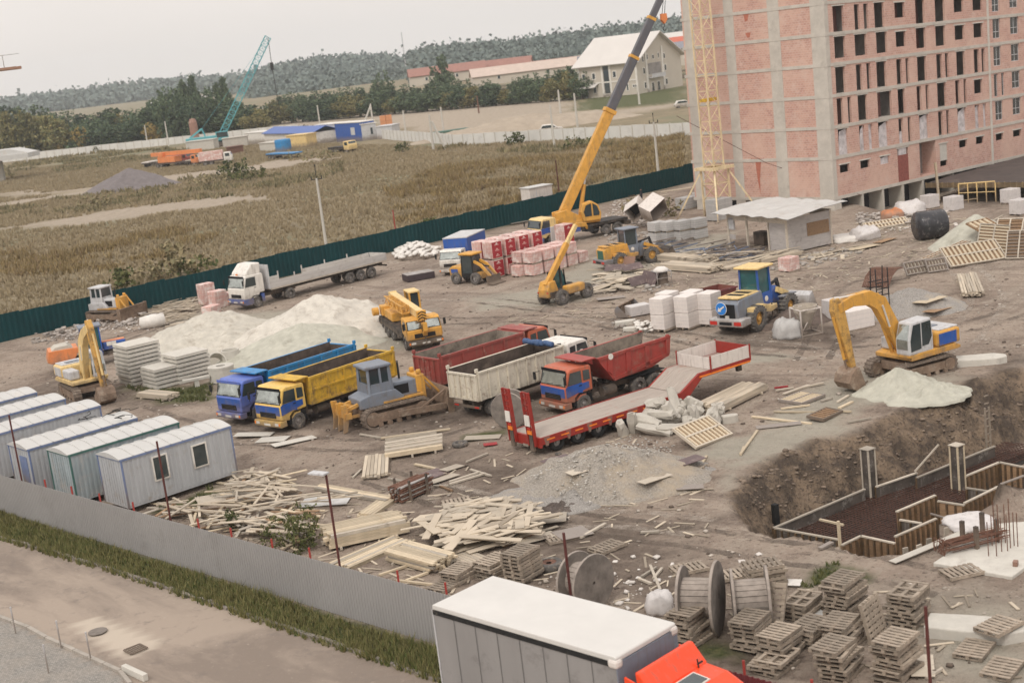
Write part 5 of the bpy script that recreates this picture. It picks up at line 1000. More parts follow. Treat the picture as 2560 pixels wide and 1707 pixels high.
def tipbox(t,x0,x1,w,z0,z1,paint,inside,style='rect',canopy=0,ribs=5,slope=0,tail=True,load=None,rim=None,pan=None):
    """x0 rear, x1 front"""
    th=.07; P=M[paint]; I=M[inside]; h=z1-z0
    if style=='rect': pr=[(x0,z0),(x1,z0),(x1,z1),(x0,z1)]
    elif style=='scoop': pr=[(x0+.05,z0+.5),(x0+1.4,z0+.12),(x1-1.15,z0),(x1-.05,z1),(x0-.18,z1+.12)]
    elif style=='slope': pr=[(x0,z0),(x1-.55,z0),(x1,z1),(x0,z1)]
    body=None
    for sg in(1,-1):
        o=part(MB().prism(pr,sg*(w/2-th),sg*w/2),'side_wall',P,t); body=body or o
        part(MB().prism([(x,z+(0.012 if z<z0+.6 else -.012)) for x,z in [(p[0]+(.02 if p[0]<0 else -.02),p[1]) for p in pr]],sg*(w/2-th-.012),sg*(w/2-th-.002)),'inner_lining',I,o)
        r=MB(); xa=min(p[0] for p in pr[:1]); L_=x1-x0
        if pan=='recess':
            # raised ribs leaving recessed panels
            for i in range(ribs+1):
                u=x0+.04+(L_-.16)*i/ribs; r.b2(u,u+.13,sg*w/2,sg*(w/2+.06),z0+.12,z1-.14)
            r.b2(x0,x1,sg*w/2,sg*(w/2+.065),z0,z0+.12).b2(x0,x1,sg*w/2,sg*(w/2+.065),z1-.14,z1).b2(x0+.2,x1-.15,sg*w/2,sg*(w/2+.055),z0+h*.48,z0+h*.55)
        elif style=='scoop':
            n=3
            lo=lambda x: np.interp(x,[x0+.05,x0+1.4,x1-1.15,x1-.05],[z0+.5,z0+.12,z0,z1])
            up=lambda x: np.interp(x,[x0-.18,x1-.05],[z1+.12,z1])
            y_=sg*(w/2+.0); y2=sg*(w/2+.07)
            def slab(pts): r.add([(x,y_,z) for x,z in pts]+[(x,y2,z) for x,z in pts],[(0,1,2,3),(7,6,5,4)]+[(i,4+i,4+(i+1)%4,(i+1)%4) for i in range(4)])
            slab([(x0-.15,up(x0-.15)-.16),(x1-.2,up(x1)-.16),(x1-.05,z1),(x0-.18,z1+.12)]); slab([(x0+.05,lo(x0+.05)),(x1-1.15,z0),(x1-1.1,z0+.2),(x0+.02,lo(x0+.05)+.2)])
            for a in (x0-.12,x0+(L_-1.)*.33,x0+(L_-1.)*.66,x1-1.15): slab([(a+.02+.1,lo(a+.2)+.1),(a+.32+.1,lo(a+.4)+.1),(a+.22+.1,up(a)-.1),(a-.02,up(a)-.1)])
            part(MB().lathe([(.001,0),(.17,0),(.17,.02),(.001,.02)],(x1-1.0,sg*(w/2+.075) if sg>0 else sg*(w/2+.095),z1-.1),'y',16),'round_badge',M['white'],o)
        else:
            for i in range(ribs+1):
                u=x0+.03+(L_-.16-(.5 if style=='slope' else 0))*i/ribs; r.b2(u,u+.09,sg*w/2,sg*(w/2+.07),z0,z1-.1)
            r.b2(x0,x1-(.0),sg*w/2,sg*(w/2+.08),z1-.1,z1)
        part(r,'side_ribs',P,o)
    fl=part(MB().prism([(pr[0][0],pr[0][1]-.08),(pr[0][0],pr[0][1]),(pr[1][0],pr[1][1]),(pr[1][0],pr[1][1]-.08)] if style!='scoop' else [(x0+.05,z0+.5),(x0+1.4,z0+.12),(x1-1.15,z0),(x1-1.15,z0+.07),(x0+1.4,z0+.19),(x0+.05,z0+.57)],-w/2+th,w/2-th),'floor',I,t)
    if style=='scoop': fw=MB().prism([(x1-1.15,z0),(x1-.05,z1),(x1-.14,z1),(x1-1.24,z0+.05)],-w/2+th,w/2-th)
    elif style=='slope': fw=MB().prism([(x1-.55,z0),(x1,z1),(x1-.08,z1),(x1-.63,z0)],-w/2+th,w/2-th)
    else: fw=MB().b2(x1-th,x1,-w/2+th,w/2-th,z0,z1)
    fo=part(fw,'front_wall',P if not load else P,t)
    part(MB().quad([(x1-.1 if style=='rect' else x1-.62,w/2-th,z0+.1),(x1-.1 if style=='rect' else x1-.62,-w/2+th,z0+.1),(x1-.1,-w/2+th,z1-.05),(x1-.1,w/2-th,z1-.05)][::-1],.01) if style!='scoop' else MB().quad([(x1-1.22,-w/2+th,z0+.2),(x1-.2,-w/2+th,z1-.05),(x1-.2,w/2-th,z1-.05),(x1-1.22,w/2-th,z0+.2)],.01),'front_lining',I,fo)
    if tail:
        tg=MB().b2(x0-.06,x0,-w/2,w/2,z0,z1-.12); 
        for i in range(6): y=-w/2+.02+(w-.12)*i/5; tg.b2(x0-.13,x0-.06,y,y+.08,z0+.1,z1-.22)
        tg.b2(x0-.14,x0-.06,-w/2,w/2,z0,z0+.1).b2(x0-.14,x0-.06,-w/2,w/2,z1-.22,z1-.12); to=part(tg,'tailgate',P,t)
        part(MB().b2(x0-.012+.012,x0+.01,-w/2+th,w/2-th,z0+.05,z1-.16),'tailgate_lining',I,to)
    for sg in(1,-1): part(MB().b2(x0-.1,x0+.1,sg*(w/2-.08),sg*(w/2+.05),z1-.02,z1+.2),'hinge_post',M[paint],t,bevel=.03)
    if canopy:
        part(MB().b2(x1,x1+canopy,-w/2,w/2,z1+.02,z1+.08),'canopy',P,t); part(MB().prism([(x1+.002,z1-.35),(x1+.002,z1+.02),(x1+canopy*.7,z1+.02)],-w/2+.3,-w/2+.36).prism([(x1+.002,z1-.35),(x1+.002,z1+.02),(x1+canopy*.7,z1+.02)],w/2-.36,w/2-.3),'canopy_bracket',P,t)
    sp=MB()
    for u in (x1-.5,x1-1.6,x0+.6): sp.b2(u,u+.1,-.35,.35,z0-.3,z0-.085)
    sp.b2(x0+.2,x1-1.2,-.42,-.3,z0-.22,z0-.084).b2(x0+.2,x1-1.2,.3,.42,z0-.22,z0-.084); part(sp,'subframe',M['dark'],t)
    return body
def rear_lights(t,x,w,z=.75,under=True):
    b=part(MB().b2(x-.06,x,-w/2+.1,w/2-.1,z-.1,z+.05),'rear_bar',M['dark'],t)
    for sg in(1,-1): part(MB().b2(x-.09,x-.061,sg*w*.28,sg*w*.42,z-.06,z+.02),'tail_light',M['lampr'],b)
def tanks(t,x,w,side=0):
    for sg in ((1,-1) if not side else (side,)): part(MB().tube((x-.45,sg*(w/2-.35),.75),(x+.45,sg*(w/2-.35),.75),.28,14),'fuel_tank',M['dark'],t)
def tipper(name,label,front,az,L_,w,cab,low,side,box,inside,style,wb,canopy=0,zbox=1.15,zt=2.65,cabh=2.65,bump=None,cabl=1.9,pan=None,ribs=5,tail=True,scale=1,group='tipper trucks parked in a row',rwin=True,visor=True):
    """front: world point of the front centre; az: heading"""
    h=rad(az); o=Vector((front[0]-math.cos(h)*L_/2,front[1]-math.sin(h)*L_/2,0)); o.z=hgt(o.x,o.y); t=thing(name,label,'truck',o,az,group)
    xf=L_/2-.16; cabover(t,xf,w-.1,.78,cabh,cabl,cab,low,side,bump=bump,rwin=rwin,visor=visor); chassis(t,-L_/2+.15,xf-.4)
    x1=xf-cabl-.35; tipbox(t,-L_/2,x1,w,zbox,zt,box,inside,style,canopy,ribs,pan=pan,tail=tail); rear_lights(t,-L_/2+.1,w)
    r=.5
    for sg in(1,-1):
        wheel(t,xf-1.2,sg*(w/2-.19),r,.3)
        for x in (-L_/2+1.15,-L_/2+2.3): wheel(t,x,sg*(w/2-.3),r,.52)
        part(MB().b2(-L_/2+.4,-L_/2+3.0,sg*(w/2-.55),sg*(w/2-.05),1.07,1.1),'mudguard',M['grille'],t)
    tanks(t,x1-.9,w); part(MB().tube((xf-cabl-.18,w/2-.35,.7),(xf-cabl-.18,w/2-.35,2.0),.09,8),'exhaust',M['dark'],t)
    part(MB().tube((xf-cabl-.2,-w/2+.5,1.3),(xf-cabl-.2,-w/2+.5,cabh),.13,10),'air_intake',M['dark'],t); part(MB().b2(xf-cabl-.3,xf-1.0,-.35,.35,.55,1.0),'engine',M['dark'],t)
    return t
fY=(Z(10,470,960,.4)+Z(10,760,975,.4))/2; fB=(Z(10,120,900,.4)+Z(10,405,895,.4))/2
tipper('tipper_truck','yellow cabbed tipper truck with blue flash and worn yellow box',fY,227,9.1,2.4,'cyellow','blue','blue','ybox','boxin','rect',5,.95,1.15,2.75,2.6,pan='recess',ribs=5,visor=True)
tipper('tipper_truck','light blue cabbed tipper truck beside the yellow one',fB,227,9.3,2.4,'lblue','blue','lblue','cblue','boxin','rect',5,.95,1.15,2.75,2.6,pan='recess',ribs=5)
fR=(Z(11,1165,765,.5)+Z(11,1390,805,.5))/2
tipper('tipper_truck','red and blue cabbed tipper truck with a red scoop box',fR,215,7.7,2.35,'rcab','blue','blue','red','boxin2','scoop',5,1.0,1.25,2.75,2.55,bump='rcab',tail=False)
rW=(Z(11,410,740,1.)+Z(11,700,760,1.))/2; hW=41; Lw=9.0
fW=(rW.x+math.cos(rad(hW))*Lw,rW.y+math.sin(rad(hW))*Lw)
tw=tipper('tipper_truck','rusty cream white tipper truck seen from behind with blue tarpaulin roll',fW,hW,Lw,2.45,'white','white','white','owhite','boxin','rect',5,0,1.15,2.75,2.75,ribs=9)
rR=(Z(11,95,340,2.8)+Z(11,350,370,2.8))/2; fR2=(rR.x+math.cos(rad(40))*9,rR.y+math.sin(rad(40))*9)
tr_=tipper('tipper_truck','dull red tipper truck seen from behind beside the cream one',fR2,40,9.0,2.45,'rcab','rcab','rcab','dred','boxin2','slope',5,1.1,1.15,2.8,2.75,ribs=4,pan='recess')
# tarpaulin roll lying across the cream truck
cr_=Vector((rW.x+math.cos(rad(hW))*5.9,rW.y+math.sin(rad(hW))*5.9)); b=MB(); 
for k in range(7): y=-1.1+k*.33; b.tube((0,y,random.uniform(-.03,.03)),(random.uniform(-.05,.05),y+.36,random.uniform(-.03,.03)),.17+random.uniform(-.03,.03),9)
one(b,'tarpaulin_roll',M['tarp'],'rolled blue tarpaulin lying over the front of the cream tipper box','tarpaulin',(cr_.x,cr_.y,2.95),hW,smooth=True)
# ---------------- red low loader ----------------
h=35; t0=Z(11,1185,1060,.9); t=thing('low_loader','red low loader trailer with two raised ramps and four near wheels','trailer',(t0.x,t0.y,hgt(t0.x,t0.y)),h)
# origin = near rear corner; y positive = left/far
Wd=2.5; Ld=9.3
dk=part(MB().b2(0,Ld,0,Wd,.80,.90),'deck',mat('worn_deck_planks',(.36,.31,.27),.85,.2,1.6,(.3,.1,.07),.25,1.1,stretch=(.6,9,1)),t)
fr_=MB().b2(0,Ld,-.06,-.002,.55,.93).b2(0,Ld,Wd+.002,Wd+.06,.55,.93).b2(-.12,-.002,-.06,Wd+.06,.42,.93).b2(.1,Ld,.5,.62,.45,.795).b2(.1,Ld,Wd-.62,Wd-.5,.45,.795); part(fr_,'side_beam',M['bred'],t)
xw=[1.0,2.35,3.7,5.05]
for x in xw:
    for y in (.17,Wd-.17): wheel(t,x,y,.44,.34,ty='black')
ar=MB()
for i in range(5):
    xa=[.15]+xw; c=(xw[i-1]+.5) if i else .1; c2=(xw[i]-.5) if i<4 else xw[3]+1.2; ar.add([(c,-.065,.92),(c2,-.065,.92),(c2-.12,-.065,.45),(c+.12,-.065,.45),(c,.0,.92),(c2,.0,.92),(c2-.12,.0,.45),(c+.12,.0,.45)],[(0,3,2,1),(4,5,6,7),(0,1,5,4),(1,2,6,5),(2,3,7,6),(3,0,4,7)])
part(ar,'mudguard',M['dred'],t)
yst=MB()
for x in np.arange(.3,Ld,.9): yst.b2(x,x+.5,-.075,-.062,.72,.79)
part(yst,'reflector_strip',M['lampo'],t)
for yy,nm in ((.28,1),(Wd-.62,2)):
    rp=MB(); H=2.75; W2=.5; lean=-.25
    for s_ in (0,W2): rp.bar((-.2,yy-.08+s_,.5),(-.2+lean*0-.15,yy-.08+s_,.5+H),.08,.16)
    rp.bar((-.22,yy-.08+W2/2,.7),(-.34,yy-.08+W2/2,.5+H),.05,.08)
    for k in range(9): zz=.75+k*.31; rp.bar((-.2-.15*(zz-.5)/H,yy-.08,zz),(-.2-.15*(zz-.5)/H,yy-.08+W2,zz),.06)
    ro=part(rp,'loading_ramp',M['bred'],t); part(MB().b2(-.42,-.38,yy-.02,yy+.36,1.55,2.1),'marker_board',M['white'],ro); part(MB().b2(-.34,-.3,yy,yy+.35,1.1,1.3),'rear_lamp',M['lampo'],ro); part(MB().b2(-.35,-.31,yy+.05,yy+.3,1.35,1.45),'tail_light',M['lampr'],ro)
    part(MB().b2(-.3,-.16,yy+.02,yy+.3,.25,1.2),'ramp_ram',M['dark'],ro)
part(MB().b2(-.16,-.125,Wd/2-.3,Wd/2+.1,.35,.47),'number_plate',M['white'],t)
# neck and raised front platform with white boards
x1=Ld; x2=Ld+1.4; x3=Ld+5.2
part(MB().prism([(x1,.55),(x1,.92),(x2,1.65),(x3,1.65),(x3,1.4),(x2+.2,1.38),(x1+.5,.55)],-.06,.06).prism([(x1,.55),(x1,.92),(x2,1.65),(x3,1.65),(x3,1.4),(x2+.2,1.38),(x1+.5,.55)],Wd-.06,Wd+.06),'gooseneck_beam',M['bred'],t)
part(MB().quad([(x1,.07,.93),(x2,.07,1.66),(x2,Wd-.07,1.66),(x1,Wd-.07,.93)],.05),'neck_plate',dk.data.materials[0],t); part(MB().b2(x2,x3,.061,Wd-.061,1.56,1.66),'front_deck',dk.data.materials[0],t)
bw=MB().b2(x2+.9,x3,-.05,-.005,1.67,2.35); part(bw,'side_board',M['pwhite'],t); part(MB().b2(x2+.9,x3,Wd+.005,Wd+.05,1.67,2.35),'side_board',M['pwhite'],t)
part(MB().b2(x3,x3+.05,0,Wd,1.67,2.35),'front_board',M['bred'],t); part(MB().b2(x2+.85,x2+.895,0,Wd,1.67,2.3),'inner_board',M['pwhite'],t)
ps=MB()
for x in (x2+.84,x3): ps.b2(x,x+.08,-.09,-.052,1.5,2.42).b2(x,x+.08,Wd+.052,Wd+.09,1.5,2.42)
part(ps,'corner_post',M['bred'],t); part(MB().b2(x2,x3,-.1,-.061,1.42,1.5),'orange_edge',M['lampo'],t)
for y in(.5,Wd-.6): part(MB().b2(x3-.4,x3-.1,y,y+.2,.9,1.4),'landing_leg',M['dark'],t)
# big wooden reel between cream truck and ramps
def reel(loc,az,D1,D2,W_,label,mt='reel',name='cable_reel',lean=0,face=None):
    t=thing(name,label,'cable reel',loc,az,'wooden cable reels')
    for y,D in ((-W_/2,D1),(W_/2,D2)):
        b=MB().lathe([(.06,y-.05),(D/2,y-.05),(D/2,y+.05),(.06,y+.05)],(0,0,max(D1,D2)/2),'y',40,close=False)
        b.lathe([(.06,y+.05),(.06,y-.05)],(0,0,max(D1,D2)/2),'y',12,close=False); part(b,'flange',M[mt],t)
        part(MB().lathe([(D/2+.001,y-.05),(D/2+.02,y-.03),(D/2+.02,y+.03),(D/2+.001,y+.05)],(0,0,max(D1,D2)/2),'y',40,close=False),'flange_rim',M['reeld'],t)
    if W_>.2:
        c=max(D1,D2)/2; r=min(D1,D2)*.30; b=MB(); n=20
        for i in range(n): a=2*math.pi*i/n; b.box((r*math.cos(a),0,c+r*math.sin(a)),(.06,W_-.1,2*math.pi*r/n*.94),ry=-math.degrees(a))
        part(b,'drum',M['reeld'],t)
    return t
p=(Z(11,870,1000)+Z(11,1000,990))/2; reel((p.x+.1,p.y+.8,0),-20,1.95,1.95,.7,'large dark wooden reel standing between the cream truck and the ramps')
# ---------------- white lorry with long dropside trailer ----------------
h=221; c0=Z(4,1640,535,.3); c1=Z(4,1740,548,.3); r1=Z(5,210,345); f1=Z(4,1770,545)
ax=ang(f1,r1); dirv=Vector((math.cos(rad(ax)),math.sin(rad(ax)))); nv=Vector((-dirv.y,dirv.x)); 
fc=Vector(f1[:2])-dirv*1.45+nv*1.2; Ls=(Vector(r1[:2])-Vector(f1[:2])).length+1.45+2.2
oo=fc+dirv*Ls/2; t=thing('articulated_lorry','white lorry with dark blue skirt and long empty dropside trailer','lorry',(oo.x,oo.y,0),ax+180); xf=Ls/2-.16; w=2.5
cab=cabover(t,xf,2.4,.95,2.95,2.2,'white','white','white',bump='blue',visor=True,rwin=False)
part(MB().prism([(xf-.45,2.93),(xf-2.1,2.93),(xf-2.2,3.85),(xf-1.3,3.85),(xf-.6,3.2)],-1.05,1.05),'roof_spoiler',M['white'],cab,bevel=.1); part(MB().b2(xf-.4,xf-.3,-.1,.1,3.0,3.12),'beacon',M['lampo'],cab)
part(MB().b2(xf-2.1,xf-1.8,-1.22,1.22,.45,1.15).b2(xf-.9,xf+.0,-1.22,1.22,.45,.95),'side_skirt',M['blue'],t)
chassis(t,xf-6,xf-.5); xt=xf-2.75
part(MB().b2(xt-.1,xt,-1.24,1.24,1.35,3.5),'headboard',M['lgrey'],t); part(MB().b2(-Ls/2,xt-.1,-1.25,1.25,1.25,1.38),'trailer_floor',M['wood2'],t)
chassis(t,-Ls/2+.1,xt-.5,1.05,1.1)
dsm=mat('aluminium_dropside',(.50,.48,.46),.5,.12,1.2,(.3,.26,.22),.3,1.1,stretch=(.4,1,5))
ns=5
for sg in(1,-1):
    for i in range(ns):
        a=-Ls/2+(xt-.1+Ls/2)*i/ns; c=-Ls/2+(xt-.1+Ls/2)*(i+1)/ns
        if sg>0 and False: continue
        if (sg,i)==(-1,3): part(MB().b2(a+.05,c-.05,sg*1.28,sg*1.32,.55,1.2),'dropside_panel',dsm,t)
        else: part(MB().b2(a+.05,c-.05,sg*1.21,sg*1.25,1.39,2.0),'dropside_panel',dsm,t)
        part(MB().b2(c-.05,c+.05,sg*1.2,sg*1.27,1.39,2.35),'stake_post',dsm,t)
part(MB().b2(-Ls/2-.04,-Ls/2,-1.2,1.2,1.39,2.0),'tailboard',dsm,t); rear_lights(t,-Ls/2,2.4,.85)
for sg in(1,-1):
    wheel(t,xf-1.4,sg*1.02,.52,.32,rim='rim'); wheel(t,xf-4.9,sg*.95,.52,.55)
    for x in (-Ls/2+1.9,-Ls/2+3.2,-Ls/2+4.5): wheel(t,x,sg*1.0,.52,.4)
# ---------------- blue box truck (front to the camera) ----------------
fb=Z(5,755,300,.4); t_az=-112; t=thing('box_truck','white cabbed box truck with a bright blue canvas box','truck',(fb.x-math.cos(rad(t_az))*3.2,fb.y-math.sin(rad(t_az))*3.2,0),t_az)
cabover(t,3.05,2.1,.7,2.3,1.5,'white','white','white',mirrors=True,rwin=False,visor=False); chassis(t,-3,2.6,.7)
part(MB().b2(-3.1,1.35,-1.2,1.2,.95,3.1),'box_body',M['blue'],t,bevel=.03); part(MB().b2(-3.12,1.37,-1.22,1.22,3.11,3.2),'box_roof',M['lgrey'],t)
for sg in(1,-1): wheel(t,2.0,sg*.9,.4,.25); wheel(t,-1.8,sg*.85,.4,.45)
# ---------------- tracked undercarriage ----------------
def tracks(t,L_,g,h,w,x0=0,slope=.25,front=None):
    for sg in(1,-1):
        y0=sg*(g/2)-w/2; r=h/2; pts=[]
        for i in range(13): a=math.pi/2+math.pi*i/12; pts.append((x0-L_/2+r+r*math.cos(a),r+r*math.sin(a)))
        for i in range(13): a=-math.pi/2+math.pi*i/12; pts.append((x0+L_/2-r+r*math.cos(a),r+r*math.sin(a)))
        b=MB(); n=len(pts); inn=[(x0+(x-x0)*(1-.12/L_*2),r+(z-r)*.84) for x,z in pts]
        b.add([(x,y0,z) for x,z in pts]+[(x,y0+w,z) for x,z in pts]+[(x,y0,z) for x,z in inn]+[(x,y0+w,z) for x,z in inn],sum([[(i,(i+1)%n,n+(i+1)%n,n+i),(2*n+i,3*n+i,3*n+(i+1)%n,2*n+(i+1)%n),(i,2*n+i,2*n+(i+1)%n,(i+1)%n),(n+i,n+(i+1)%n,3*n+(i+1)%n,3*n+i)] for i in range(n)],[]))
        per=[]; tot=0
        for i in range(n): a=Vector(pts[i]); c=Vector(pts[(i+1)%n]); per.append((tot,(c-a).length,a,c)); tot+=(c-a).length
        k=int(tot/.19)
        for j in range(k):
            s_=tot*j/k
            for (st_,ln,a,c) in per:
                if st_<=s_<st_+ln:
                    q=a+(c-a)*((s_-st_)/ln); dd=(c-a).normalized(); nn=Vector((dd.y,-dd.x)); 
                    if (q-Vector((x0,r))).dot(nn)<0: nn=-nn
                    ctr=q+nn*.02; b.box((ctr.x,y0+w/2,ctr.y),(.06,w+.02,.05),ry=-math.degrees(math.atan2(dd.y,dd.x))); break
        to=part(b,'track',M['track'],t)
        part(MB().b2(x0-L_/2+r*.9,x0+L_/2-r*.9,y0+w*.1,y0+w*.9,r*.55,r*1.45),'track_frame',M['mudsteel'],to)
        for x in (x0-L_/2+r,x0+L_/2-r): part(MB().lathe([(.001,-w*.47),(r*.72,-w*.47),(r*.72,w*.47),(.001,w*.47)],(x,y0+w/2,r),'y',18),'sprocket',M['mudsteel'],to)
        rr=MB()
        for i in range(5): x=x0-L_/2+r*1.7+(L_-3.4*r)*i/4; rr.lathe([(.001,-w*.48),(r*.28,-w*.48),(r*.28,w*.48),(.001,w*.48)],(x,y0+w/2,r*.36),'y',12)
        part(rr,'track_rollers',M['mudsteel'],to)
# ---------------- bulldozer ----------------
q0=Z(10,1480,1010); q1=Z(10,2120,850); az=ang(q0,q1); dv=Vector((math.cos(rad(az)),math.sin(rad(az)))); nv=Vector((-dv.y,dv.x)); mid=(Vector(q0[:2])+Vector(q1[:2]))/2+nv*1.15
def dozer(name,label,loc,az,s=1.,cabm='ggrey',bodym='ybox',hood='ggrey',ripper=True,arms='yellow'):
    t=thing(name,label,'bulldozer',loc,az)
    tracks(t,3.9,1.9,1.05,.5)
    part(MB().b2(-1.9,1.6,-.62,.62,.55,1.25),'belly',M['mudsteel'],t)
    part(MB().prism([(-.2,1.2),(-.2,2.05),(1.45,1.98),(1.75,1.85),(1.75,1.0),(.2,1.0)],-.52,.52),'bonnet',M[hood],t,bevel=.06); part(MB().b2(.2,1.0,-.545,-.522,1.35,1.85).b2(.2,1.0,.522,.545,1.35,1.85),'engine_grille',M['grille'],t)
    part(MB().b2(1.45,1.95,-.6,.6,.75,2.15),'radiator_guard',M[arms],t,bevel=.06)
    part(MB().prism([(-1.9,1.2),(-1.9,1.55),(-1.2,1.75),(.15,1.75),(.6,1.3),(.6,1.05),(-1.9,1.05)],-.8,.8),'fender',M[cabm],t,bevel=.05)
    part(MB().b2(-.6,1.7,-.85,-.66,1.12,1.22).b2(-.6,1.7,.66,.85,1.12,1.22),'step_plate',M[arms],t)
    # cab: pillars, roof, glass
    z0,z1=1.7,3.0; c=MB()
    C_=[(-1.25,-.72),(-1.25,.72),(.0,.72),(.0,-.72)]
    for (x,y) in C_: c.bar((x,y,z0),(x*.92-.04,y*.9,z1),.13)
    c.b2(-1.28,.03,-.75,.75,z0-.02,z0+.5); cabo=part(c,'cab_frame',M[cabm],t); part(MB().b2(-1.4,.1,-.78,.78,z1,z1+.16),'cab_roof',M['lgrey' if cabm=='lgrey' else cabm],cabo,bevel=.05)
    part(MB().b2(-1.2,-.05,-.66,.66,z0+.5,z1-.02),'cab_glass',M['glass'],cabo)
    part(MB().b2(-.62,-.52,-.74,.74,z0+.5,z1),'door_pillar',M[cabm],cabo)
    part(MB().tube((.85,.2,1.9),(.85,.2,2.95),.06,8),'exhaust',M['black'],t); 
    for y in(-.42,.42): part(MB().lathe([(.001,-.12),(.12,-.1),(.14,0),(.12,.1),(.001,.12)],(1.7,y,2.28),'z',12),'work_lamp',M[arms],t)
    # blade
    bl_=MB(); pr=[(2.75,.05),(2.62,.45),(2.68,.9),(2.85,1.3),(2.95,1.28),(2.80,.9),(2.75,.45),(2.85,.05)]; bl_.prism(pr,-1.75,1.75); bo=part(bl_,'blade',M['mudsteel'],t); part(MB().b2(2.55,2.9,-1.79,-1.75,.05,1.32).b2(2.55,2.9,1.75,1.79,.05,1.32),'blade_end',M['mudsteel'],bo)
    for sg in(1,-1):
        part(MB().bar((-.1,sg*1.35,.55),(2.6,sg*1.35,.4),.2,.3),'push_arm',M['mudsteel'],t); part(MB().bar((1.75,sg*.5,2.2),(2.75,sg*.5,.95),.11),'lift_ram',M[arms],t); part(MB().bar((1.2,sg*1.3,.55),(2.75,sg*1.2,1.2),.1),'tilt_brace',M['mudsteel'],t)
    if ripper:
        r=MB().b2(-2.75,-2.45,-.9,.9,.75,1.05)
        for y in(-.7,0,.7): r.prism([(-2.9,1.5),(-2.6,1.5),(-2.55,.8),(-2.75,.1),(-2.95,.05),(-2.85,.7)],y-.07,y+.07)
        ro=part(r,'ripper_beam',M['yellow'],t)
        rr=MB()
        for y in(-.5,.5): rr.bar((-1.9,y,1.3),(-2.6,y,1.15),.16).bar((-1.9,y,.75),(-2.55,y,.75),.14).tube((-1.9,y*.6,1.1),(-2.6,y*.6,1.4),.08,8)
        part(rr,'ripper_linkage',M['yellow'],ro)
    for o in [t]: o.scale=(s,s,s)
    return t
dozer('bulldozer','yellow bulldozer with grey cab and rear ripper in front of the tippers',(mid.x,mid.y,0),az,1.08)
p=Z('B',745,490); dozer('bulldozer','small bulldozer with raised yellow arms by the green fence',(p.x,p.y+1.0,.0),-28,.98,'lgrey','ybox','lgrey',False,'yellow')
# ---------------- excavators ----------------
def limb(pts,w,h0=.5): # tapered box beam through points (x,z,height)
    b=MB(); vs=[]
    for i,(x,z,h) in enumerate(pts):
        if i==0: d=Vector((pts[1][0]-x,pts[1][1]-z))
        elif i==len(pts)-1: d=Vector((x-pts[i-1][0],z-pts[i-1][1]))
        else: d=Vector((pts[i+1][0]-pts[i-1][0],pts[i+1][1]-pts[i-1][1]))
        d.normalize(); n=Vector((-d.y,d.x))*h/2
        for y in(-w/2,w/2): vs+=[(x+n.x,y,z+n.y),(x-n.x,y,z-n.y)]
    fs=[]
    for i in range(len(pts)-1):
        a=4*i; c=a+4; fs+=[(a,c,c+1,a+1),(a+2,a+3,c+3,c+2),(a,a+2,c+2,c),(a+1,c+1,c+3,a+3)]
    e=4*(len(pts)-1); fs+=[(0,1,3,2),(e,e+2,e+3,e+1)]
    return b.add(vs,fs)
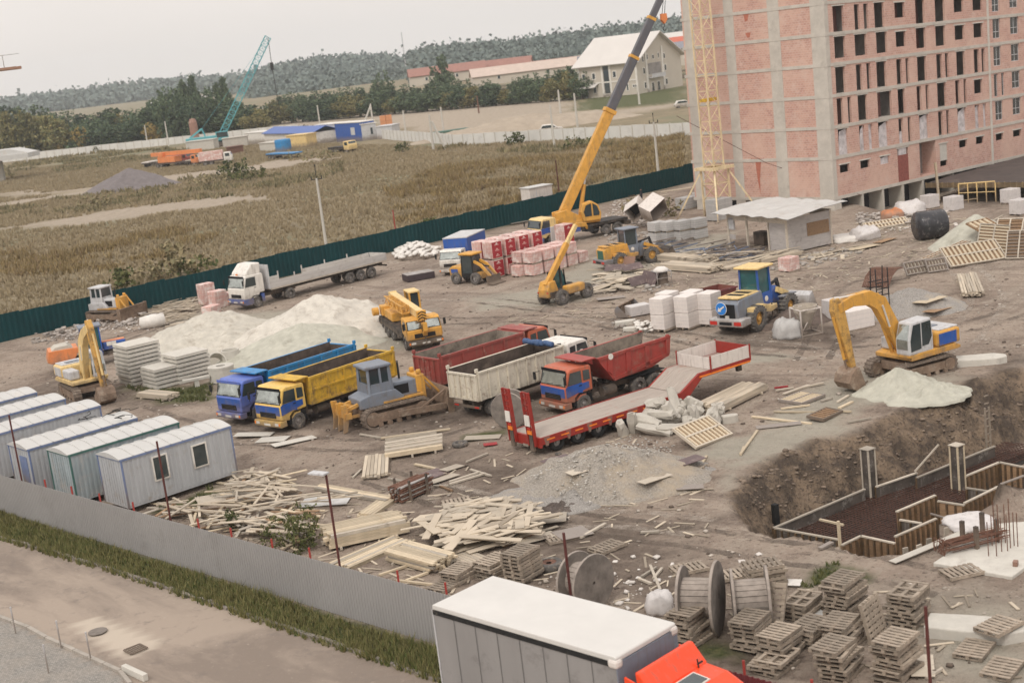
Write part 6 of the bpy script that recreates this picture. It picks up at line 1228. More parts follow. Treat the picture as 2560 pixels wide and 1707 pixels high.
def excavator(label,loc,taz,uaz,reach,elbow,apex,s=1.,sidep='blue',paint='yellow',arm='yellow',curl=0,Lt=3.6,boomk=None,mirror_tank='lgrey'):
    t=thing('excavator',label,'excavator',loc,taz); tracks(t,Lt,2.1,.85,.5); part(MB().b2(-1.1,1.1,-.9,.9,.4,.8),'undercarriage',M['mudsteel'],t)
    u=part(MB().lathe([(.001,.8),(.6,.8),(.6,1.0),(.001,1.0)],n=24),'slew_ring',M['dark'],t)
    # upper structure in its own turned frame: rotate vertices
    ra=uaz-taz
    def P_(mb,name,m_,par=None,bevel=0): return part(mb.xf((0,0,0),ra),name,m_,par or t,bevel)
    up=P_(MB().prism([(1.1,1.0),(1.1,1.2),(.6,1.3),(-1.9,1.3),(-2.25,1.15),(-2.25,1.0)],-1.2,1.2),'upper_frame',M[paint],bevel=.03)
    P_(MB().b2(-2.3,-.7,-1.18,1.18,1.3,2.05),'engine_housing',M[paint],bevel=.12); P_(MB().b2(-2.34,-1.0,-1.0,1.0,2.03,2.12),'engine_cover',M['lgrey'],bevel=.04)
    P_(MB().b2(-2.0,-.8,1.185,1.2,1.38,1.95),'side_panel',M[sidep]); P_(MB().b2(-2.0,-.8,-1.2,-1.185,1.38,1.95),'side_panel',M[sidep]); P_(MB().b2(-2.36,-2.305,-1.1,1.1,1.32,1.9),'counterweight',M[mirror_tank],bevel=.0)
    P_(MB().b2(-.65,.75,-1.15,-.45,1.3,1.9),'tool_box',M[mirror_tank],bevel=.1); P_(MB().b2(-1.7,-1.2,-.6,.3,2.12,2.16),'hood_vent',M['ggrey'])
    # cab on the left (+y)
    cy0,cy1=.28,1.16; c=MB().prism([(1.2,1.25),(1.2,2.0),(.95,2.85),(-.35,2.9),(-.45,2.0),(-.45,1.25)],cy0,cy1); co=P_(c,'cab',M['lgrey'],bevel=.08)
    P_(MB().quad([(1.213,cy0+.1,1.55),(1.213,cy1-.1,1.55),(1.213,cy1-.1,2.02),(1.213,cy0+.1,2.02)],.01).quad([(1.21,cy0+.1,2.04),(1.21,cy1-.1,2.04),(.985,cy1-.12,2.74),(.985,cy0+.12,2.74)],.01),'front_window',M['glare' if s>1.02 else 'glass'],co)
    for yy in (cy1+.008,cy0-.008):
        q=[(1.08,1.45),(1.1,2.0),(.88,2.72),(.4,2.74),(.4,1.5)]; P_(MB().prism(q,yy-.006,yy+.006),'side_window',M['glass'],co); q=[(.32,1.6),(.32,2.74),(-.28,2.76),(-.34,2.0),(-.1,1.62)]; P_(MB().prism(q,yy-.006,yy+.006),'side_window',M['glass'],co)
    P_(MB().b2(-.45,1.24,cy0-.02,cy1+.03,1.18,1.28),'cab_sill',M[paint],co)
    # boom: foot at (.5,0,1.4)
    by=-.06; 
    def lf(pts,w): b=limb(pts,w); b.v=[(x,y+by,z) for x,y,z in b.v]; return b
    bo=P_(lf([(.45,1.35,.45)]+[(a,c,h*1.25) for a,c,h in apex]+[(elbow[0],elbow[1],.44)],.42),'boom',M[arm],bevel=.02)
    # ram bodies
    def rm(p,q,r,m_): return MB().tube((p[0],p[1],p[2]),(q[0],q[1],q[2]),r,10)
    mid_=apex[-2] if len(apex)>1 else apex[-1]; a_=apex[min(1,len(apex)-1)]
    for y in(-.28,.2):
        P_(rm((.85,y,1.2),(.85+(a_[0]-.85)*.6,y,1.2+(a_[1]-1.2)*.55),.085,0),'boom_cylinder',M[arm],bo); P_(rm((.85+(a_[0]-.85)*.6,y,1.2+(a_[1]-1.2)*.55),(a_[0],y,a_[1]-.1),.05,0),'cylinder_rod',M['chrome'],bo)
    # arm (dipper)
    ex,ez=elbow; bx,bz=reach
    dx,dz=(bx-ex),(bz-ez); Ln=math.hypot(dx,dz); dn_=(dx/Ln,dz/Ln)
    top=(ex-dn_[0]*.5,ez-dn_[1]*.5)
    ao=P_(lf([(top[0],top[1],.28),(ex,ez,.66),(ex+dx*.45,ez+dz*.45,.52),(bx,bz,.26)],.36),'dipper_arm',mat('muddy_yellow_paint',(.58,.33,.08),.6,.15,2,(.07,.055,.045),.42,1.3),bevel=.02)
    tx,tz=apex[-1][0],apex[-1][1]+.32; sx_,sz_=a_[0],a_[1]+.4
    P_(rm((sx_,by,sz_),((sx_+top[0])/2,by,(sz_+top[1])/2+.1),.085,0),'arm_cylinder',M[arm],bo); P_(rm(((sx_+top[0])/2,by,(sz_+top[1])/2+.1),(top[0],by,top[1]),.05,0),'cylinder_rod',M['chrome'],bo)
    no=(-dn_[1],dn_[0]); k=.32 if no[0]>0 else -.32
    c0=(ex+dx*.1+no[0]*k,by,ez+dz*.1+no[1]*k); c1=(ex+dx*.8+no[0]*k,by,ez+dz*.8+no[1]*k); P_(rm(c0,c1,.07,0),'bucket_cylinder',M[arm],ao); P_(MB().bar(c1,(bx+.25*no[0]*np.sign(k),by,bz-.2),.07).bar((bx-dn_[0]*.35,by,bz-dn_[1]*.35),c1,.07),'bucket_link',M['mudsteel'],ao)
    # bucket
    cu=rad(curl); prf=[(0,.12),(.28,.05),(.55,-.25),(.62,-.62),(.35,-.92),(-.02,-1.0),(-.42,-.78),(-.36,-.7),(-.02,-.88),(.30,-.8),(.50,-.55),(.44,-.25),(.2,0),(-.05,.0)]
    ro=lambda p:(bx+p[0]*math.cos(cu)-p[1]*math.sin(cu),bz+p[0]*math.sin(cu)+p[1]*math.cos(cu))
    pr=[ro(p) for p in prf]; bk=MB().prism(pr,by-.5,by+.5); side=[ro(p) for p in ((-.05,.0),(.28,.05),(.55,-.25),(.62,-.62),(.35,-.92),(-.02,-1.0),(-.42,-.78))]
    bk.prism(side,by-.54,by-.5).prism(side,by+.5,by+.54); bko=P_(bk,'bucket',M['mudsteel'],ao); te=MB()
    for i in range(5): y=by-.45+.22*i; a=ro((-.38,-.74)); b_=ro((-.62,-.6)); te.bar((a[0],y,a[1]),(b_[0],y,b_[1]),.07)
    P_(te,'bucket_teeth',M['dark'],bko)
    t.scale=(s,s,s); return t
# right excavator
bk=Z('G',770,905,.2); ce=Z('G',1235,735,.85); daz=ang(ce,bk)
print('exc',bk,ce,daz,(bk-ce).length)
excavator('yellow excavator with pale grey cab digging beside the pit',(ce.x+.3,ce.y+1.0,0),25,-150,(3.8,1.1),(4.5,4.15),[(.9,2.3,.55),(1.8,3.9,.62),(2.5,4.3,.55),(3.6,4.35,.42)],1.1,'blue',curl=8)
# left excavator
c2=Z('B',540,1100,.8); b2=Z('B',775,1280,0); print('excB',c2,b2,ang(c2,b2),(b2-c2).length)
excavator('older yellow excavator with its arm folded down beside the slab stacks',(c2.x-.2,c2.y+.3,0),-60,ang(c2,b2)-2,(3.7,1.0),(3.0,4.8),[(.7,2.2,.5),(1.2,3.6,.6),(1.9,4.3,.5)],1.04,'lgrey','ylight','ylight',curl=-12,Lt=4.0)
# tractor dumper behind the left excavator
p=Z('B',330,1000,.3); p2=Z('B',870,760,.9); azt=20; t=thing('site_dumper','small tractor dumper with blue bonnet and orange red skip behind the left excavator','dumper',(p.x+1.3,p.y+4.0,0),azt)
part(MB().prism([(-3.6,.9),(-3.4,1.7),(-1.3,1.7),(-1.3,1.35),(-1.7,.8),(-3.3,.75)],-1.0,1.0),'skip',M['orange'],t,bevel=.03); part(MB().prism([(-3.3,1.6),(-1.5,1.6),(-2.0,1.95),(-2.9,1.9)],-.85,.85),'sand_load',SAND,t)
c=MB()
for x in(-.9,.4):
    for y in(-.65,.65): c.bar((x,y,1.0),(x,y,2.9),.1)
c.b2(-.95,.45,-.7,.7,.7,1.2); part(c,'cab_frame',M['blue'],t); part(MB().b2(-.85,.35,-.6,.6,1.2,2.86),'cab_glass',M['gglass'],t); part(MB().b2(-1.05,.6,-.8,.8,2.9,3.05),'cab_roof',M['ggrey'],t,bevel=.04)
part(MB().b2(.5,2.2,-.45,.45,1.0,1.6),'bonnet',M['blue'],t,bevel=.08); part(MB().b2(.5,2.15,-.3,.3,1.602,1.65),'bonnet_trim',M['orange'],t); part(MB().b2(.8,1.5,-.47,-.452,1.3,1.6),'logo_plate',M['white'],t)
for sg in(1,-1): wheel(t,1.7,sg*.7,.45,.3); wheel(t,-.5,sg*.8,.75,.42); wheel(t,-2.6,sg*.8,.5,.4)
chassis(t,-3.2,2.1,.75,.6)
# ---------------- wheel loaders ----------------
def loader(label,rear,az,s,paint,cabm,sidem,sign=False,bucket='lgrey',beltz=1.0,tall=False,roofm=None,glass='gglass',armm=None,small=False,name='wheel_loader'):
    h=rad(az); t=thing(name,label,'wheel loader',(rear[0]+math.cos(h)*3.0*s,rear[1]+math.sin(h)*3.0*s,0),az)
    part(MB().prism([(-3.0,.75),(-3.0,1.75),(-2.8,1.95),(-.6,2.05),(-.4,1.2),(-.4,.75)],-.72,.72),'bonnet',M[sidem],t,bevel=.05)
    part(MB().b2(-2.85,-.62,-.66,.66,1.99,2.09),'bonnet_top',M[paint],t,bevel=.03); v=MB()
    for i in range(2): v.b2(-2.3+i*.7,-1.9+i*.7,-.5,.5,2.091,2.1)
    part(v,'bonnet_vent',M['grille'],t)
    part(MB().b2(-3.02,-3.003,-.5,.5,.95,1.75),'radiator_grille',M['grille'] if sign else mat('green_grille',(.03,.12,.09),.5,.2,20),t); cw=part(MB().prism([(-3.25,.55),(-3.25,.95),(-2.9,1.0),(-2.3,.95),(-2.2,.6)],-1.1,1.1),'counterweight',M['lgrey' if sign else 'ggrey'],t,bevel=.04)
    for sg in(1,-1): part(MB().b2(-3.27,-3.252,sg*.55,sg*1.0,.65,.85),'tail_light',M['lampr'],cw)
    part(MB().b2(-3.27,-3.252,-.4,.4,.66,.82),'number_plate',M['grille'],cw)
    part(MB().prism([(-2.2,1.15),(-2.2,1.4),(-1.1,1.45),(-.3,1.2),(.2,1.2),(.2,.95),(-.4,.85)],-1.15,-.73).prism([(-2.2,1.15),(-2.2,1.4),(-1.1,1.45),(-.3,1.2),(.2,1.2),(.2,.95),(-.4,.85)],.73,1.15),'rear_fender',M[paint],t,bevel=.03)
    part(MB().b2(-.4,.6,-.55,.55,.7,1.5),'centre_joint',M['dark'],t)
    # cab
    z0,z1=1.5,3.25; c=MB()
    for (x,y) in ((-.75,-.62),(-.75,.62),(.45,.62),(.45,-.62)): c.bar((x,y,z0),(x*.96,y*.92,z1),.1)
    c.b2(-.8,.5,-.66,.66,z0-.45,z0+.35); co=part(c,'cab_frame',M[cabm],t); part(MB().b2(-.7,.4,-.56,.56,z0+.35,z1-.01),'cab_glass',M[glass],co); part(MB().b2(-.95,.65,-.8,.8,z1,z1+.12),'cab_roof',M[roofm or paint],co,bevel=.04)
    part(MB().b2(-.55,-.15,-.25,.25,z0+.36,z0+.37),'seat',M['wood3'],co)
    part(MB().lathe([(.001,-.0),(.16,0),(.16,.015),(.001,.015)],(-.1,-.68,1.5),'y',16).lathe([(.001,-.0),(.16,0),(.16,.015),(.001,.015)],(-.1,.665,1.5),'y',16),'logo_disc',M['white'],co)
    # front frame, arms, bucket
    part(MB().prism([(.6,.7),(.6,1.5),(1.3,1.95),(1.7,1.7),(2.2,.9),(2.2,.6)],-.42,.42),'front_frame',M[armm or cabm],t); part(MB().b2(.9,2.3,-1.1,-.75,1.35,1.42).b2(.9,2.3,.75,1.1,1.35,1.42),'front_fender',M[armm or sidem],t)
    for sg in(1,-1): part(limb([(1.2,1.75,.3),(2.2,1.3,.34),(3.1,.55,.28)],.14).xf((0,sg*.5,0)),'lift_arm',M[paint],t)
    part(MB().tube((.9,0,1.9),(2.0,0,2.1),.09,8).bar((2.0,0,2.2),(2.3,0,1.2),.14,.2).bar((2.3,0,1.25),(3.2,0,.9),.1),'tilt_linkage',M['dark'],t)
    bw_=1.35; prf=[(3.1,.1),(3.0,.5),(3.15,1.0),(3.5,1.2),(3.6,1.12),(3.3,.95),(3.15,.5),(3.25,.2),(4.15,.06),(4.15,.0),(3.2,.02)]; bo=part(MB().prism(prf,-bw_,bw_),'bucket',M[bucket],t); part(MB().prism([(3.1,.1),(3.0,.5),(3.15,1.0),(3.5,1.2),(4.1,.05)],-bw_-.04,-bw_).prism([(3.1,.1),(3.0,.5),(3.15,1.0),(3.5,1.2),(4.1,.05)],bw_,bw_+.04),'bucket_cheek',M[bucket],bo)
    for sg in(1,-1): wheel(t,-1.65,sg*.98,.72,.5,'yrim',tread=True); wheel(t,1.55,sg*.98,.72,.5,'yrim',tread=True)
    part(MB().bar((-.2,-1.05,.5),(-.2,-1.05,1.3),.05).bar((.3,-1.05,.5),(.3,-1.05,1.3),.05).bar((-.2,-1.05,.7),(.3,-1.05,.7),.05).bar((-.2,-1.05,.95),(.3,-1.05,.95),.05),'ladder',M['dark'],t)
    if sign:
        sg=part(MB().lathe([(.001,-3.1),(.36,-3.1),(.36,-3.07),(.001,-3.07)],(0,.32,1.52),'x',28),'round_sign',M['white'],t); so_=part(MB().lathe([(.001,-3.115),(.33,-3.115),(.33,-3.101),(.001,-3.101)],(0,.32,1.52),'x',28),'sign_face',mat('sign_blue',(.02,.20,.62),.4),sg)
        A=Vector((0,.32,1.52)); f=lambda y,z:(-3.13,A.y+y,A.z+z)
        part(MB().quad([f(-.19,.17),f(-.24,.11),f(.02,-.09),f(-.03,-.15),f(.22,-.17),f(.14,.08),f(.08,.0)],.01),'arrow',M['white'],sg)
        part(MB().box((-3.05,0,1.02),(.04,.24,.22)),'white_tag',M['white'],t)
    t.scale=(s,s,s); return t
rf=(Z('F',1222,700,.6)+Z('F',1550,735,.6))/2; rf.z=0
loader('large wheel loader seen from behind with a round blue arrow sign',rf,46,1.17,'ylight','blue','ggrey',True,'lgrey')
p=Z('C',1050,1230,.5); p2=Z('C',940,1180,.6); rc=Vector((8.35,119.75,0)); loader('yellow wheel loader with blue side badge parked by the brick packs',rc,24,.97,'yellow','ggrey','yellow',False,'dark',roofm='ggrey',glass='glass')
# compact loader (backhoe size) with arms to the right
p=Z(5,810,385); p2=Z(5,925,390)
azj=-42; hj=rad(azj); ctr=(Vector(p[:2])+Vector(p2[:2]))/2+Vector((math.cos(hj+math.pi/2),math.sin(hj+math.pi/2)))*.8
t=thing('compact_loader','compact yellow loader with black cab in front of the blue box truck','loader',(ctr.x,ctr.y,0),azj)
part(MB().prism([(-2.0,.6),(-2.1,1.3),(-1.7,1.55),(-.6,1.5),(-.6,.6)],-.65,.65),'bonnet',M['yellow'],t,bevel=.1); part(MB().b2(-1.8,-1.0,-.68,-.652,.95,1.3),'side_badge',M['blue'],t)
c=MB()
for (x,y) in ((-.6,-.6),(-.6,.6),(.7,.6),(.7,-.6)): c.bar((x,y,.7),(x*.9,y*.88,2.5),.09)
c.b2(-.62,.72,-.62,.62,.6,.95); co=part(c,'cab_frame',M['black'],t); part(MB().b2(-.55,.65,-.55,.55,.95,2.45),'cab_glass',M['glass'],co); part(MB().b2(-.75,.85,-.7,.7,2.5,2.68),'cab_roof',M['yellow'],co,bevel=.07)
part(MB().b2(.7,1.6,-.5,.5,.5,.95),'front_frame',M['yellow'],t)
for sg in(1,-1): part(limb([(.75,1.95,.22),(1.5,1.65,.25),(2.5,.7,.22)],.13).xf((0,sg*.38,0)),'lift_arm',M['yellow'],t); wheel(t,-1.2,sg*.72,.52,.38,'rim'); wheel(t,1.05,sg*.72,.52,.38,'rim')
part(MB().prism([(2.4,.15),(2.4,.75),(2.5,.75),(2.55,.2),(3.1,.08),(3.1,.02),(2.5,.05)],-.85,.85),'bucket',M['dark'],t); part(MB().tube((1.0,0,1.6),(2.1,0,1.5),.07,8),'tilt_ram',M['dark'],t)
# ---------------- telehandler ----------------
a=Z(5,1400,520);b_=Z(5,1530,525); azh=42; hh=rad(azh); mid=(Vector(a[:2])+Vector(b_[:2]))/2
t=thing('telehandler','bright yellow telehandler with its boom raised and cab behind the boom','telehandler',(mid.x+math.cos(hh)*1.35,mid.y+math.sin(hh)*1.35,0),azh)
part(MB().b2(-2.0,1.9,-.4,.5,.55,1.05),'chassis',M['dark'],t); part(MB().prism([(-2.2,.65),(-2.2,1.25),(-1.9,1.85),(-1.3,1.9),(-1.0,1.0),(-1.0,.65)],-.35,.75),'rear_body',M['yellow'],t,bevel=.08)
part(MB().b2(-.75,1.1,-1.15,-.42,.7,1.35),'engine_pod',M['yellow'],t,bevel=.12); part(MB().b2(1.0,1.11,-1.0,-.55,.9,1.2),'pod_grille',M['grille'],t)
c=MB(); 
for (x,y) in ((-.7,.5),(-.7,1.1),(.6,1.1),(.6,.5)): c.bar((x,y,.8),(x*.85,y,2.35),.08)
co=part(c,'cab_frame',M['black'],t); part(MB().prism([(-.68,.8),(-.6,2.2),(-.2,2.4),(.35,2.3),(.62,1.5),(.62,.8)],.52,1.08),'cab_glass',M['gglass'],co)
el=rad(46); Lb=5.3; bx0,bz0=-1.75,1.75
def bp(l): return (bx0+math.cos(el)*l,0.05,bz0+math.sin(el)*l)
bo=part(MB().bar(bp(-.3),bp(3.6),.34,.42),'boom',M['yellow'],t,bevel=.03); part(MB().bar(bp(3.6),bp(Lb),.26,.32),'inner_boom',M['ylight'],bo,bevel=.02)
e_=bp(Lb); part(MB().bar(e_,(e_[0]+1.1,.05,e_[2]-.15),.24,.34).bar((e_[0]+1.0,.05,e_[2]-.1),(e_[0]+1.3,.05,e_[2]-.5),.2,.2),'boom_head',M['yellow'],bo,bevel=.03)
part(MB().b2(e_[0]+1.2,e_[0]+1.28,-.55,.65,e_[2]-.75,e_[2]-.25),'fork_carriage',M['dark'],bo)
for y in(-.35,.45): part(MB().b2(e_[0]+1.28,e_[0]+2.3,y-.06,y+.06,e_[2]-.75,e_[2]-.7),'fork',M['dark'],bo)
part(MB().tube((-.3,.05,1.0),bp(2.0),.09,8),'lift_ram',M['dark'],t)
for x in(-1.35,1.35):
    for y in(-.95,.98): wheel(t,x,y,.58,.38,'rim' ,tread=True)
for y in (-.3,.7): part(MB().b2(-2.22,-2.2,y-.08,y+.08,1.0,1.1),'tail_light',M['lampr'],t)
# ---------------- cranes ----------------
def hookblock(par,x,y,z,s=1.,mm='yellow'):
    o=part(MB().prism([(x-.25*s,z+.5*s),(x+.25*s,z+.5*s),(x+.3*s,z),(x,z-.35*s),(x-.3*s,z)],y-.14*s,y+.14*s),'hook_block',M[mm],par); st=MB()
    for k in range(3): st.add([(x-.26*s,y-.15*s,z+.1*s+k*.14*s),(x,y-.15*s,z-.1*s+k*.14*s),(x,y-.15*s,z-.03*s+k*.14*s),(x-.26*s,y-.15*s,z+.17*s+k*.14*s),(x+.26*s,y-.15*s,z+.1*s+k*.14*s),(x+.26*s,y-.15*s,z+.17*s+k*.14*s)],[(0,1,2,3),(1,4,5,2)])
    part(st,'hazard_stripe',M['black'],o)
    hk=MB(); pts=[(x,y,z-.35*s),(x,y,z-.6*s)]+[(x+.16*s*math.sin(a),y,z-.76*s+.16*s*math.cos(a)) for a in np.linspace(0,4.4,9)]; hk.path(pts,.035*s,6); part(hk,'hook',M['dark'],o); return o
# small yellow mobile crane
a=Z(12,385,1050,.3); b_=Z(12,668,1000,.3); azs=-74; hs=rad(azs); fc=(a+b_)/2; Lc=9.6; t=thing('mobile_crane','small yellow mobile crane facing the camera with its boom lowered over the cab','mobile crane',(fc.x-math.cos(hs)*Lc/2,fc.y-math.sin(hs)*Lc/2,0),azs)
xf=Lc/2-.16; w=2.45; cab=cabover(t,xf,w,.85,2.3,1.6,'yellow','yellow','yellow',bump='dark',visor=False,mirrors=True,rwin=False)
chassis(t,-Lc/2,xf-.4,.95); part(MB().b2(-Lc/2,xf-1.75,-1.2,1.2,1.1,1.25),'carrier_deck',M['dark'],t); part(MB().b2(-Lc/2,-Lc/2+.5,-1.25,1.25,.6,1.1).b2(1.3,1.8,-1.25,1.25,.6,1.1),'outrigger_box',M['dark'],t)
for sg in(1,-1):
    for x in(xf-1.3,-.6,-2.3,-3.6): wheel(t,x,sg*1.02,.52,.38)
    part(MB().b2(-Lc/2+.6,xf-1.9,sg*1.05,sg*1.22,.8,1.1),'side_locker',M['dark'],t)
part(MB().b2(-3.9,-1.0,-1.0,1.0,1.3,1.9),'slewing_platform',M['yellow'],t,bevel=.05); part(MB().b2(-4.6,-3.7,-1.15,1.15,1.35,2.1),'counterweight',M['yellow'],t,bevel=.08)
part(MB().tube((-4.2,-1.3,1.7),(-4.2,-1.75,1.7),.3,12),'winch_drum',M['yellow'],t)
c=MB()
for (x,y) in ((-2.3,.45),(-2.3,1.15),(-.9,1.15),(-.9,.45)): c.bar((x,y,1.5),(x,y,3.2),.12)
c.b2(-2.35,-.85,.42,1.18,1.3,1.9); co=part(c,'operator_cab',M['yellow'],t); part(MB().b2(-2.25,-.92,.5,1.1,1.9,3.15),'cab_glass',M['glass'],co); part(MB().b2(-2.4,-.8,.38,1.22,3.2,3.3),'cab_roof',M['ylight'],co)
bo=part(MB().bar((-3.9,-.1,2.7),(xf-.1,-.1,2.55),.5,.55).bar((-4.1,-.1,2.7),(-3.9,-.1,2.7),.6,.65),'boom',M['ylight'],t,bevel=.03); part(MB().b2(xf-.12,xf+.25,-.42,.22,2.15,2.85),'boom_head',M['yellow'],bo,bevel=.04)
part(lattice(MB(),0,5.6,.5,8,.07,.045).xf((-2.6,-.78,2.75),0,90),'fly_jib',M['yellow'],t)
hb_=hookblock(t,xf+.32,-.05,1.5,1.1); part(MB().path([(xf+.2,-.15,2.5),(xf+.3,-.1,1.95)],.02,4).path([(xf+.2,.05,2.5),(xf+.34,0,1.95)],.02,4),'hoist_rope',M['black'],t)
ch=MB()
for k in range(3): ch.add([(xf+.255,-.4,2.2+k*.2),(xf+.255,-.1,2.36+k*.2),(xf+.255,.2,2.2+k*.2),(xf+.255,.2,2.28+k*.2),(xf+.255,-.1,2.44+k*.2),(xf+.255,-.4,2.28+k*.2)],[(0,1,4,5),(1,2,3,4)])
part(ch,'hazard_chevron',M['black'],t)
# big mobile crane
fc=(Z('C',150,935,.3)+Z('C',385,945,.3))/2; azb=209; hb2=rad(azb); Lc=10.5; t=thing('mobile_crane','large mobile crane with blue carrier and long boom raised past the top of the photo','mobile crane',(fc.x-math.cos(hb2)*Lc/2,fc.y-math.sin(hb2)*Lc/2,0),azb)
xf=Lc/2-.16; cab=cabover(t,xf,2.5,.95,2.75,1.9,'ylight','blue','blue',bump='blue',visor=False,rwin=False,glass='glass')
chassis(t,-Lc/2,xf-.4,1.0); part(MB().b2(-Lc/2,xf-2.0,-1.25,1.25,1.15,1.4),'carrier_deck',M['dark'],t); part(MB().b2(xf-4.6,xf-2.05,-1.3,-1.26,.9,1.45).b2(xf-4.6,xf-2.05,1.26,1.3,.9,1.45),'blue_locker',M['blue'],t); part(MB().lathe([(.001,0),(.2,0),(.2,.015),(.001,.015)],(xf-2.7,1.302,1.2),'y',16),'logo_disc',M['white'],t)
for sg in(1,-1):
    for x in(xf-1.4,xf-3.1,-2.6,-4.0): wheel(t,x,sg*1.05,.55,.4)
part(MB().b2(-Lc/2-.1,-Lc/2+.4,-1.6,1.6,.7,1.1),'outrigger_box',M['dark'],t)
# superstructure turned; work in world terms relative to the truck
sl_=Vector((-.6,0,1.4)); ro_=Matrix.Rotation(rad(azb),3,'Z'); slw=t.location+ro_@sl_
AZ=12.; fw=vplane(2,1545,1420,slw,AZ); tipw=vplane(2,2185,5,slw,AZ); print('boom',slw,fw,tipw)
u=(tipw-fw).normalized(); inv=ro_.transposed(); 
def wl(p): return inv@(Vector(p)-t.location)
A_=wl(fw); T_=wl(tipw+u*.8); U_=(T_-A_); Lb=U_.length; U_.normalize()
ra2=AZ-azb
def Q(mb,name,m_,par=None,bevel=0): return part(mb.xf(sl_,ra2),name,m_,par or t,bevel)
so2=Q(MB().b2(-2.4,1.6,-1.0,1.0,.1,.5),'slewing_platform',M['yellow'],bevel=.04); Q(MB().prism([(-2.9,.6),(-2.9,1.5),(-1.6,1.7),(.3,.5),(.3,.2),(-1.6,.3)],-.95,-.55),'side_plate',M['yellow'],so2,.04); Q(MB().prism([(-2.9,.6),(-2.9,1.5),(-1.6,1.7),(.3,.5),(.3,.2),(-1.6,.3)],.2,.5),'side_plate',M['yellow'],so2,.04); Q(MB().b2(-3.9,-2.6,-1.15,1.15,.3,.95),'counterweight',M['yellow'],so2,.12)
co=Q(MB().prism([(-.2,.3),(-.4,1.3),(-.1,2.1),(.8,2.3),(1.5,1.8),(1.7,1.0),(1.6,.3)],-1.35,-.5),'operator_cab',M['yellow'],None,.12); Q(MB().prism([(.0,.8),(-.1,1.3),(.15,1.9),(.7,2.05),(.7,.8)],-1.37,-1.355).prism([(.85,.8),(.85,2.05),(1.3,1.75),(1.5,1.1),(1.45,.8)],-1.37,-1.355),'side_window',M['glass'],co); Q(MB().quad([(1.63,-1.25,1.1),(1.63,-.6,1.1),(1.45,-.6,1.75),(1.45,-1.25,1.75)],.04),'front_window',M['glare'],co)
S1=A_+U_*(Lb*.455); S2=A_+U_*(Lb*.70); S3=A_+U_*(Lb*.88)
def beam(b,p,q,w,h): return b.bar(p,q,w,h)
bo=part(MB().bar(A_-U_*1.2,S1,.8,.98),'boom_section',M['yellow'],t,bevel=.06); part(MB().bar(S1-U_*.25,S1+U_*.15,1.0,1.2),'boom_collar',M['yellow'],bo,bevel=.03)
bdark=mat('dark_boom_paint',(.095,.095,.11),.5,.15,.8)
for p,q,w2 in ((S1+U_*.15,S2,.74),(S2+U_*.2,S3,.64),(S3+U_*.15,T_,.54)): o=part(MB().bar(p,q,w2,w2*1.15),'boom_section',bdark,t,bevel=.05); part(MB().bar(q-U_*.1,q+U_*.2,w2*1.12,w2*1.3),'boom_collar',M['yellow'],o,bevel=.02)
part(MB().box(T_+U_*.5,(.6,.5,.9)),'boom_head',M['yellow'],t,bevel=.05)
rb_=wl(vplane(2,1640,1500,slw,AZ)); rt_=wl(vplane(2,1700,1090,slw,AZ)); rm_=wl(vplane(2,1668,1260,slw,AZ)); part(MB().tube(rb_,rm_,.22,12),'luffing_cylinder',M['yellow'],t); part(MB().tube(rm_,rt_,.14,12),'cylinder_rod',M['chrome'],t)
hkw=vplane(2,2215,150,slw,AZ); hk=wl(hkw); hb3=hookblock(t,hk.x,hk.y,hk.z+.2,1.15,'orange'); th=T_+U_*.5
part(MB().path([(hk.x-.15,hk.y,hk.z+.7),(th.x-.1,th.y,th.z)],.03,4).path([(hk.x+.15,hk.y,hk.z+.7),(th.x+.1,th.y,th.z)],.03,4),'hoist_rope',M['black'],t)
part(MB().bar(Vector(sl_)+Vector((-2.6,0,.5)) ,A_-U_*.2,.5,.6),'boom_foot',M['yellow'],t) if False else None
# hook blocks hanging on poles near the yellow loader skipped; teal lattice crane far away
Bb=Z('A',735,415); tp2=vplane(1,1832,255,Bb,3); t=thing('lattice_crane','teal lattice boom crawler crane far off in the field','crane',(Bb.x,Bb.y,0),0)
ft=vplane('A',750,330,Bb,3)-Bb; tt=tp2-Bb; U2=(tt-ft).normalized(); L2=(tt-ft).length; q_=U2.to_track_quat('Z','Y').to_matrix().to_euler()
lb=lattice(MB(),0,L2,1.7,22,.16,.09); m3=U2.to_track_quat('Z','Y').to_matrix(); lb.v=[tuple(ft+m3@Vector(v)) for v in lb.v]; part(lb,'lattice_boom',M['teal'],t)
part(MB().b2(-9,3,-1.5,1.5,1.4,3.2),'machine_house',M['teal'],t,bevel=.1); part(MB().b2(0,3.4,-2.4,-1.51,1.8,4.2),'operator_cab',M['teal'],t); part(MB().b2(.3,3.45,-2.45,-2.41,2.6,4.0),'cab_glass',M['glass'],t); tracks_=MB().b2(-4,4,-2.8,-1.6,0,1.3).b2(-4,4,1.6,2.8,0,1.3); part(tracks_,'crawler_track',M['dark'],t,bevel=.3)
gf=vplane('A',565,245,Bb,3)-Bb; part(MB().bar((-8,0,3.2),gf,.5).bar((-3.5,0,3.2),gf,.4).bar(gf,tt,.06),'gantry',M['teal'],t)
hz_=vplane(1,1862,455,Bb,3)-Bb; part(MB().path([tt,(hz_.x,0,hz_.z),(hz_.x+.4,0,hz_.z-14)],.09,4).box((hz_.x,0,hz_.z),(.9,.6,2.2)),'hook_rope',M['dark'],t)
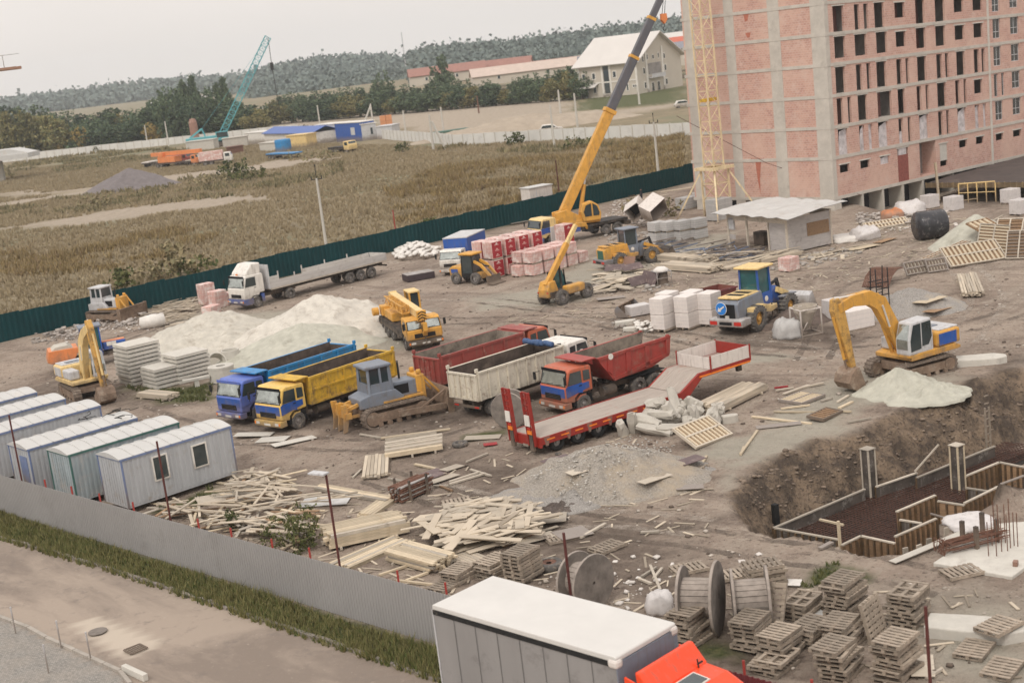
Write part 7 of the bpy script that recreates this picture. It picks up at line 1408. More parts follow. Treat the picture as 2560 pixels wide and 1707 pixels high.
# ---------------- distant vehicles ----------------
def far_truck(g,x0,y0,x1,y1,label,cabm,bodym,kind='box',h=2.6,cabside=1,cat='truck',load=None,name='parked_truck'):
    A=Z(g,x0,y0); B=Z(g,x1,y1); L_=(B-A).length; t=thing(name,label,cat,((A.x+B.x)/2,(A.y+B.y)/2,0),ang(A,B) if cabside>0 else ang(A,B)+180,'vehicles parked in the far field')
    xf=L_/2-.1; w=2.5; s=.52
    if kind!='trailer': part(MB().prism([(xf,.7),(xf,1.7),(xf-.35,2.6),(xf-1.9,2.6),(xf-1.9,.7)],-1.2,1.2),'cab',M[cabm],t,bevel=.08); part(MB().quad([(xf-.02,-1.05,1.75),(xf-.02,1.05,1.75),(xf-.31,1.05,2.5),(xf-.31,-1.05,2.5)],.02),'windscreen',M['glass'],t); part(MB().b2(xf-1.5,xf-.5,-1.22,-1.201,1.7,2.4),'side_window',M['glass'],t)
    b2=MB().b2(-L_/2,xf-2.0,-1.2,1.2,.9,1.2); part(b2,'deck',M['dark'],t)
    if kind=='box': part(MB().b2(-L_/2,xf-2.1,-1.25,1.25,1.21,h),'box_body',M[bodym],t)
    if kind=='crane':
        part(MB().b2(-L_/2+1.5,0,-1.1,1.1,1.21,2.6),'slewing_platform',M[bodym],t,bevel=.05); part(MB().bar((-L_/2-1.5,0,3.2),(xf+.8,0,3.4),.8,.9),'boom',M[bodym],t); part(MB().b2(-L_/2+2,-L_/2+3.6,-1.2,-.3,2.6,3.6),'operator_cab',M[bodym],t)
    if kind=='tank': part(MB().tube((-L_/2,0,2.1),(xf-2.2,0,2.1),1.05,16),'tank',M[bodym],t)
    if kind in('flat','trailer'): part(MB().b2(-L_/2,L_/2 if kind=='trailer' else xf-2.1,-1.25,1.25,1.21,1.45),'flatbed',M[bodym],t)
    for sg in(1,-1):
        for x in ([xf-1.1] if kind!='trailer' else [xf-1.5])+[-L_/2+1.2,-L_/2+2.5]: wheel(t,x,sg*1.02,s,.35)
    return t
far_truck('A',140,628,560,600,'orange truck crane with lowered boom in the far row','orange','orange','crane')
far_truck('A',320,600,470,590,'dark red tanker truck in the far row','dred','dred','tank')
far_truck('A',560,615,880,575,'faded salmon tipper with white cab behind the tall bush','white','brickp','box',3.2)
far_truck('A',450,605,590,595,'white cabbed truck between the tanker and the salmon tipper','white','wood2','flat')
far_truck('A',15,630,150,605,'low white trailer at the left end of the far row','white','pwhite','trailer',name='flat_trailer',cat='trailer')
far_truck('A',1245,545,1520,535,'long blue flatbed trailer below the blue tank','cblue','cblue','trailer',name='flat_trailer',cat='trailer')
far_truck('A',1850,485,2060,475,'cream bonneted truck with red load by the blue hut','ylight','dark','flat')
def car(loc,az,label,pm):
    t=thing('parked_car',label,'car',loc,az); part(MB().prism([(-2.2,.35),(-2.2,.95),(-1.9,1.05),(-1.5,1.65),(.4,1.65),(1.2,1.05),(2.1,.9),(2.2,.35)],-.85,.85),'body',pm,t,bevel=.08); part(MB().prism([(-1.75,1.08),(-1.4,1.55),(.35,1.55),(.95,1.08)],-.865,.865),'windows',M['glass'],t)
    for sg in(1,-1):
        for x in(-1.4,1.4): wheel(t,x,sg*.75,.32,.22)
    return t
p=Z(2,1455,925); car((p.x,p.y+6,0),-3,'white car parked behind the white wall',M['white']).scale=(1.15,1.15,1.15)
p=Z('O',1975,1150); car((p.x,p.y,0),5,'tiny white car at the edge of the brick block',M['white'])
# ---------------- curtain side lorry on the street ----------------
r0=Z(8,625,1020,3.95); r1=Z(8,1860,1400,3.95); r2=Z(8,1040,828,3.95); r3=Z(8,2315,1135,3.95); azc=(ang(r0,r1)+ang(r2,r3))/2; hc=rad(azc); Wt=2.55; Lt_=(r1-r0).length*.5+(r3-r2).length*.5
cen=(r0+r1+r2+r3)/4; print('lorry',azc,Lt_,cen)
t=thing('curtain_side_lorry','grey curtain side lorry with white roof and orange red cab on the street','lorry',(cen.x,cen.y,0),azc); hx=Lt_/2
part(MB().b2(-hx+.03,hx-.03,-Wt/2+.02,Wt/2-.02,1.05,3.72),'curtain_body',M['canvas'],t); rf_=mat('white_trailer_roof',(.60,.585,.56),.5,.05,.8,(.66,.62,.58),.15,.7,bump=.1)
part(MB().prism([(-hx,3.8),(hx,3.8),(hx,3.93),(hx-.05,3.97),(-hx+.05,3.97),(-hx,3.93)],-Wt/2,Wt/2),'roof',rf_,t,bevel=.03)
part(MB().b2(-hx+.02,hx-.02,-Wt/2-.012,-Wt/2+.02,3.66,3.80).b2(-hx+.02,hx-.02,Wt/2-.02,Wt/2+.012,3.66,3.80),'curtain_rail',M['black'],t); part(MB().b2(hx-.02,hx+.02,-Wt/2,Wt/2,1.0,3.79),'front_wall',M['ggrey'],t)
part(MB().b2(-hx-.03,-hx+.02,-Wt/2,Wt/2,1.0,3.79),'rear_doors',M['lgrey'],t); sm=MB()
for i in range(1,8): x=-hx+Lt_*i/8; sm.b2(x-.01,x+.01,-Wt/2-.004,-Wt/2+.01,1.1,3.65)
part(sm,'curtain_straps',mat('strap',(.19,.185,.18),.7),t); part(MB().b2(-hx,hx,-Wt/2+.1,Wt/2-.1,.85,1.05),'trailer_frame',M['dark'],t)
for c_ in ((hx-.12,-Wt/2+.1),(hx-.12,Wt/2-.1)): part(MB().box((c_[0],c_[1],3.75),(.34,.3,.26)),'roof_corner_cap',M['pwhite'],t,bevel=.08)
# cab
xc=hx+.55; cl_=2.1; xf=xc+cl_
cb_=part(MB().prism([(xc,.7),(xc,3.0),(xc+.35,3.12),(xc+1.2,3.05),(xc+1.75,2.8),(xf-.05,2.1),(xf,1.6),(xf,.7)],-1.2,1.2),'cab',M['ored'],t,bevel=.13)
# wind deflector: slab behind rising toward trailer
part(MB().prism([(xc+.02,2.95),(xc-.05,3.62),(xc+.1,3.62),(xc+.55,3.1)],-1.16,1.16),'wind_deflector',M['ored'],cb_,bevel=.05)
part(MB().prism([(xc-.4,1.2),(xc-.4,3.4),(xc,3.3),(xc,1.2)],-1.19,-1.13).prism([(xc-.4,1.2),(xc-.4,3.4),(xc,3.3),(xc,1.2)],1.13,1.19),'side_fairing',M['ored'],cb_)
hatch=part(MB().quad([(xc+.62,-.42,3.145),(xc+1.18,-.42,3.085),(xc+1.18,.42,3.085),(xc+.62,.42,3.145)],.03),'roof_hatch',M['white'],cb_); part(MB().quad([(xc+.67,-.36,3.155),(xc+1.13,-.36,3.105),(xc+1.13,.36,3.105),(xc+.67,.36,3.155)],.02),'hatch_glass',M['glass'],hatch)
part(MB().b2(xc+.1,xc+.5,-1.05,-.75,3.08,3.22).b2(xc+.1,xc+.5,.75,1.05,3.08,3.2),'black_trim',M['black'],cb_,bevel=.04); part(MB().tube((xc+.55,.75,3.1),(xc+.52,.75,3.35),.02,5),'antenna',M['black'],cb_)
part(MB().quad([(xc+1.85,-1.0,2.72),(xf+.01,-1.05,2.0),(xf+.01,1.05,2.0),(xc+1.85,1.0,2.72)],.03),'windscreen',M['glass'],cb_)
for sg in(1,-1): part(MB().prism([(xc+.9,1.75),(xc+.9,2.6),(xc+1.55,2.6),(xf-.15,1.95),(xf-.15,1.75)],sg*1.205-.008,sg*1.205+.008),'side_window',M['glass'],cb_); wheel(t,xf-1.3,sg*1.05,.52,.32); wheel(t,hx-1.2,sg*.95,.52,.5); part(MB().b2(xf-.2,xf+.0,sg*1.22,sg*1.42,1.9,2.5),'mirror',M['black'],cb_)
for x in(-hx+1.2,-hx+2.5):
    for sg in(1,-1): wheel(t,x,sg*1.0,.5,.4)
# ================= loose material on the yard =================
RB=random.Random(21)
GC={}            # height of what already lies on a 0.3 m cell
def gz(x,y): return GC.get((int(x//.3),int(y//.3)),None) or hgt(x,y)
def put(x,y,z):
    k=(int(x//.3),int(y//.3)); GC[k]=max(GC.get(k,-9),z)
BM={}; BN=[0]; STUFF=MB(); BG='timber boards and planks of the yard'
def boardmesh(L_,w_,t_,m_,bow):
    k=(round(L_*4),round(w_*50),round(t_*50),m_,bow)
    if k not in BM:
        b=MB(); n=4; L2,w2,t2=k[0]/4,k[1]/50,k[2]/50; vs=[]
        for i in range(n+1):
            x=-L2/2+L2*i/n; z=bow*.05*(1-(2*i/n-1)**2)
            vs+=[(x,-w2/2,z),(x,w2/2,z),(x,w2/2,z+t2),(x,-w2/2,z+t2)]
        fs=[]
        for i in range(n):
            for j in range(4): a=4*i+j; c=4*i+(j+1)%4; fs.append((a,a+4,c+4,c))
        fs+=[(0,1,2,3),(4*n+3,4*n+2,4*n+1,4*n)]; b.add(vs,fs); me_=b.mesh('board',M[m_]); fixn(me_); BM[k]=me_
    return BM[k]
def board(c,az,L_,w_=.15,t_=.04,m_='wood2',label='loose board',group=BG,pitch=0,roll=0,bow=0,name='board',cat='board',force=False):
    if not force: BN[0]+=1
    if BN[0]<=240 or force:
        o=bpy.data.objects.new(name,boardmesh(L_,w_,t_,m_,bow)); COL.objects.link(o); o.location=c; o.rotation_euler=(rad(roll),rad(-pitch),rad(az)); return tag(o,label,cat,group)
    STUFF.box((c[0],c[1],c[2]+t_/2),(L_,w_,t_),rz=az,ry=-pitch)
CAP=[.55]
def drop(x,y,az,L_,w_,t_,m_,label,lift=1.,zn='',lr=(1,1),**k):
    a=rad(az); ca,sa=math.cos(a),math.sin(a); S=[]
    for i in range(-3,4):
        u=L_/2*i/3*.95; S.append((u,gz(x+ca*u,y+sa*u)))
    top=sorted(S,key=lambda s:-s[1])[:2]; z=(sum(s[1] for s in top)/2); 
    pt=math.degrees(math.atan2(S[-1][1]-S[0][1],L_))*.7; pt=max(-6,min(6,pt)); z=min(z,hgt(x,y)+CAP[0]*(.82 if L_<1.8 else 1))
    board((x,y,z+.005),az,L_,w_,t_,m_,label if not zn else f"{'long' if L_>(lr[0]+lr[1])/2 else 'short'} {dict(wood='yellowish',wood2='pale grey',wood3='brown',ply='plywood')[m_]} {label} {zn}",pitch=pt,roll=RB.uniform(-5,5)*lift,bow=RB.choice((0,0,1)),**k)
    for i in range(-5,6):
        u=L_/2*i/5; 
        for v in (-w_/2,w_/2): 
            X_,Y_=x+ca*u-sa*v,y+sa*u+ca*v; put(X_,Y_,min(z+t_+math.tan(rad(pt))*u*1.0,hgt(X_,Y_)+CAP[0]+.05))
def pile(pl,n,Lr,wr,ms,az0,sp,label,tr=(.03,.05),**k):
    xs_=[p.x for p in pl]; ys_=[p.y for p in pl]; c=0
    while c<n:
        x=RB.uniform(min(xs_),max(xs_)); y=RB.uniform(min(ys_),max(ys_))
        if sdpoly([(x,y)],pl)[0]<.1: continue
        u=(x-min(xs_))/(max(xs_)-min(xs_)); v=(y-min(ys_))/(max(ys_)-min(ys_)); drop(x,y,az0+RB.gauss(0,sp),RB.uniform(*Lr),RB.uniform(*wr),RB.uniform(*tr),RB.choice(ms),label,zn=('far ' if v>.66 else 'near ' if v<.33 else 'middle ')+('left part' if u<.33 else 'right part' if u>.66 else 'centre'),lr=Lr,**k); c+=1
def stack(p,q,na,nl,w_,t_,m_,label,gap=.02,side=1,jit=.15,z0=0,b=True,**k):
    az=ang(p,q); L_=(Vector(q[:2])-Vector(p[:2])).length; d=Vector((math.cos(rad(az)),math.sin(rad(az)))); nv=Vector((-d.y,d.x))*side; mid=(Vector(p[:2])+Vector(q[:2]))/2
    g=max(hgt(mid.x,mid.y),gz(mid.x,mid.y) if z0 is None else -9)+(.1 if b else .0)
    for l in range(nl):
        for i in range(na-(RB.random()<.4 and l==nl-1)):
            c=mid+nv*(i*(w_+gap)+w_/2)+d*RB.uniform(-jit,jit); board((c.x,c.y,g+l*(t_+.004)),az+RB.uniform(-.6,.6),L_*RB.uniform(.93,1.03),w_,t_,m_ if RB.random()<.85 else 'wood2',f"{label}, {'top' if l==nl-1 else 'bottom' if l==0 else 'inner'} layer, {'front' if i*3<na else 'rear' if i*3>=2*na else 'middle'}",**k)
    for u in np.linspace(-L_/2,L_/2,12):
        for i in range(na*2): c=mid+d*u+nv*(i*(w_+gap)/2); put(c.x,c.y,g+nl*t_)
    if b:
        for u in (-L_*.35,L_*.35): c=mid+d*u+nv*(na*(w_+gap)/2); board((c.x,c.y,hgt(c.x,c.y)),az+90,na*(w_+gap)+.2,.1,.1,'wood2','squared bearer under a timber stack',force=False)
P=lambda g,*a: [Z(g,x,y) for x,y in a]
# foreground timber
stack(Z('M',230,580),Z('M',960,420),9,4,.17,.14,'wood','pale beam of the big stack by the street fence')
stack(Z('M',640,275),Z('M',900,90),5,2,.16,.08,'wood','board of the flat stack by the pipe bundle',b=False)
stack(Z('M',100,35),Z('M',740,148),3,1,.2,.14,'wood','long beam behind the lamp plate rod',b=False)
stack(Z('M',420,760),Z('M',1010,500),8,3,.14,.05,'wood','board of the low boards below the big stack',b=False,side=1)
stack(Z('M',760,680),Z('M',1180,800),8,5,.15,.08,'wood','yellowish board of the skewed bundle by the pallets')
pile(P('N',(80,560),(500,670),(1000,780),(1400,880),(1700,890),(1950,700),(1720,400),(1560,180),(1060,110),(930,230),(1000,480),(700,520),(300,440)),210,(1.0,3.2),(.10,.2),('wood','wood','wood2','wood2','wood3'),-30,40,'scrap board beside the nearest cabin,')
pile(P('M',(1240,380),(1500,190),(1900,210),(2080,290),(2150,470),(1900,570),(1600,600),(1350,560),(1100,470)),210,(1.0,3.0),(.14,.42),('wood2','wood2','ply','wood2','wood'),25,45,'strip in the heap behind the pallets,',tr=(.025,.04))
stack(Z('M',1260,640),Z('M',1560,760),7,2,.14,.05,'wood2','grey board right of the skewed bundle',b=False)
for (g,x0,y0,x1,y1,w_,m_,lb) in [('M',860,860,1190,900,.12,'wood','thin yellow board by the second red post'),('M',700,810,940,730,.12,'wood','crossing yellow board left of the second red post'),('M',930,870,1150,790,.12,'wood','crossing yellow board right of the second red post'),('M',1820,540,2200,410,.12,'wood3','brown plank lying toward the grey sheet'),('R',0,0,0,0,0,'',''),
   ('Q',620,580,1160,510,.12,'wood','light batten under the yellow ribbed panel'),('Q',530,630,1260,640,.14,'wood','long light batten left of the brown form panel'),('Q',1600,650,1870,662,.14,'wood','light batten end right of the brown form panel'),('Q',150,715,1160,835,.14,'wood','lowest long light batten before the brown panel'),('Q',1640,590,1880,475,.16,'wood','short orange batten by the pit rim'),('Q',540,265,870,215,.14,'ply','pale strip left of the crossing grey strip'),('Q',680,330,1130,170,.2,'ply','grey strip crossing the pale one'),('Q',900,245,1380,135,.14,'ply','pale thin strip pointing at the excavator bucket'),('Q',1320,462,1540,400,.12,'wood2','short grey batten above the orange batten'),('Q',1630,470,1800,368,.12,'ply','short pale batten left of the sand'),('Q',530,210,760,182,.09,'redwrap','thin dark red bar near the timber stack'),('Q',1800,825,2190,750,.1,'wood2','grey batten hanging over the pit rim'),
   ('I',1870,830,2000,610,.12,'wood','stout light batten standing off the yellow panel corner'),('I',1650,885,1790,868,.06,'wood2','thin lath on the gravel edge'),('I',2320,600,2352,520,.1,'wood','light batten on the pale sand'),('6',0,0,0,0,0,'',''),
   (6,415,1550,530,1390,.13,'wood','light batten lying on the pale sand above the pit corner'),('H',950,190,1775,80,.2,'wood','long pale plank on top of the wide form stack'),('H',700,135,960,180,.1,'wood2','thin batten left of the wide form stack'),('H',1360,485,1610,540,.16,'wood','short pale beam above the ply sheets'),('H',1030,655,1240,700,.14,'wood2','short round ended board left of the ply sheet'),('H',1640,740,1790,800,.1,'wood3','small stick by the ply sheet'),('H',1770,700,2110,590,.12,'wood2','long grey batten pointing right from the sheets'),('H',1770,730,2180,605,.12,'wood2','lower grey batten pointing right from the sheets'),('H',2010,555,2250,630,.12,'wood2','short batten crossing the grey ones'),('H',1560,745,1760,740,.1,'wood2','thin grey batten under the dark edged sheet'),('H',630,645,720,560,.1,'wood2','thin batten left of the short plank stack'),
   (8,870,60,1010,5,.1,'wood2','weathered lath left of the gravel'),(8,1650,570,1810,480,.14,'wood2','long board leaning out of the slatted scrap'),(8,2065,530,2175,525,.15,'wood2','small grey board on the bare track'),('K',10,310,200,190,.1,'wood2','one of the crossed laths left of the white slatted panel'),('K',120,180,230,450,.1,'wood2','upright lying lath among the crossed ones'),('K',150,330,260,200,.1,'wood2','short crossed lath near the white panel'),('K',0,330,120,380,.1,'wood2','dark crossed lath at the left of the crossed ones'),('L',930,860,1080,840,.07,'wood2','thin stick by the leaning pallets'),('L',1240,1360,1390,1275,.1,'wood2','stick beside the white board at the bottom'),(9,955,650,1040,605,.2,'lgrey','short pale square pipe on the pit rim'),('J',690,705,880,750,.1,'wood','horizontal arm of the timber cross in the pit corner')]:
    if not w_: continue
    g=int(g) if g in('6',) else g; zz=-1.7 if g=='J' else 0; p=Z(g,x0,y0,zz); q=Z(g,x1,y1,zz); c=(p+q)/2
    board((c.x,c.y,(hgt(c.x,c.y) if not zz else -1.45)+.03),ang(p,q),max(.4,(q-p).length),w_,.07,m_,lb,group=None if False else BG,force=True)
stack(Z(6,290,1265),Z(6,600,1110),8,3,.18,.12,'wood','fresh beam of the stack right of the low loader',side=1)
stack(Z('H',740,680),Z('H',770,430),7,3,.16,.06,'wood','short plank left of the form stack',side=-1)
stack(Z('B',1030,1230),Z('B',1330,1260),6,4,.15,.07,'wood','board in the small stack before the concrete slabs')
stack(Z('E',1100,1440),Z('E',1040,1240),8,4,.15,.08,'wood','board of the bundle near the far right scaffold crates',side=-1)
stack(Z('F',650,150),Z('F',1190,190),8,4,.2,.1,'wood','long yellow plank in the far stack behind the scrap',side=1)
stack(Z('F',640,60),Z('F',1150,110),7,5,.2,.1,'wood','plank of the upper far stack by the wheel loader')
stack(Z('D',420,1230),Z('D',900,1120),5,2,.2,.1,'wood','yellow plank behind the large loader cab')
stack(Z('D',930,1120),Z('D',1500,990),6,3,.2,.1,'wood','long yellow plank before the sheet roofed shed')
CAP[0]=1.7; pile(P('B',(1160,440),(1230,230),(1560,150),(1680,300),(1500,500),(1380,520)),120,(1.5,3.4),(.12,.22),('wood2','wood3','wood2'),20,30,'pole by the white lorry,')
CAP[0]=.7; pile(P('C',(960,1420),(1200,1300),(1440,1380),(1440,1520),(1100,1560)),26,(1,2.6),(.2,.6),('ply','wood2','wood2'),10,40,'bent board right of the telehandler,')
pile(P('C',(1320,270),(1960,260),(2160,220),(2100,330),(1400,430)),12,(2,5),(.2,.3),('wood3','wood3'),14,8,'beam by the green fence,')
pile(P('D',(1500,950),(2150,880),(2352,820),(2340,950),(1900,1080),(1560,1100)),22,(1,3),(.15,.4),('wood2','wood3','ply'),25,40,'board right of the shed,')
pile(P('E',(0,600),(500,560),(900,560),(480,700),(150,830),(0,780)),26,(1,3.5),(.15,.5),('wood3','wood2','ply'),10,40,'board by the columns,')
pile(P('N',(1850,440),(2280,440),(2230,540),(1850,600)),6,(1.2,2),(.14,.2),('wood2',),10,8,'board under the grey sheet,')
if STUFF.v: o=part(STUFF,'scattered_boards',leafmat('mixed_timber',(.10,.08,.065),(.40,.35,.285),(.58,.50,.395))); tag(o,'further boards in the background timber stacks','boards',kind='stuff')
# sheets
SG='loose sheets on the yard'
def sheet(g,x,y,az,L_,W_,m_,label,tilt=0,z=0.03,roll=0,t_=.025,name='sheet',cat='sheet'):
    p=Z(g,x,y); one(MB().b2(-L_/2,L_/2,-W_/2,W_/2,0,t_),name,M[m_],label,cat,(p.x,p.y,max(htop(p.x,p.y),0 if z<.2 else -9)+z+L_/2*abs(math.sin(rad(tilt)))),az,SG,rx=roll,ry=-tilt)
for a in [('H',1540,610,40,1.6,1.1,'dply','brown faced sheet behind the pipe bundle'),('H',1690,660,38,1.6,.6,'ply','pale narrow sheet with dark edge right of the pipe bundle'),('H',1330,700,35,1.3,.8,'ply','pale sheet under the pipe bundle end'),('H',1790,540,40,1.1,.7,'ply','pale sheet touching the brown faced one'),('N',1990,420,-8,2.3,1.4,'galv','big pale grey sheet right of the scrap heap'),('N',830,380,20,2.0,1.5,'ply','large plywood sheet at the foot of the nearest cabin'),('I',560,810,-55,1.1,.75,'dply','dark violet sheet on the gravel, left one'),('I',650,780,35,.9,.7,'dply','dark brown sheet on the gravel, right one'),('I',1850,740,30,1.3,.8,'dply','grey violet sheet beside the stout batten'),('I',1520,940,32,1.6,.6,'ply','pale narrow sheet on the track right of the gravel'),('I',1840,930,-5,1.2,.6,'lgrey','lilac grey sheet near the pit corner'),('I',790,955,30,.9,.6,'ply','pale sheet half buried in the gravel'),('M',2210,300,-5,1.9,1.2,'ply','square plywood sheet at the right end of the scrap heap'),(8,1590,545,20,1.4,1.3,'lgrey','grey sheet lying on the slatted pallet'),('M',2130,470,20,1.7,.8,'ply','dark edged sheet left of the green rag'),('H',2150,180,-10,1.9,.8,'ply','worn grey sheet beside the flat tyre'),('H',2240,250,5,.7,.45,'redwrap','faded red sheet fragment by the tyre'),(10,490,1050,-12,2.2,.8,'conc2','pale slab sheet before the yellow tipper, left one'),(10,660,1090,-18,1.8,.9,'conc2','pale slab sheet before the yellow tipper, middle one'),(10,850,1110,25,2.4,.9,'conc2','pale slab sheet before the yellow tipper, right one'),
   ('C',1080,1480,60,1.8,1.3,'white','white tilted plate in front of the scrap'),('F',190,440,10,2.2,.8,'lgrey','pale grey panel lying right of the telehandler'),('6',1,1,1,0,0,'',''),('D',2310,900,25,2.6,.9,'wood','yellow plywood sheet by the columns'),(6,1270,135,30,2.6,1.0,'wood','orange plywood sheet on the track edge'),(6,1400,90,40,2.2,.9,'wood3','brown plywood sheet beyond the orange one'),('G',1440,240,35,2.2,1.1,'wood','orange plate stacked behind the excavator cab'),('G',1500,270,40,2.0,.9,'wood3','brown plate under the orange one behind the cab'),
   ('L',1180,1230,75,1.5,.7,'ply','white dirty board beside the pallets at the bottom'),('K',1950,730,20,.9,.6,'galv','crumpled grey sheet between the pallets'),('9',0,0,0,0,0,'',''),(9,1700,650,28,3.6,.35,'conc','grey plank bridging the pit rim to the slab'),('Q',600,870,-4,2.2,.5,'lgrey','grey worn panel lying on the pale sand'),(5,490,90,20,1.9,1.,'lgrey','pale sheet by the white sacks'),(2,1220,1525,30,2.4,1.2,'white','white sheet before the big crane'),('C',1440,350,80,1.6,1.3,'wood3','brown board leaning left of the worker'),('K',1600,360,-20,1.4,.6,'bag','white dirty tarpaulin scrap behind the reels'),('L',760,1,0,0.1,.1,'ply','')]:
    if a[4] and len(a[7])>3: sheet(*a[:8],tilt=RB.uniform(-3,3),roll=RB.uniform(-3,3),z=.05)
# formwork panels
def formpanel(g,x,y,az,L_,W_,frame,slat,label,tilt=0,roll=0,n=9,z=.05,mid=True,cat='formwork panel',pos=None):
    p=pos or Z(g,x,y); t=thing('formwork_panel',label,cat,(p[0],p[1],(hgt(p[0],p[1]))+z+abs(math.sin(rad(roll)))*W_/2+abs(math.sin(rad(tilt)))*L_/2),az,'ribbed formwork panels'); t.rotation_euler=(rad(roll),rad(-tilt),rad(az)); b=MB()
    b.b2(-L_/2,L_/2,-W_/2,-W_/2+.08,0,.14).b2(-L_/2,L_/2,W_/2-.08,W_/2,0,.14).b2(-L_/2,-L_/2+.08,-W_/2+.08,W_/2-.08,0,.14).b2(L_/2-.08,L_/2,-W_/2+.08,W_/2-.08,0,.14)
    if mid: b.b2(-L_/2+.08,L_/2-.08,-.05,.05,.06,.15)
    part(b,'frame',M[frame],t); s=MB()
    for i in range(n): x=-L_/2+.08+(L_-.16)*(i+.5)/n; s.b2(x-(L_/n)*.22,x+(L_/n)*.22,-W_/2+.08,W_/2-.08,.05,.13)
    part(s,'ribs',M[slat],t); part(MB().b2(-L_/2+.08,L_/2-.08,-W_/2+.08,W_/2-.08,.01,.04),'facing',M['wood3' if frame!='lgrey' else 'wood2'],t); return t
formpanel('I',1960,450,38,2.6,1.7,'ply','wood','yellow ribbed form panel propped on the broken concrete',0,26,9)
formpanel('Q',1000,400,38,1.9,1.6,'lgrey','wood','yellow ribbed form panel lying above the light battens',0,0,9)
formpanel('Q',1400,720,42,1.7,1.0,'dark','wood3','rust brown form panel at the pit rim',0,4,6,mid=False)
formpanel('E',1210,1060,12,4.6,2.0,'ply','wood','large wooden lattice form leaning lowest in the right cluster',0,38,12)
formpanel('E',1420,980,60,3.0,2.2,'wood2','wood','tall lattice form standing in the middle of the right cluster',38,10,9)
formpanel('E',1580,900,55,2.8,2.0,'wood2','wood3','grey lattice form standing behind in the right cluster',45,0,9)
formpanel('E',1690,1010,60,2.4,1.8,'wood2','dark','dark lattice form at the right edge of the cluster',50,0,8)
formpanel('E',1330,680,35,2.6,1.8,'wood3','wood','orange brown trough form on top of the right cluster',0,25,4,z=1.3,pos=Z('E',1330,700,1.6))
formpanel('E',640,1180,15,2.2,1.0,'lgrey','dark','grey crate like form left in the right cluster',0,60,7)
formpanel('E',830,1160,12,1.6,1.0,'lgrey','dark','second grey crate like form beside the first',0,60,6)
formpanel('E',310,690,12,4.2,1.0,'ply','wood','ladder like slatted form by the rubbish strip',0,30,12)
formpanel('E',930,1020,28,4.6,.8,'ply','wood3','long sloping ramp form left of the cluster',8,0,10,z=.3)
b=MB()
for i in range(16):
    y=i*.13; b.path([(0,y,.1),(.9,y+.1,.75),(2.2,y+.3,1.0),(3.6,y+.6,.8)],.05,5)
one(b,'bent_rebar_bundle',M['rustm'],'fan of long rusty brown bars bending to the ground','rebar',Z('E',330,1330),48)
# wide form stack on legs
p=Z('H',1010,455); q=Z('H',1690,345); t=thing('form_stack',"stack of wide grey form planks standing on short legs",'formwork',(p.x,p.y,0),ang(p,q)); Lq=(q-p).length
for i in range(4):
    part(MB().b2(0+.05*i,Lq+.05*i,.1+.32*i,.38+.32*i,.35+.1*i,.42+.1*i).b2(0+.05*i,Lq+.05*i,.1+.32*i,.16+.32*i,.2+.1*i,.35+.1*i),'plank',M['wood2' if i else 'wood'],t)
lg=MB()
for x in (.1,Lq*.45,Lq*.85): lg.b2(x,x+.1,.12,.22,0,.2).b2(x,x+.1,1.1,1.2,0,.5).b2(x,x+.1,.1,1.4,.1,.2)
part(lg,'legs',M['wood2'],t); part(MB().b2(.2,Lq-.1,1.45,1.5,.3,.85).b2(.2,Lq-.1,.9,1.45,.62,.66),'top_trough',M['wood2'],t)
# pallets
pl0=None
def pallet_proto():
    t=thing('pallet','weathered pallet','pallet',(0,-500,0),0,'wooden pallets'); s=MB()
    for i in range(7): x=.0+i*.1735; s.b2(x,x+.105,0,.8,.122,.144)
    part(s,'deck',M['pal'],t)
    for y in (0,.35,.7): part(MB().b2(0,1.2,y,y+.1,.022,.121),'stringer',M['pal'],t)
    b=MB()
    for x in (0,.55,1.1): b.b2(x,x+.1,0,.8,0,.021)
    part(b,'bottom_boards',M['pal'],t); return t
PP=pallet_proto(); PU=[False]
def pallet(x,y,z,az,label,rx=0,ry=0,flip=False):
    if not PU[0]: o=PP; PU[0]=True
    else: o=copy_tree(PP)
    o.location=(x,y,z); o.rotation_euler=(rad(rx+(180 if flip else 0)),rad(ry),rad(az)); o.scale=(1.1,1.15,1); o['label']=label; o['group']='wooden pallets'
    return o
ORD=['lowest','second','third','fourth','fifth','sixth','seventh','eighth','ninth','tenth','eleventh']
def pstack(g,x,y,n,az,label,messy=1.,top=None,flip=.15):
    p=Z(g,x,y); z=hgt(p.x,p.y)+.01; a=rad(az)
    for i in range(n):
        f=RB.random()<flip; dz=RB.uniform(-5,5)*messy; ox=RB.uniform(-.09,.09)*messy; oy=RB.uniform(-.09,.09)*messy
        lb=label.replace('pallet in',('top' if i==n-1 else ORD[i])+' pallet'+('' if i==n-1 else ' up')+' of')
        X_=p.x+ox; Y_=p.y+oy
        if f: X_+=-math.sin(a)*.8; Y_+=math.cos(a)*.8
        pallet(X_,Y_,z+(.144 if f else 0),az+dz,lb,flip=f,rx=RB.uniform(-1,1)*messy); z+=.147
pstack('L',330,720,9,48,'pallet in the tall stack beside the green weeds')
pstack('K',1320,1130,7,50,'pallet in the messy stack left of the wooden reels side',1.8) if 0 else pstack('K',1330,1160,7,50,'pallet in the untidy stack directly before the right reel',1.7)
pstack('K',1610,1290,6,50,'pallet in the stack right of the maroon fence corner',1.)
pstack('K',1560,1430,3,52,'pallet in the lowest stack behind the maroon fence',1.2)
pstack('K',1960,1120,4,48,'pallet in the stack between the crumpled sheet and the fence',1.3)
pstack('L',320,1090,6,50,'pallet in the stack before the tall one by the weeds',1.2)
pstack('L',240,1440,7,52,'pallet in the bottom edge stack with mixed pallets',1.3)
pstack('L',930,1450,9,47,'pallet in the neat stack at the bottom below the leaning pallets',.9)
pstack('K',1840,790,4,50,'pallet in the low orange toned stack right of the reels',.6,flip=1)
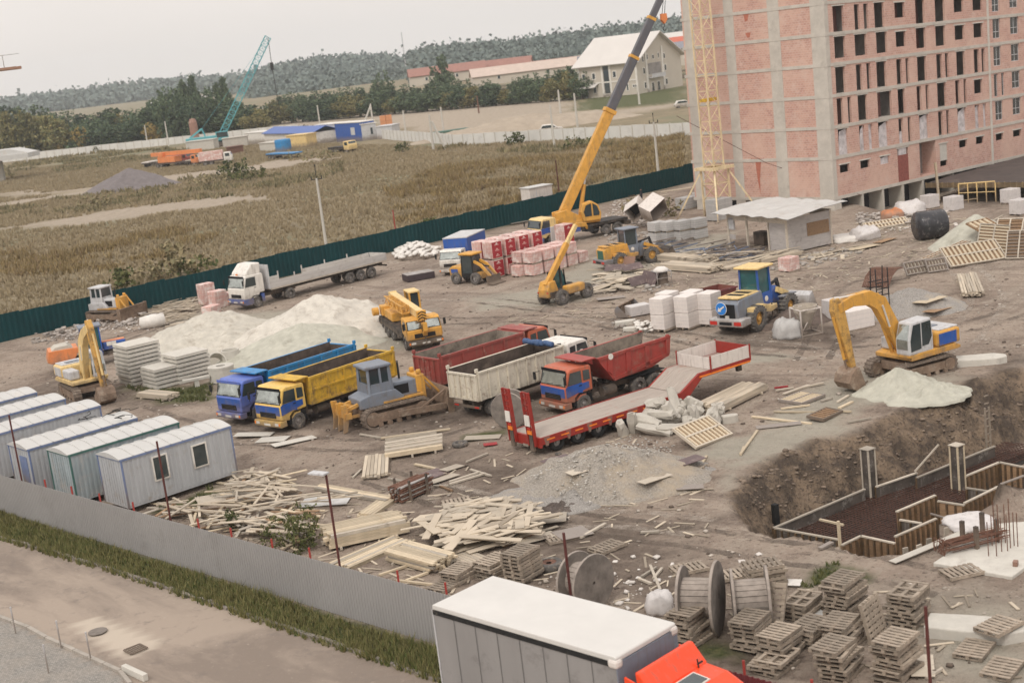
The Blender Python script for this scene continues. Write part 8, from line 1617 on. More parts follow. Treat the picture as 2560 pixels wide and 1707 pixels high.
pstack('L',1060,800,8,50,'pallet in the stack the upright pallets lean on',.6,flip=.5)
pstack('K',1260,460,6,5,'pallet in the reddish stack behind the reels',.7)
pstack('K',570,1120,8,50,'pallet in the stack half hidden by the white lorry roof',1.2)
pstack('M',2010,905,8,52,'pallet in the stack between the white lorry roof and the tyre',.5)
pstack('M',1720,850,4,50,'pallet in the low stack left of the tyre stack',1.2,flip=.5)
pstack('M',1420,900,3,48,'pallet in the small stack behind the third red post',1.2)
for a in [('M',1290,985,52,'single pallet beside the third red post'),('L',1520,250,12,'pale pallet lying alone below the concrete slab'),('L',1870,1180,52,'brown pallet lying flat before the big stone slab'),('L',2190,1400,50,'pallet at the bottom right corner'),(8,1800,690,38,'upturned pallet by the tall rod on the bare ground'),('M',1290,190,10,'grey pallet right of the pipe bundle'),('M',2260,520,15,'slatted pallet under the grey sheet'),('K',420,290,14,'whitish slatted panel above the crossed laths'),('I',1690,740,-38,'small brown pallet under the yellow form panel'),('K',910,370,10,'pale pallet between the reels'),('F',560,690,-40,'orange pallet leaning by the white block packs')]:
    p=Z(*a[:3]); pallet(p.x,p.y,hgt(p.x,p.y)+.02,a[3],a[4],ry=RB.uniform(-2,2),flip=False)
p=Z('L',2060,905,.42); pallet(p.x,p.y,p.z,35,'pale pallet lying on the big stone slab')
p=Z('L',700,850); 
for i in range(2): pallet(p.x+i*.16,p.y+i*.18,hgt(p.x,p.y)+.02,140,'upright pallet leaning on a stack, '+('front one' if i==0 else 'rear one'),ry=-78)
p=Z('K',1640,900); pallet(p.x,p.y,.3,60,'broken pallet wedged upright beside the right reel',ry=-60)
# cable reels
p=Z('K',560,860); c=Z('K',740,960); reel((c.x,c.y+.45,0),-110,2.1,2.45,1.15,'large grey wooden cable reel with its flange toward the pallets')
c=Z('K',1310,900); reel((c.x,c.y+.45,0),-97,2.0,2.05,1.15,'slightly smaller wooden cable reel right beside the large one')
c=Z(8,1700,1070); reel((c.x,c.y+.4,0),-138,1.95,2.05,.85,'wooden cable reel half hidden behind the white lorry roof')
# tyres
for (g,x,y,r,lb,rim) in [('H',1885,275,.42,'old flat lying tyre beside the form stack',0),(8,1435,790,.55,'large lying tyre with rusty rim above the lorry roof',1),('I',590,590,.16,'small black tyre ring near the low loader wheels',0)]:
    p=Z(g,x,y); t=thing('tyre',lb,'tyre',(p.x,p.y+r*.4,hgt(p.x,p.y)),0,'loose tyres'); part(MB().lathe([(r*.55,.0),(r*.9,.0),(r,.08*r*2),(r,.42*r),(r*.9,.52*r),(r*.55,.52*r),(r*.55,0)],n=28,close=False),'tread',M['tyre'],t,smooth=True)
    if rim: part(MB().lathe([(r*.2,.1),(r*.56,.1),(r*.56,.3*r+.1),(r*.3,.25*r+.1),(r*.2,.25*r+.1)],n=20,close=False),'rim',M['rustm'],t)
# concrete slabs in stacks
sm_=MB().box((0,0,.1),(2.45,2.25,.2)).mesh('concrete_slab',M['conc2'])
def slabs(g,x,y,n,az,label,dx=0,top=None):
    p=Z(g,x,y)
    c=Vector(p[:2])+Vector((math.cos(rad(az)),math.sin(rad(az))))*.98+Vector((-math.sin(rad(az)),math.cos(rad(az))))*.88
    for i in range(n):
        o=bpy.data.objects.new('concrete_slab',sm_); COL.objects.link(o); o.location=(c.x+RB.uniform(-.05,.05),c.y+RB.uniform(-.05,.05),.02+i*.282); o.rotation_euler=(0,0,rad(az+RB.uniform(-1.5,1.5))); tag(o,(top if i==n-1 else label.replace('slab in',ORD[i]+' slab up in')),'concrete slab','stacked concrete slabs')
        if i: 
            pass
slabs('B',1000,1110,10,38,'slab in the tallest stack right of the older excavator',top='top slab of the tallest stack right of the older excavator')
slabs('B',1245,1140,5,38,'slab in the low middle stack with a stick on it',top='top slab of the low middle stack carrying a stick')
slabs('B',1470,1090,7,38,'slab in the stack behind the low middle one',top='top slab of the stack behind the low middle one')
board((Z('B',1250,930,1.2).x,Z('B',1250,930,1.2).y,1.2),70,1.5,.12,.06,'wood2','short stick lying on the low slab stack',force=True)
# concrete rings
def ring(g,x,y,r,h,label,tilt=0,lid=False,az=0):
    p=Z(g,x,y); t=thing('concrete_ring',label,'concrete ring',(p.x,p.y+r*.5,.02),az,'concrete well rings'); t.rotation_euler=(rad(tilt),0,rad(az)); part(MB().lathe([(r-.09,0),(r,0),(r,h),(r-.09,h),(r-.09,0)],n=30,close=False),'shell',M['conc2'],t,smooth=False)
    if lid: part(MB().lathe([(.32,h),(r+.02,h),(r+.02,h+.14),(.32,h+.14),(.32,h)],n=30,close=False),'lid',M['conc2'],t)
ring('B',1860,1080,.85,.9,'concrete ring with a holed round lid behind the blue tipper',lid=True); ring('B',1950,900,.65,.95,'upright pale concrete ring before the sand'); ring('B',1780,930,.7,.9,'tilted darker concrete ring left of the upright one',tilt=62,az=30)
p=Z('B',1620,1120); t=thing('trestle','low concrete trestle block at the foot of the slabs','block',(p.x,p.y,0),20); part(MB().b2(-.9,.9,-.2,.2,.45,.6),'top',M['conc2'],t); part(MB().b2(-.15,.15,-.15,.15,0,.45),'foot',M['conc2'],t)
# brick packs
def pack(p,az,dx,dy,h,m_,label,group,red=0,z=0,bands=True,pal_=True,name='brick_pack',cat='brick pack'):
    t=thing(name,label,cat,(p[0],p[1],z),az,group); hz_=.12 if pal_ else 0
    if pal_: part(MB().b2(0,dx,0,.1,0,.12).b2(0,dx,dy-.1,dy,0,.12).b2(0,dx,dy/2-.05,dy/2+.05,0,.12),'pallet_base',M['pal'],t)
    part(MB().b2(0,dx,0,dy,hz_,h),'body',M[m_],t,bevel=.035)
    if red:
        # printed right hand face (x = max) and part of the left
        b=MB().b2(dx,dx+.012,.06,dy-.06,hz_+.06,h-.06) if red==1 else MB().b2(.06,dx-.06,-.012,0,hz_+.06,h-.06)
        o=part(b,'printed_face',M['redwrap'],t); k=MB()
        for i in range(3):
            zc=hz_+.3+i*(h-.5)/2.3
            if red==1: k.add([(dx+.016,dy*.5,zc+.12),(dx+.016,dy*.36,zc-.02),(dx+.016,dy*.64,zc-.02)],[(0,1,2)]); k.b2(dx+.012,dx+.017,dy*.3,dy*.7,zc-.11,zc-.06)
            else: k.add([(dx*.5,-.016,zc+.12),(dx*.36,-.016,zc-.02),(dx*.64,-.016,zc-.02)],[(0,1,2)]); k.b2(dx*.3,dx*.7,-.017,-.012,zc-.11,zc-.06)
        part(k,'printed_mark',M['brickp'],o)
    if bands:
        b=MB()
        for i in range(1,4): zz=hz_+(h-hz_)*i/4; b.b2(-.006,dx+.006,-.006,dy+.006,zz-.012,zz+.012)
        part(b,'wrap_seams',M['whitewrap'],t)
    return t
GR='tall red wrapped brick packs'
for (x,y,lb) in [(905,480,'leftmost'),(1075,490,'second'),(1225,455,'third'),(1340,440,'rightmost')]: pass
b0=Z(12,1060,495); 
def off(p,az,u,v): a=rad(az); return (p[0]+math.cos(a)*u-math.sin(a)*v,p[1]+math.sin(a)*u+math.cos(a)*v)
AZB=40
k=0; nm=['nearest the compact loader','second column from the loader','third column from the loader','furthest column of the red packs']
for i in range(4):
    for j in range(2):
        for l in range(2):
            if j==1 and l==0: continue
            q=off(b0,AZB,i*1.55+ (0 if j==0 else .2),j*1.5); pack(q,AZB,1.15,1.25,1.55,'brickp',f"tall red printed pack, {'upper' if l else 'lower'} of the {'front' if j==0 else 'rear'} row, {nm[i]}",GR,2,z=l*1.57 if j==0 else 1.57,pal_=(l==0)) if False else pack(off(b0,AZB,i*1.6,j*1.45),AZB,1.2,1.25,1.6,'brickp',f"{'upper' if l else 'lower'} red printed pack, {'front' if j==0 else 'rear'} row, {nm[i]}",GR,2,z=l*1.62)
b1=Z(12,1300,490); GP='pale pink brick packs'
cols=[(0,0,1),(1.4,.1,2),(2.9,.2,3),(4.4,.3,3),(5.9,.5,2)]
rown=['first','second','third','fourth','last']
b2=Z(12,1365,480)
for i,(u,v,n) in enumerate([(0,0,2),(1.45,0,2),(2.9,0,2),(4.35,0,2),(5.8,.1,1)]):
    for j in range(2):
        for l in range(n if j==0 else n):
            pack(off(b2,42,u-.0,v+j*1.4),42,1.2,1.15,1.05,'brickp',f"{'upper' if l==n-1 and n>1 else 'lower'} pale pink pack, {'front' if j==0 else 'back'} row, {rown[i]} from the telehandler side",GP,0,z=l*1.07)
for i,(x,y) in enumerate([(1180,465),(1255,485)]): pack(Z(12,x,y),42,1.0,1.05,1.0,'brickp',('small pink pack standing alone, left one','small pink pack standing alone, right one')[i],GP,0)
pack(Z('C',680,1000,1.0),42,1.1,1.1,1.0,'redwrap','dark red topped pack between the pale packs and the crane',GR,0,z=1.0) if 0 else pack(Z('C',660,980),42,1.3,1.3,2.2,'brickp','pack with a red printed face behind the pale packs',GR,2)
pack(Z('C',500,960),42,1.6,1.4,1.9,'whitewrap','white wrapped pack before the big crane cab',GP,0)
pack(Z(6,750,310),38,1.25,1.1,1.15,'brickp','single pink white wrapped pack on the open track',GP,0)
GW='white block packs behind the low loader'
pw0=Z('F',740,770)
for i,(u,v,lb) in enumerate([(0,0,'left'),(1.55,.25,'middle'),(3.1,.9,'right')]):
    for l in range(2): pack(off(pw0,52,u*.62,-0+v*0),52,1.2,1.05,1.08,'whiteblk',f"{'upper' if l else 'lower'} white block pack of the front {lb} pile",GW,0,z=l*1.1,bands=False) if False else pack((pw0.x+u*1.02,pw0.y-u*.42+v*1.2,0),46,1.25,1.1,1.1,'whiteblk',f"{'upper' if l else 'lower'} white block pack of the {lb} pile",GW,0,z=l*1.12,bands=True,pal_=l==0)
    if i<2:
        for l in range(2): pack((pw0.x+u*1.02+.6,pw0.y-u*.42+1.6,0),46,1.25,1.1,1.1,'whiteblk',f"{'upper' if l else 'lower'} rear white block pack behind the {lb} pile",GW,0,z=l*1.12,pal_=l==0)
GB='grey block packs near the crane mast'
for i,(x,y) in enumerate([(1770,930),(1910,925),(2070,915),(2260,890)]):
    for l in range(2): pack(Z('C',x,y),30,1.45,1.2,.95,'block',f"{'upper' if l else 'lower'} grey block pack, {['left','second','third','right'][i]} pile before the mast",GB,0,z=l*1.0,name='block_pack',cat='block pack')
for i,(x,y,h) in enumerate([(40,1440,1.3),(160,1420,1.6),(260,1520,2.2)]): pack(Z(3,x,y),35,2.2,1.6,h,'block',['grey block heap left of the mast','grey block heap behind the mast foot','tall grey block heap right of the mast foot'][i],GB,0,name='block_pack',cat='block pack')
for i,(g,x,y,lb) in enumerate([('E',760,480,'round wrapped white pack before the dark deck'),('E',1010,590,'netted white tank crate left of the green sand'),('E',1600,520,'netted white tank crate right of the green sand'),('E',1700,640,'white sack pack at the right edge above the forms')]):
    pack(Z(g,x,y,-.5),30,1.4,1.2,1.35,'whitewrap',lb,'white packs by the columns',0,z=hgt(*Z(g,x,y)[:2]),name='wrapped_pack',cat='pack')
for i,(x,y,h,lb) in enumerate([(1690,330,1.9,'left'),(1810,360,1.5,'middle'),(1885,340,1.1,'right'),(1760,420,.7,'lowest')]): pack(Z('B',x,y),38+i*7,1.3,1.1,h,'brickp',f'{lb} of the old brick packs left of the white lorry',GP,0,pal_=False)
# broken concrete
rk=random.Random(5)
def chunk(seed,a,b_,c):
    m_=MB(); r=random.Random(seed); vs=[]
    import itertools
    for i in range(12):
        pass
    m_.lathe([(.001,-a/2),(b_*.42*r.uniform(.8,1.1),-a/2*.95),(b_*.52,-a*.2*r.uniform(.8,1.2)),(b_*.5,a*.25),(b_*.40*r.uniform(.8,1.2),a/2*.95),(.001,a/2)],ax='x',n=7); m_.v=[(x+r.uniform(-.05,.05),y+r.uniform(-.05,.05),z*c/b_+r.uniform(-.05,.05)) for x,y,z in m_.v]; me_=m_.mesh('concrete_chunk',M['conc']); fixn(me_); return me_
CK=[chunk(i,[1.3,1.1,.8,.6,1.5,.5][i],[.5,.45,.45,.45,.5,.4][i],[.42,.4,.4,.38,.35,.35][i]) for i in range(6)]
CG='broken concrete beside the low loader'
clist=[(1200,380,2,60,.1,'upright chunk at the left foot of the broken concrete'),(1310,340,4,80,.2,'upright post like chunk left of the long blocks'),(1420,290,0,-25,.45,'long round edged block upper left in the rubble'),(1500,380,4,-25,.1,'lowest long block of the rubble'),(1570,230,1,-30,.6,'thick block in the middle of the rubble'),(1650,360,1,5,.15,'block at the lower right of the long ones'),(1480,130,3,0,.8,'small block on top near the trailer deck'),(1540,120,3,30,.8,'second small block on top near the trailer deck'),(1700,130,4,-65,.7,'steep leaning slab piece in the rubble'),(1650,200,2,10,.7,'block under the steep slab piece')]
for i,(x,y,k,a_,z_,lb) in enumerate(clist):
    p=Z('I',x,y,z_); o=bpy.data.objects.new('concrete_chunk',CK[k]); COL.objects.link(o); o.location=(p.x,p.y,max(z_,.15)+.1); o.rotation_euler=(rk.uniform(-.3,.3),rk.uniform(-.25,.25) if 'upright' not in lb and 'steep' not in lb else 1.1,rad(a_)); o.scale=(1.25,)*3; tag(o,lb,'rubble',CG)
for i in range(46):
    x=rk.uniform(1330,2130); y=rk.uniform(150,310)+(x-1750)*.05; p=Z('I',x,y,.2); o=bpy.data.objects.new('concrete_chunk',CK[rk.choice((2,3,5,5))]); COL.objects.link(o); o.location=(p.x,p.y,.18+rk.uniform(0,.35)); o.rotation_euler=(rk.uniform(0,6),rk.uniform(0,6),rk.uniform(0,6)); o.scale=(1.25,)*3; tag(o,f"grey lump in the {'left' if x<1600 else 'middle' if x<1870 else 'right'} {'rear' if y<230 else 'front'} part of the broken concrete",'rubble',CG)
# sacks
sk=MB().lathe([(.001,-.32),(.14,-.29),(.2,0),(.14,.29),(.001,.32)],ax='x',n=10); sk.v=[(x,y*1.2,z*.7) for x,y,z in sk.v]; skm=sk.mesh('sack',M['bag'],True)
for i in range(90):
    u=rk.uniform(0,1); v=rk.uniform(0,1); x=380+u*290; y=225-v*90+u*-10; h=max(0,math.sin(math.pi*u)*.9*(1-abs(v-.4))); p=Z(5,x,y,0); o=bpy.data.objects.new('sack',skm); COL.objects.link(o); o.location=(p.x,p.y,.15+h*rk.uniform(.4,1.)); o.rotation_euler=(rk.uniform(-.4,.4),rk.uniform(-.4,.4),rk.uniform(0,6)); o.scale=(1.25,)*3; tag(o,f"white sack in the {'left' if u<.33 else 'right' if u>.66 else 'middle'} {'rear' if v>.5 else 'front'} part of the heap behind the lorry trailer",'sack','white sacks in a heap')
for i in range(22):
    p=Z('F',430+rk.uniform(0,180),700+rk.uniform(0,70)); o=bpy.data.objects.new('sack',skm); COL.objects.link(o); o.location=(p.x,p.y,.1+rk.uniform(0,.2)); o.rotation_euler=(rk.uniform(-.4,.4),0,rk.uniform(0,6)); o.scale=(.6,)*3; tag(o,'small white bag in the spill beside the white block packs','sack','white bags by the block packs')
def bigbag(g,x,y,r,h,label,m_='bag',sq=1.,name='bulk_bag'):
    p=Z(g,x,y); b=MB(); n=18; b.lathe([(.001,0),(r*1.0,.0),(r*1.02,h*.2),(r,h*.4),(r*.97,h*.6),(r*.9,h*.78),(r*.8,h*.9),(r*.55,h),(r*.3,h*.9),(.001,h*.85)],n=n+10); sq_=lambda a,c:1/max(abs(a),abs(c),.001)*math.hypot(a,c)*.5+.5; b.v=[((lambda k:(a*k,c*k,z*(1+.28*n3(a*1.7/r,c*1.7/r,x)*(z>.1))))(min(1.25,sq_(a,c))*(1+.2*n3(a*1.6/r,c*1.6/r,z*1.5/h+y,4)))) for a,c,z in b.v]
    return one(b,name,M[m_],label,'bag',(p.x,p.y+r*.7,hgt(p.x,p.y)),0,smooth=True)
bigbag('K',250,720,.48,.72,'white bulk bag standing left of the large reel','whitewrap'); bigbag('G',60,500,.85,1.1,'torn grey bulk bag beside the steel hopper','block'); bigbag('E',590,570,1.35,1.2,'big round white tarpaulin bundle in the rubbish strip','whitewrap'); bigbag('E',400,620,1.0,.9,'orange tarpaulin bundle in the rubbish strip','orange'); bigbag('E',130,820,1.2,1.0,'white and red rag bundle in the rubbish strip','whitewrap'); bigbag('D',2160,800,1.4,.5,'flat white tarpaulin left on the rubbish strip','bag')
b=MB().lathe([(.001,-1.1),(.5,-1.0),(.62,0),(.5,1.0),(.001,1.1)],(0,0,.5),'x',12); one(b,'bulk_bag',M['bag'],'long white bag lying in front of the pole heap','bag',Z('B',1190,540),22,smooth=True)
# black wrapped roll
p=Z('E',760,850); q=Z('E',930,860); t=thing('wrapped_roll','large roll wrapped in black film with a shiny grey end','roll',(p.x+.6,p.y+1.6,hgt(p.x,p.y)),8); part(MB().lathe([(.001,-1.2),(1.15,-1.15),(1.2,-1.0),(1.2,1.0),(1.15,1.15),(.001,1.2)],(0,0,1.2),'x',26),'film_body',M['blackwrap'],t,smooth=True); part(MB().lathe([(.001,1.2),(1.05,1.17),(.001,1.24)],(0,0,1.2),'x',22),'roll_end',mat('shiny_film',(.22,.21,.22),.25,.4,2,bump=.4),t)
# white equipment container behind the crane
p=Z('C',250,610); t=thing('electric_cabinet','white sheet metal cabinet container by the green fence','container',(p.x,p.y,0),33); part(MB().b2(0,3.2,0,1.8,.3,3.3),'body',M['pwhite'],t,bevel=.04); part(MB().b2(-.1,3.3,-.1,1.9,3.301,3.4),'roof',M['roofw'],t); part(MB().b2(.9,.98,-.03,-.001,.4,3.1),'door_edge',M['lgrey'],t); part(MB().b2(1.1,1.2,-.06,-.001,1.6,2.0),'handle',M['dark'],t); part(MB().b2(.1,.3,.1,1.7,0,.3).b2(2.9,3.1,.1,1.7,0,.3),'skid',M['dark'],t)
for (g,x,y,az,s,lb) in [('C',1500,760,-30,(1.8,1.5,1.6),'overturned pale box with dark opening, left one'),('C',1740,770,28,(2.2,1.6,1.7),'overturned pale box standing on its edge, right one')]:
    p=Z(g,x,y); t=thing('steel_box',lb,'box',(p.x,p.y,.7),az); t.rotation_euler=(rad(25),rad(-30),rad(az)); a,b_,c=s; part(MB().b2(0,a,b_-.05,b_,0,c).b2(0,.05,0,b_-.05,0,c).b2(a-.05,a,0,b_-.05,0,c).b2(.05,a-.05,0,b_-.05,0,.05).b2(.05,a-.05,0,b_-.05,c-.05,c),'shell',M['pwhite'],t); part(MB().b2(.05,a-.05,b_-.1,b_-.051,.05,c-.05),'lining',M['black'],t)
# dark steel plates box on the open yard
p=Z(5,465,375); t=thing('steel_tray_stack','dark brown flat crate lying alone on the yard','crate',(p.x,p.y,0),20); part(MB().b2(0,2.6,0,1.7,.05,.62),'body',mat('dark_brown_steel',(.05,.035,.04),.6,.2,2),t,bevel=.02); part(MB().b2(.03,2.57,.03,1.67,.621,.65),'lid',M['lgrey'],t)
# hopper, frame, block stack behind
p=Z('G',160,490); t=thing('concrete_hopper','steel concrete hopper in a square tube frame','hopper',(p.x+.6,p.y+.8,0),15); b=MB()
for x in(-.7,.7):
    for y in(-.7,.7): b.bar((x,y,0),(x,y,1.75),.08)
for z in(.1,1.7):
    for a_,c_ in (((-.7,-.7),(.7,-.7)),((.7,-.7),(.7,.7)),((.7,.7),(-.7,.7)),((-.7,.7),(-.7,-.7))): b.bar((a_[0],a_[1],z),(c_[0],c_[1],z),.07)
b.bar((-.7,-.7,.3),(0,-.3,.9),.05); part(b,'frame',M['pwhite'],t); part(MB().lathe([(.13,.35),(.72,1.5),(.75,1.85),(.70,1.85),(.66,1.5),(.08,.4),(.13,.35)],n=22,close=False),'cone',mat('hopper_steel',(.42,.37,.31),.6,.2,2,RUST,.25),t,smooth=False)
p=Z('G',640,440); pack(p,20,1.9,1.2,1.3,'whiteblk','white block pack behind the excavator boom',GW,0)
p=Z('G',480,330); pack(p,20,1.3,1.2,1.3,'whitewrap','white wrapped pack behind the excavator elbow',GW,0)
p=Z('G',990,330); t=thing('scaffold_tower','black tubular scaffold frame standing behind the excavator boom','scaffold',(p.x,p.y+1,0),20); b=MB()
for x in(-.45,.45):
    for y in(-.4,.4): b.tube((x,y,0),(x+(.2 if y>0 else 0),y,3.3),.04,6)
for z in(1.6,2.0,2.4): 
    for y in(-.4,.4): b.tube((-.45,y,z),(.5,y,z),.035,6)
part(b,'tubes',M['dark'],t)
# stone slabs
def slab(g,x,y,az,a,b_,c,label,m_='conc2'):
    p=Z(g,x,y); m_b=MB(); n=9; pts=[]
    for i in range(n): th_=2*math.pi*(i+.5)/n; r_=1/max(abs(math.cos(th_)),abs(math.sin(th_))); pts.append((a/2*r_*math.cos(th_)*rk.uniform(.9,1),b_/2*r_*math.sin(th_)*rk.uniform(.9,1)))
    one(m_b.prism(pts,-.1,c,'z'),'stone_slab',M[m_],label,'slab',(p.x,p.y,hgt(p.x,p.y)),az,bevel=.05)
slab('G',1930,740,-12,2.9,1.3,.38,'thick weathered concrete slab on the ground right of the excavator'); slab('L',1830,850,-28,3.3,1.35,.38,'big rough stone slab at the lower right carrying a pallet'); slab('I',2220,280,5,.9,.5,.4,'short grey block right of the yellow form panel','conc')
# paint bucket and basin
p=Z('G',1017,1052); t=thing('paint_bucket','used paint bucket standing on the greenish sand','bucket',(p.x,p.y,hgt(p.x,p.y)+.1),0); part(MB().lathe([(.15,0),(.19,.42),(.17,.42),(.13,.05)],n=18,close=False),'shell',M['white'],t); part(MB().lathe([(.152,.12),(.183,.34),(.186,.34),(.155,.12)],n=18,close=False),'label_band',M['ybox'],t); part(MB().lathe([(.001,.36),(.17,.37)],n=14,close=False),'paint',M['dark'],t)
p=Z('G',810,1025); one(MB().lathe([(.001,.02),(.2,.02),(.26,.14),(.23,.14),(.18,.05),(.001,.05)],n=18),'basin',M['rcab'],'reddish basin lying left of the paint bucket','basin',(p.x,p.y,hgt(p.x,p.y)+.1),0); p=Z('G',880,990); b=MB().lathe([(.001,0),(.18,.02),(.15,.12),(.05,.18),(.001,.14)],n=9); b.v=[(x+rk.uniform(-.04,.04),y+rk.uniform(-.04,.04),z) for x,y,z in b.v]; one(b,'rag',M['dark'],'dark rag lying beside the reddish basin','rag',(p.x,p.y,hgt(p.x,p.y)+.12),0)
# red skip, scrap behind the white packs, spare bucket
p=Z('F',1230,700); t=thing('skip','long rusty red open skip behind the white block packs','skip',(p.x-2.2,p.y+2.0,0),32); o=MB(); o.prism([(-.3,1.5),(0,.1),(5.2,.1),(5.6,1.5)],-.05,0).prism([(-.3,1.5),(0,.1),(5.2,.1),(5.6,1.5)],1.8,1.85).hexa([(0,0,.1),(5.2,0,.1),(5.2,1.8,.1),(0,1.8,.1),(0,0,.16),(5.2,0,.16),(5.2,1.8,.16),(0,1.8,.16)]); o.quad([(5.2,0,.1),(5.2,1.8,.1),(5.6,1.8,1.5),(5.6,0,1.5)],.05).quad([(0,0,.1),(0,1.8,.1),(-.3,1.8,1.5),(-.3,0,1.5)],.05); part(o,'shell',mat('rusty_red_skip',(.16,.045,.035),.8,.25,2,RUST,.3),t); part(MB().b2(-.35,5.65,-.12,-.051,1.4,1.52).b2(1,1.1,-.12,-.051,.1,1.4).b2(3,3.1,-.12,-.051,.1,1.4),'rim',M['maroon'],t)
p=Z('F',230,640); prf=[(0,0),(-.25,.25),(-.25,.6),(0,.85),(.05,.8),(-.18,.58),(-.18,.28),(.05,.06),(.9,.05),(.9,0)]; t=thing('spare_bucket','worn grey loader bucket lying left of the white block packs','loader bucket',(p.x+.4,p.y+.4,0),-30); part(MB().prism(prf,-.2,2.6),'shell',M['mudsteel'],t); part(MB().prism([(0,0),(-.25,.25),(-.25,.6),(0,.85),(.8,.05)],-.24,-.2).prism([(0,0),(-.25,.25),(-.25,.6),(0,.85),(.8,.05)],2.6,2.64),'cheek',M['ggrey'],t)
pack(Z('F',400,620),20,1.6,1.0,.7,'whitewrap','low white pack lying against the spare bucket',GW,0,pal_=False); slab('F',340,680,5,1.5,.7,.3,'rough pale slab before the spare bucket'); slab('F',390,745,-10,1.0,.6,.25,'small rough slab before the spare bucket')
# scrap by the telehandler: bent dark plates and barrel
for (x,y,az,L_,W_,rl,lb) in [(1690,1440,-60,2.0,1.2,60,'violet brown plate propped steeply on the scrap'),(1480,1290,20,1.8,.8,30,'dark bent plate on the scrap crest'),(1260,1300,-20,1.6,.9,25,'grey bent plate at the left scrap crest'),(1560,1460,30,1.8,.8,50,'black bent plate in the shadow of the scrap'),(1440,1240,-50,1.3,1.1,65,'rust orange plate standing behind the scrap')]:
    p=Z('C',x,y); one(MB().b2(-L_/2,L_/2,-W_/2,W_/2,0,.04),'scrap_plate',M['dply' if 'rust' not in lb else 'rcab'],lb,'plate',(p.x,p.y,.55),az,'plates on the scrap',rx=rl)
p=Z('C',1850,1440); t=thing('cage_crate','wire cage with dark drum and white bag on top','crate',(p.x,p.y+.5,0),15); b=MB()
for x in(-.6,.6):
    for y in(-.6,.6): b.bar((x,y,0),(x,y,1.1),.05)
for z in(.1,.6,1.1):
    for a_,c_ in (((-.6,-.6),(.6,-.6)),((.6,-.6),(.6,.6)),((.6,.6),(-.6,.6)),((-.6,.6),(-.6,-.6))): b.bar((a_[0],a_[1],z),(c_[0],c_[1],z),.04)
part(b,'wire_cage',M['lgrey'],t); part(MB().lathe([(.001,.08),(.5,.08),(.5,1.0),(.001,1.0)],n=18),'drum',M['dark'],t); part(MB().lathe([(.001,1.0),(.6,1.05),(.62,1.2),(.35,1.4),(.001,1.42)],n=14),'white_bag',M['bag'],t,smooth=True)
# pipe bundle in a rack
p=Z('H',1170,960); q=Z('H',1480,830); az=47; t=thing('pipe_rack','bundle of rusty scaffold pipes in a dark rack','pipes',(p.x+.15,p.y+.1,0),az); b=MB(); c2=MB()
for i in range(7):
    for j in range(7):
        L_=rk.uniform(1.9,2.2); x0=rk.uniform(-.1,.1); (b if rk.random()<.55 else c2).tube((x0,.06+i*.115,.12+j*.105),(x0+L_,.06+i*.115+rk.uniform(-.05,.05),.12+j*.105),.045,7)
part(b,'pipes',M['rustm'],t); part(c2,'grey_pipes',M['lgrey'],t); b=MB()
for x in(.5,1.6):
    for y in(-.06,.92): b.bar((x,y,0),(x,y,1.0),.09)
    b.bar((x,-.06,.04),(x,.92,.04),.08)
part(b,'rack',M['dark'],t)
# grey scaffold tubes before the shed
GS='loose scaffold tubes before the shed'
tb=MB().tube((-1.5,0,.06),(1.5,0,.06),.05,6).mesh('scaffold_tube',M['ggrey']); tb2=MB().tube((-1.5,0,.06),(1.5,0,.06),.05,6).mesh('scaffold_tube',mat('bluish_steel',(.12,.16,.25),.5,.2,3))
for i in range(64):
    x=rk.choice((rk.uniform(120,640),rk.uniform(520,950),rk.uniform(-500,-100))); y=1010+rk.uniform(-110,80) if x>0 else 900+rk.uniform(-80,60); p=Z('D',x,y); o=bpy.data.objects.new('scaffold_tube',rk.choice((tb,tb2,tb))); COL.objects.link(o); o.location=(p.x,p.y,rk.uniform(0,.5)); o.rotation_euler=(0,rk.uniform(-.06,.06),rad(28+rk.gauss(0,22))); tag(o,f"steel tube in the tangle before the shed, {'left' if x<0 else 'middle' if x<520 else 'right'} {'rear' if y<(1000 if x>0 else 900) else 'front'} part",'tube',GS)
# ---------------- pit: forms, rebar, columns ----------------
ZF=-2.75; ZT_=-1.6
FG='wooden form walls in the pit'
def formwall(p,q,label,h=1.05,side=1,mt='conc'):
    L_=(Vector(q[:2])-Vector(p[:2])).length; t=thing('form_wall',label,'formwork',(p[0],p[1],ZT_-h),ang(p,q),FG); part(MB().b2(0,L_,-.02,.02,0,h-.06),'form_sheet',M['wood3'] if mt=='wood3' else M['dirtyform'],t); part(MB().b2(-.02,L_+.02,-.06,.06,h-.06,h),'top_rail',M['wood2'],t); s=MB(); n=max(2,int(L_/.32))
    for i in range(n+1): x=min(L_-.04,L_*i/n); s.b2(x,x+.06,.021*side,.13*side,0,h-.06)
    part(s,'studs',M['formstud'],t); return t
M['dirtyform']=mat('dirty_form_sheet',(.085,.07,.06),.8,.5,1.2,(.36,.34,.31),.33,1.4); M['formstud']=mat('ochre_form_stud',(.13,.08,.04),.8,.5,2,(.06,.05,.04),.45)
J=lambda x,y,z=ZT_: Z('J',x,y,z)
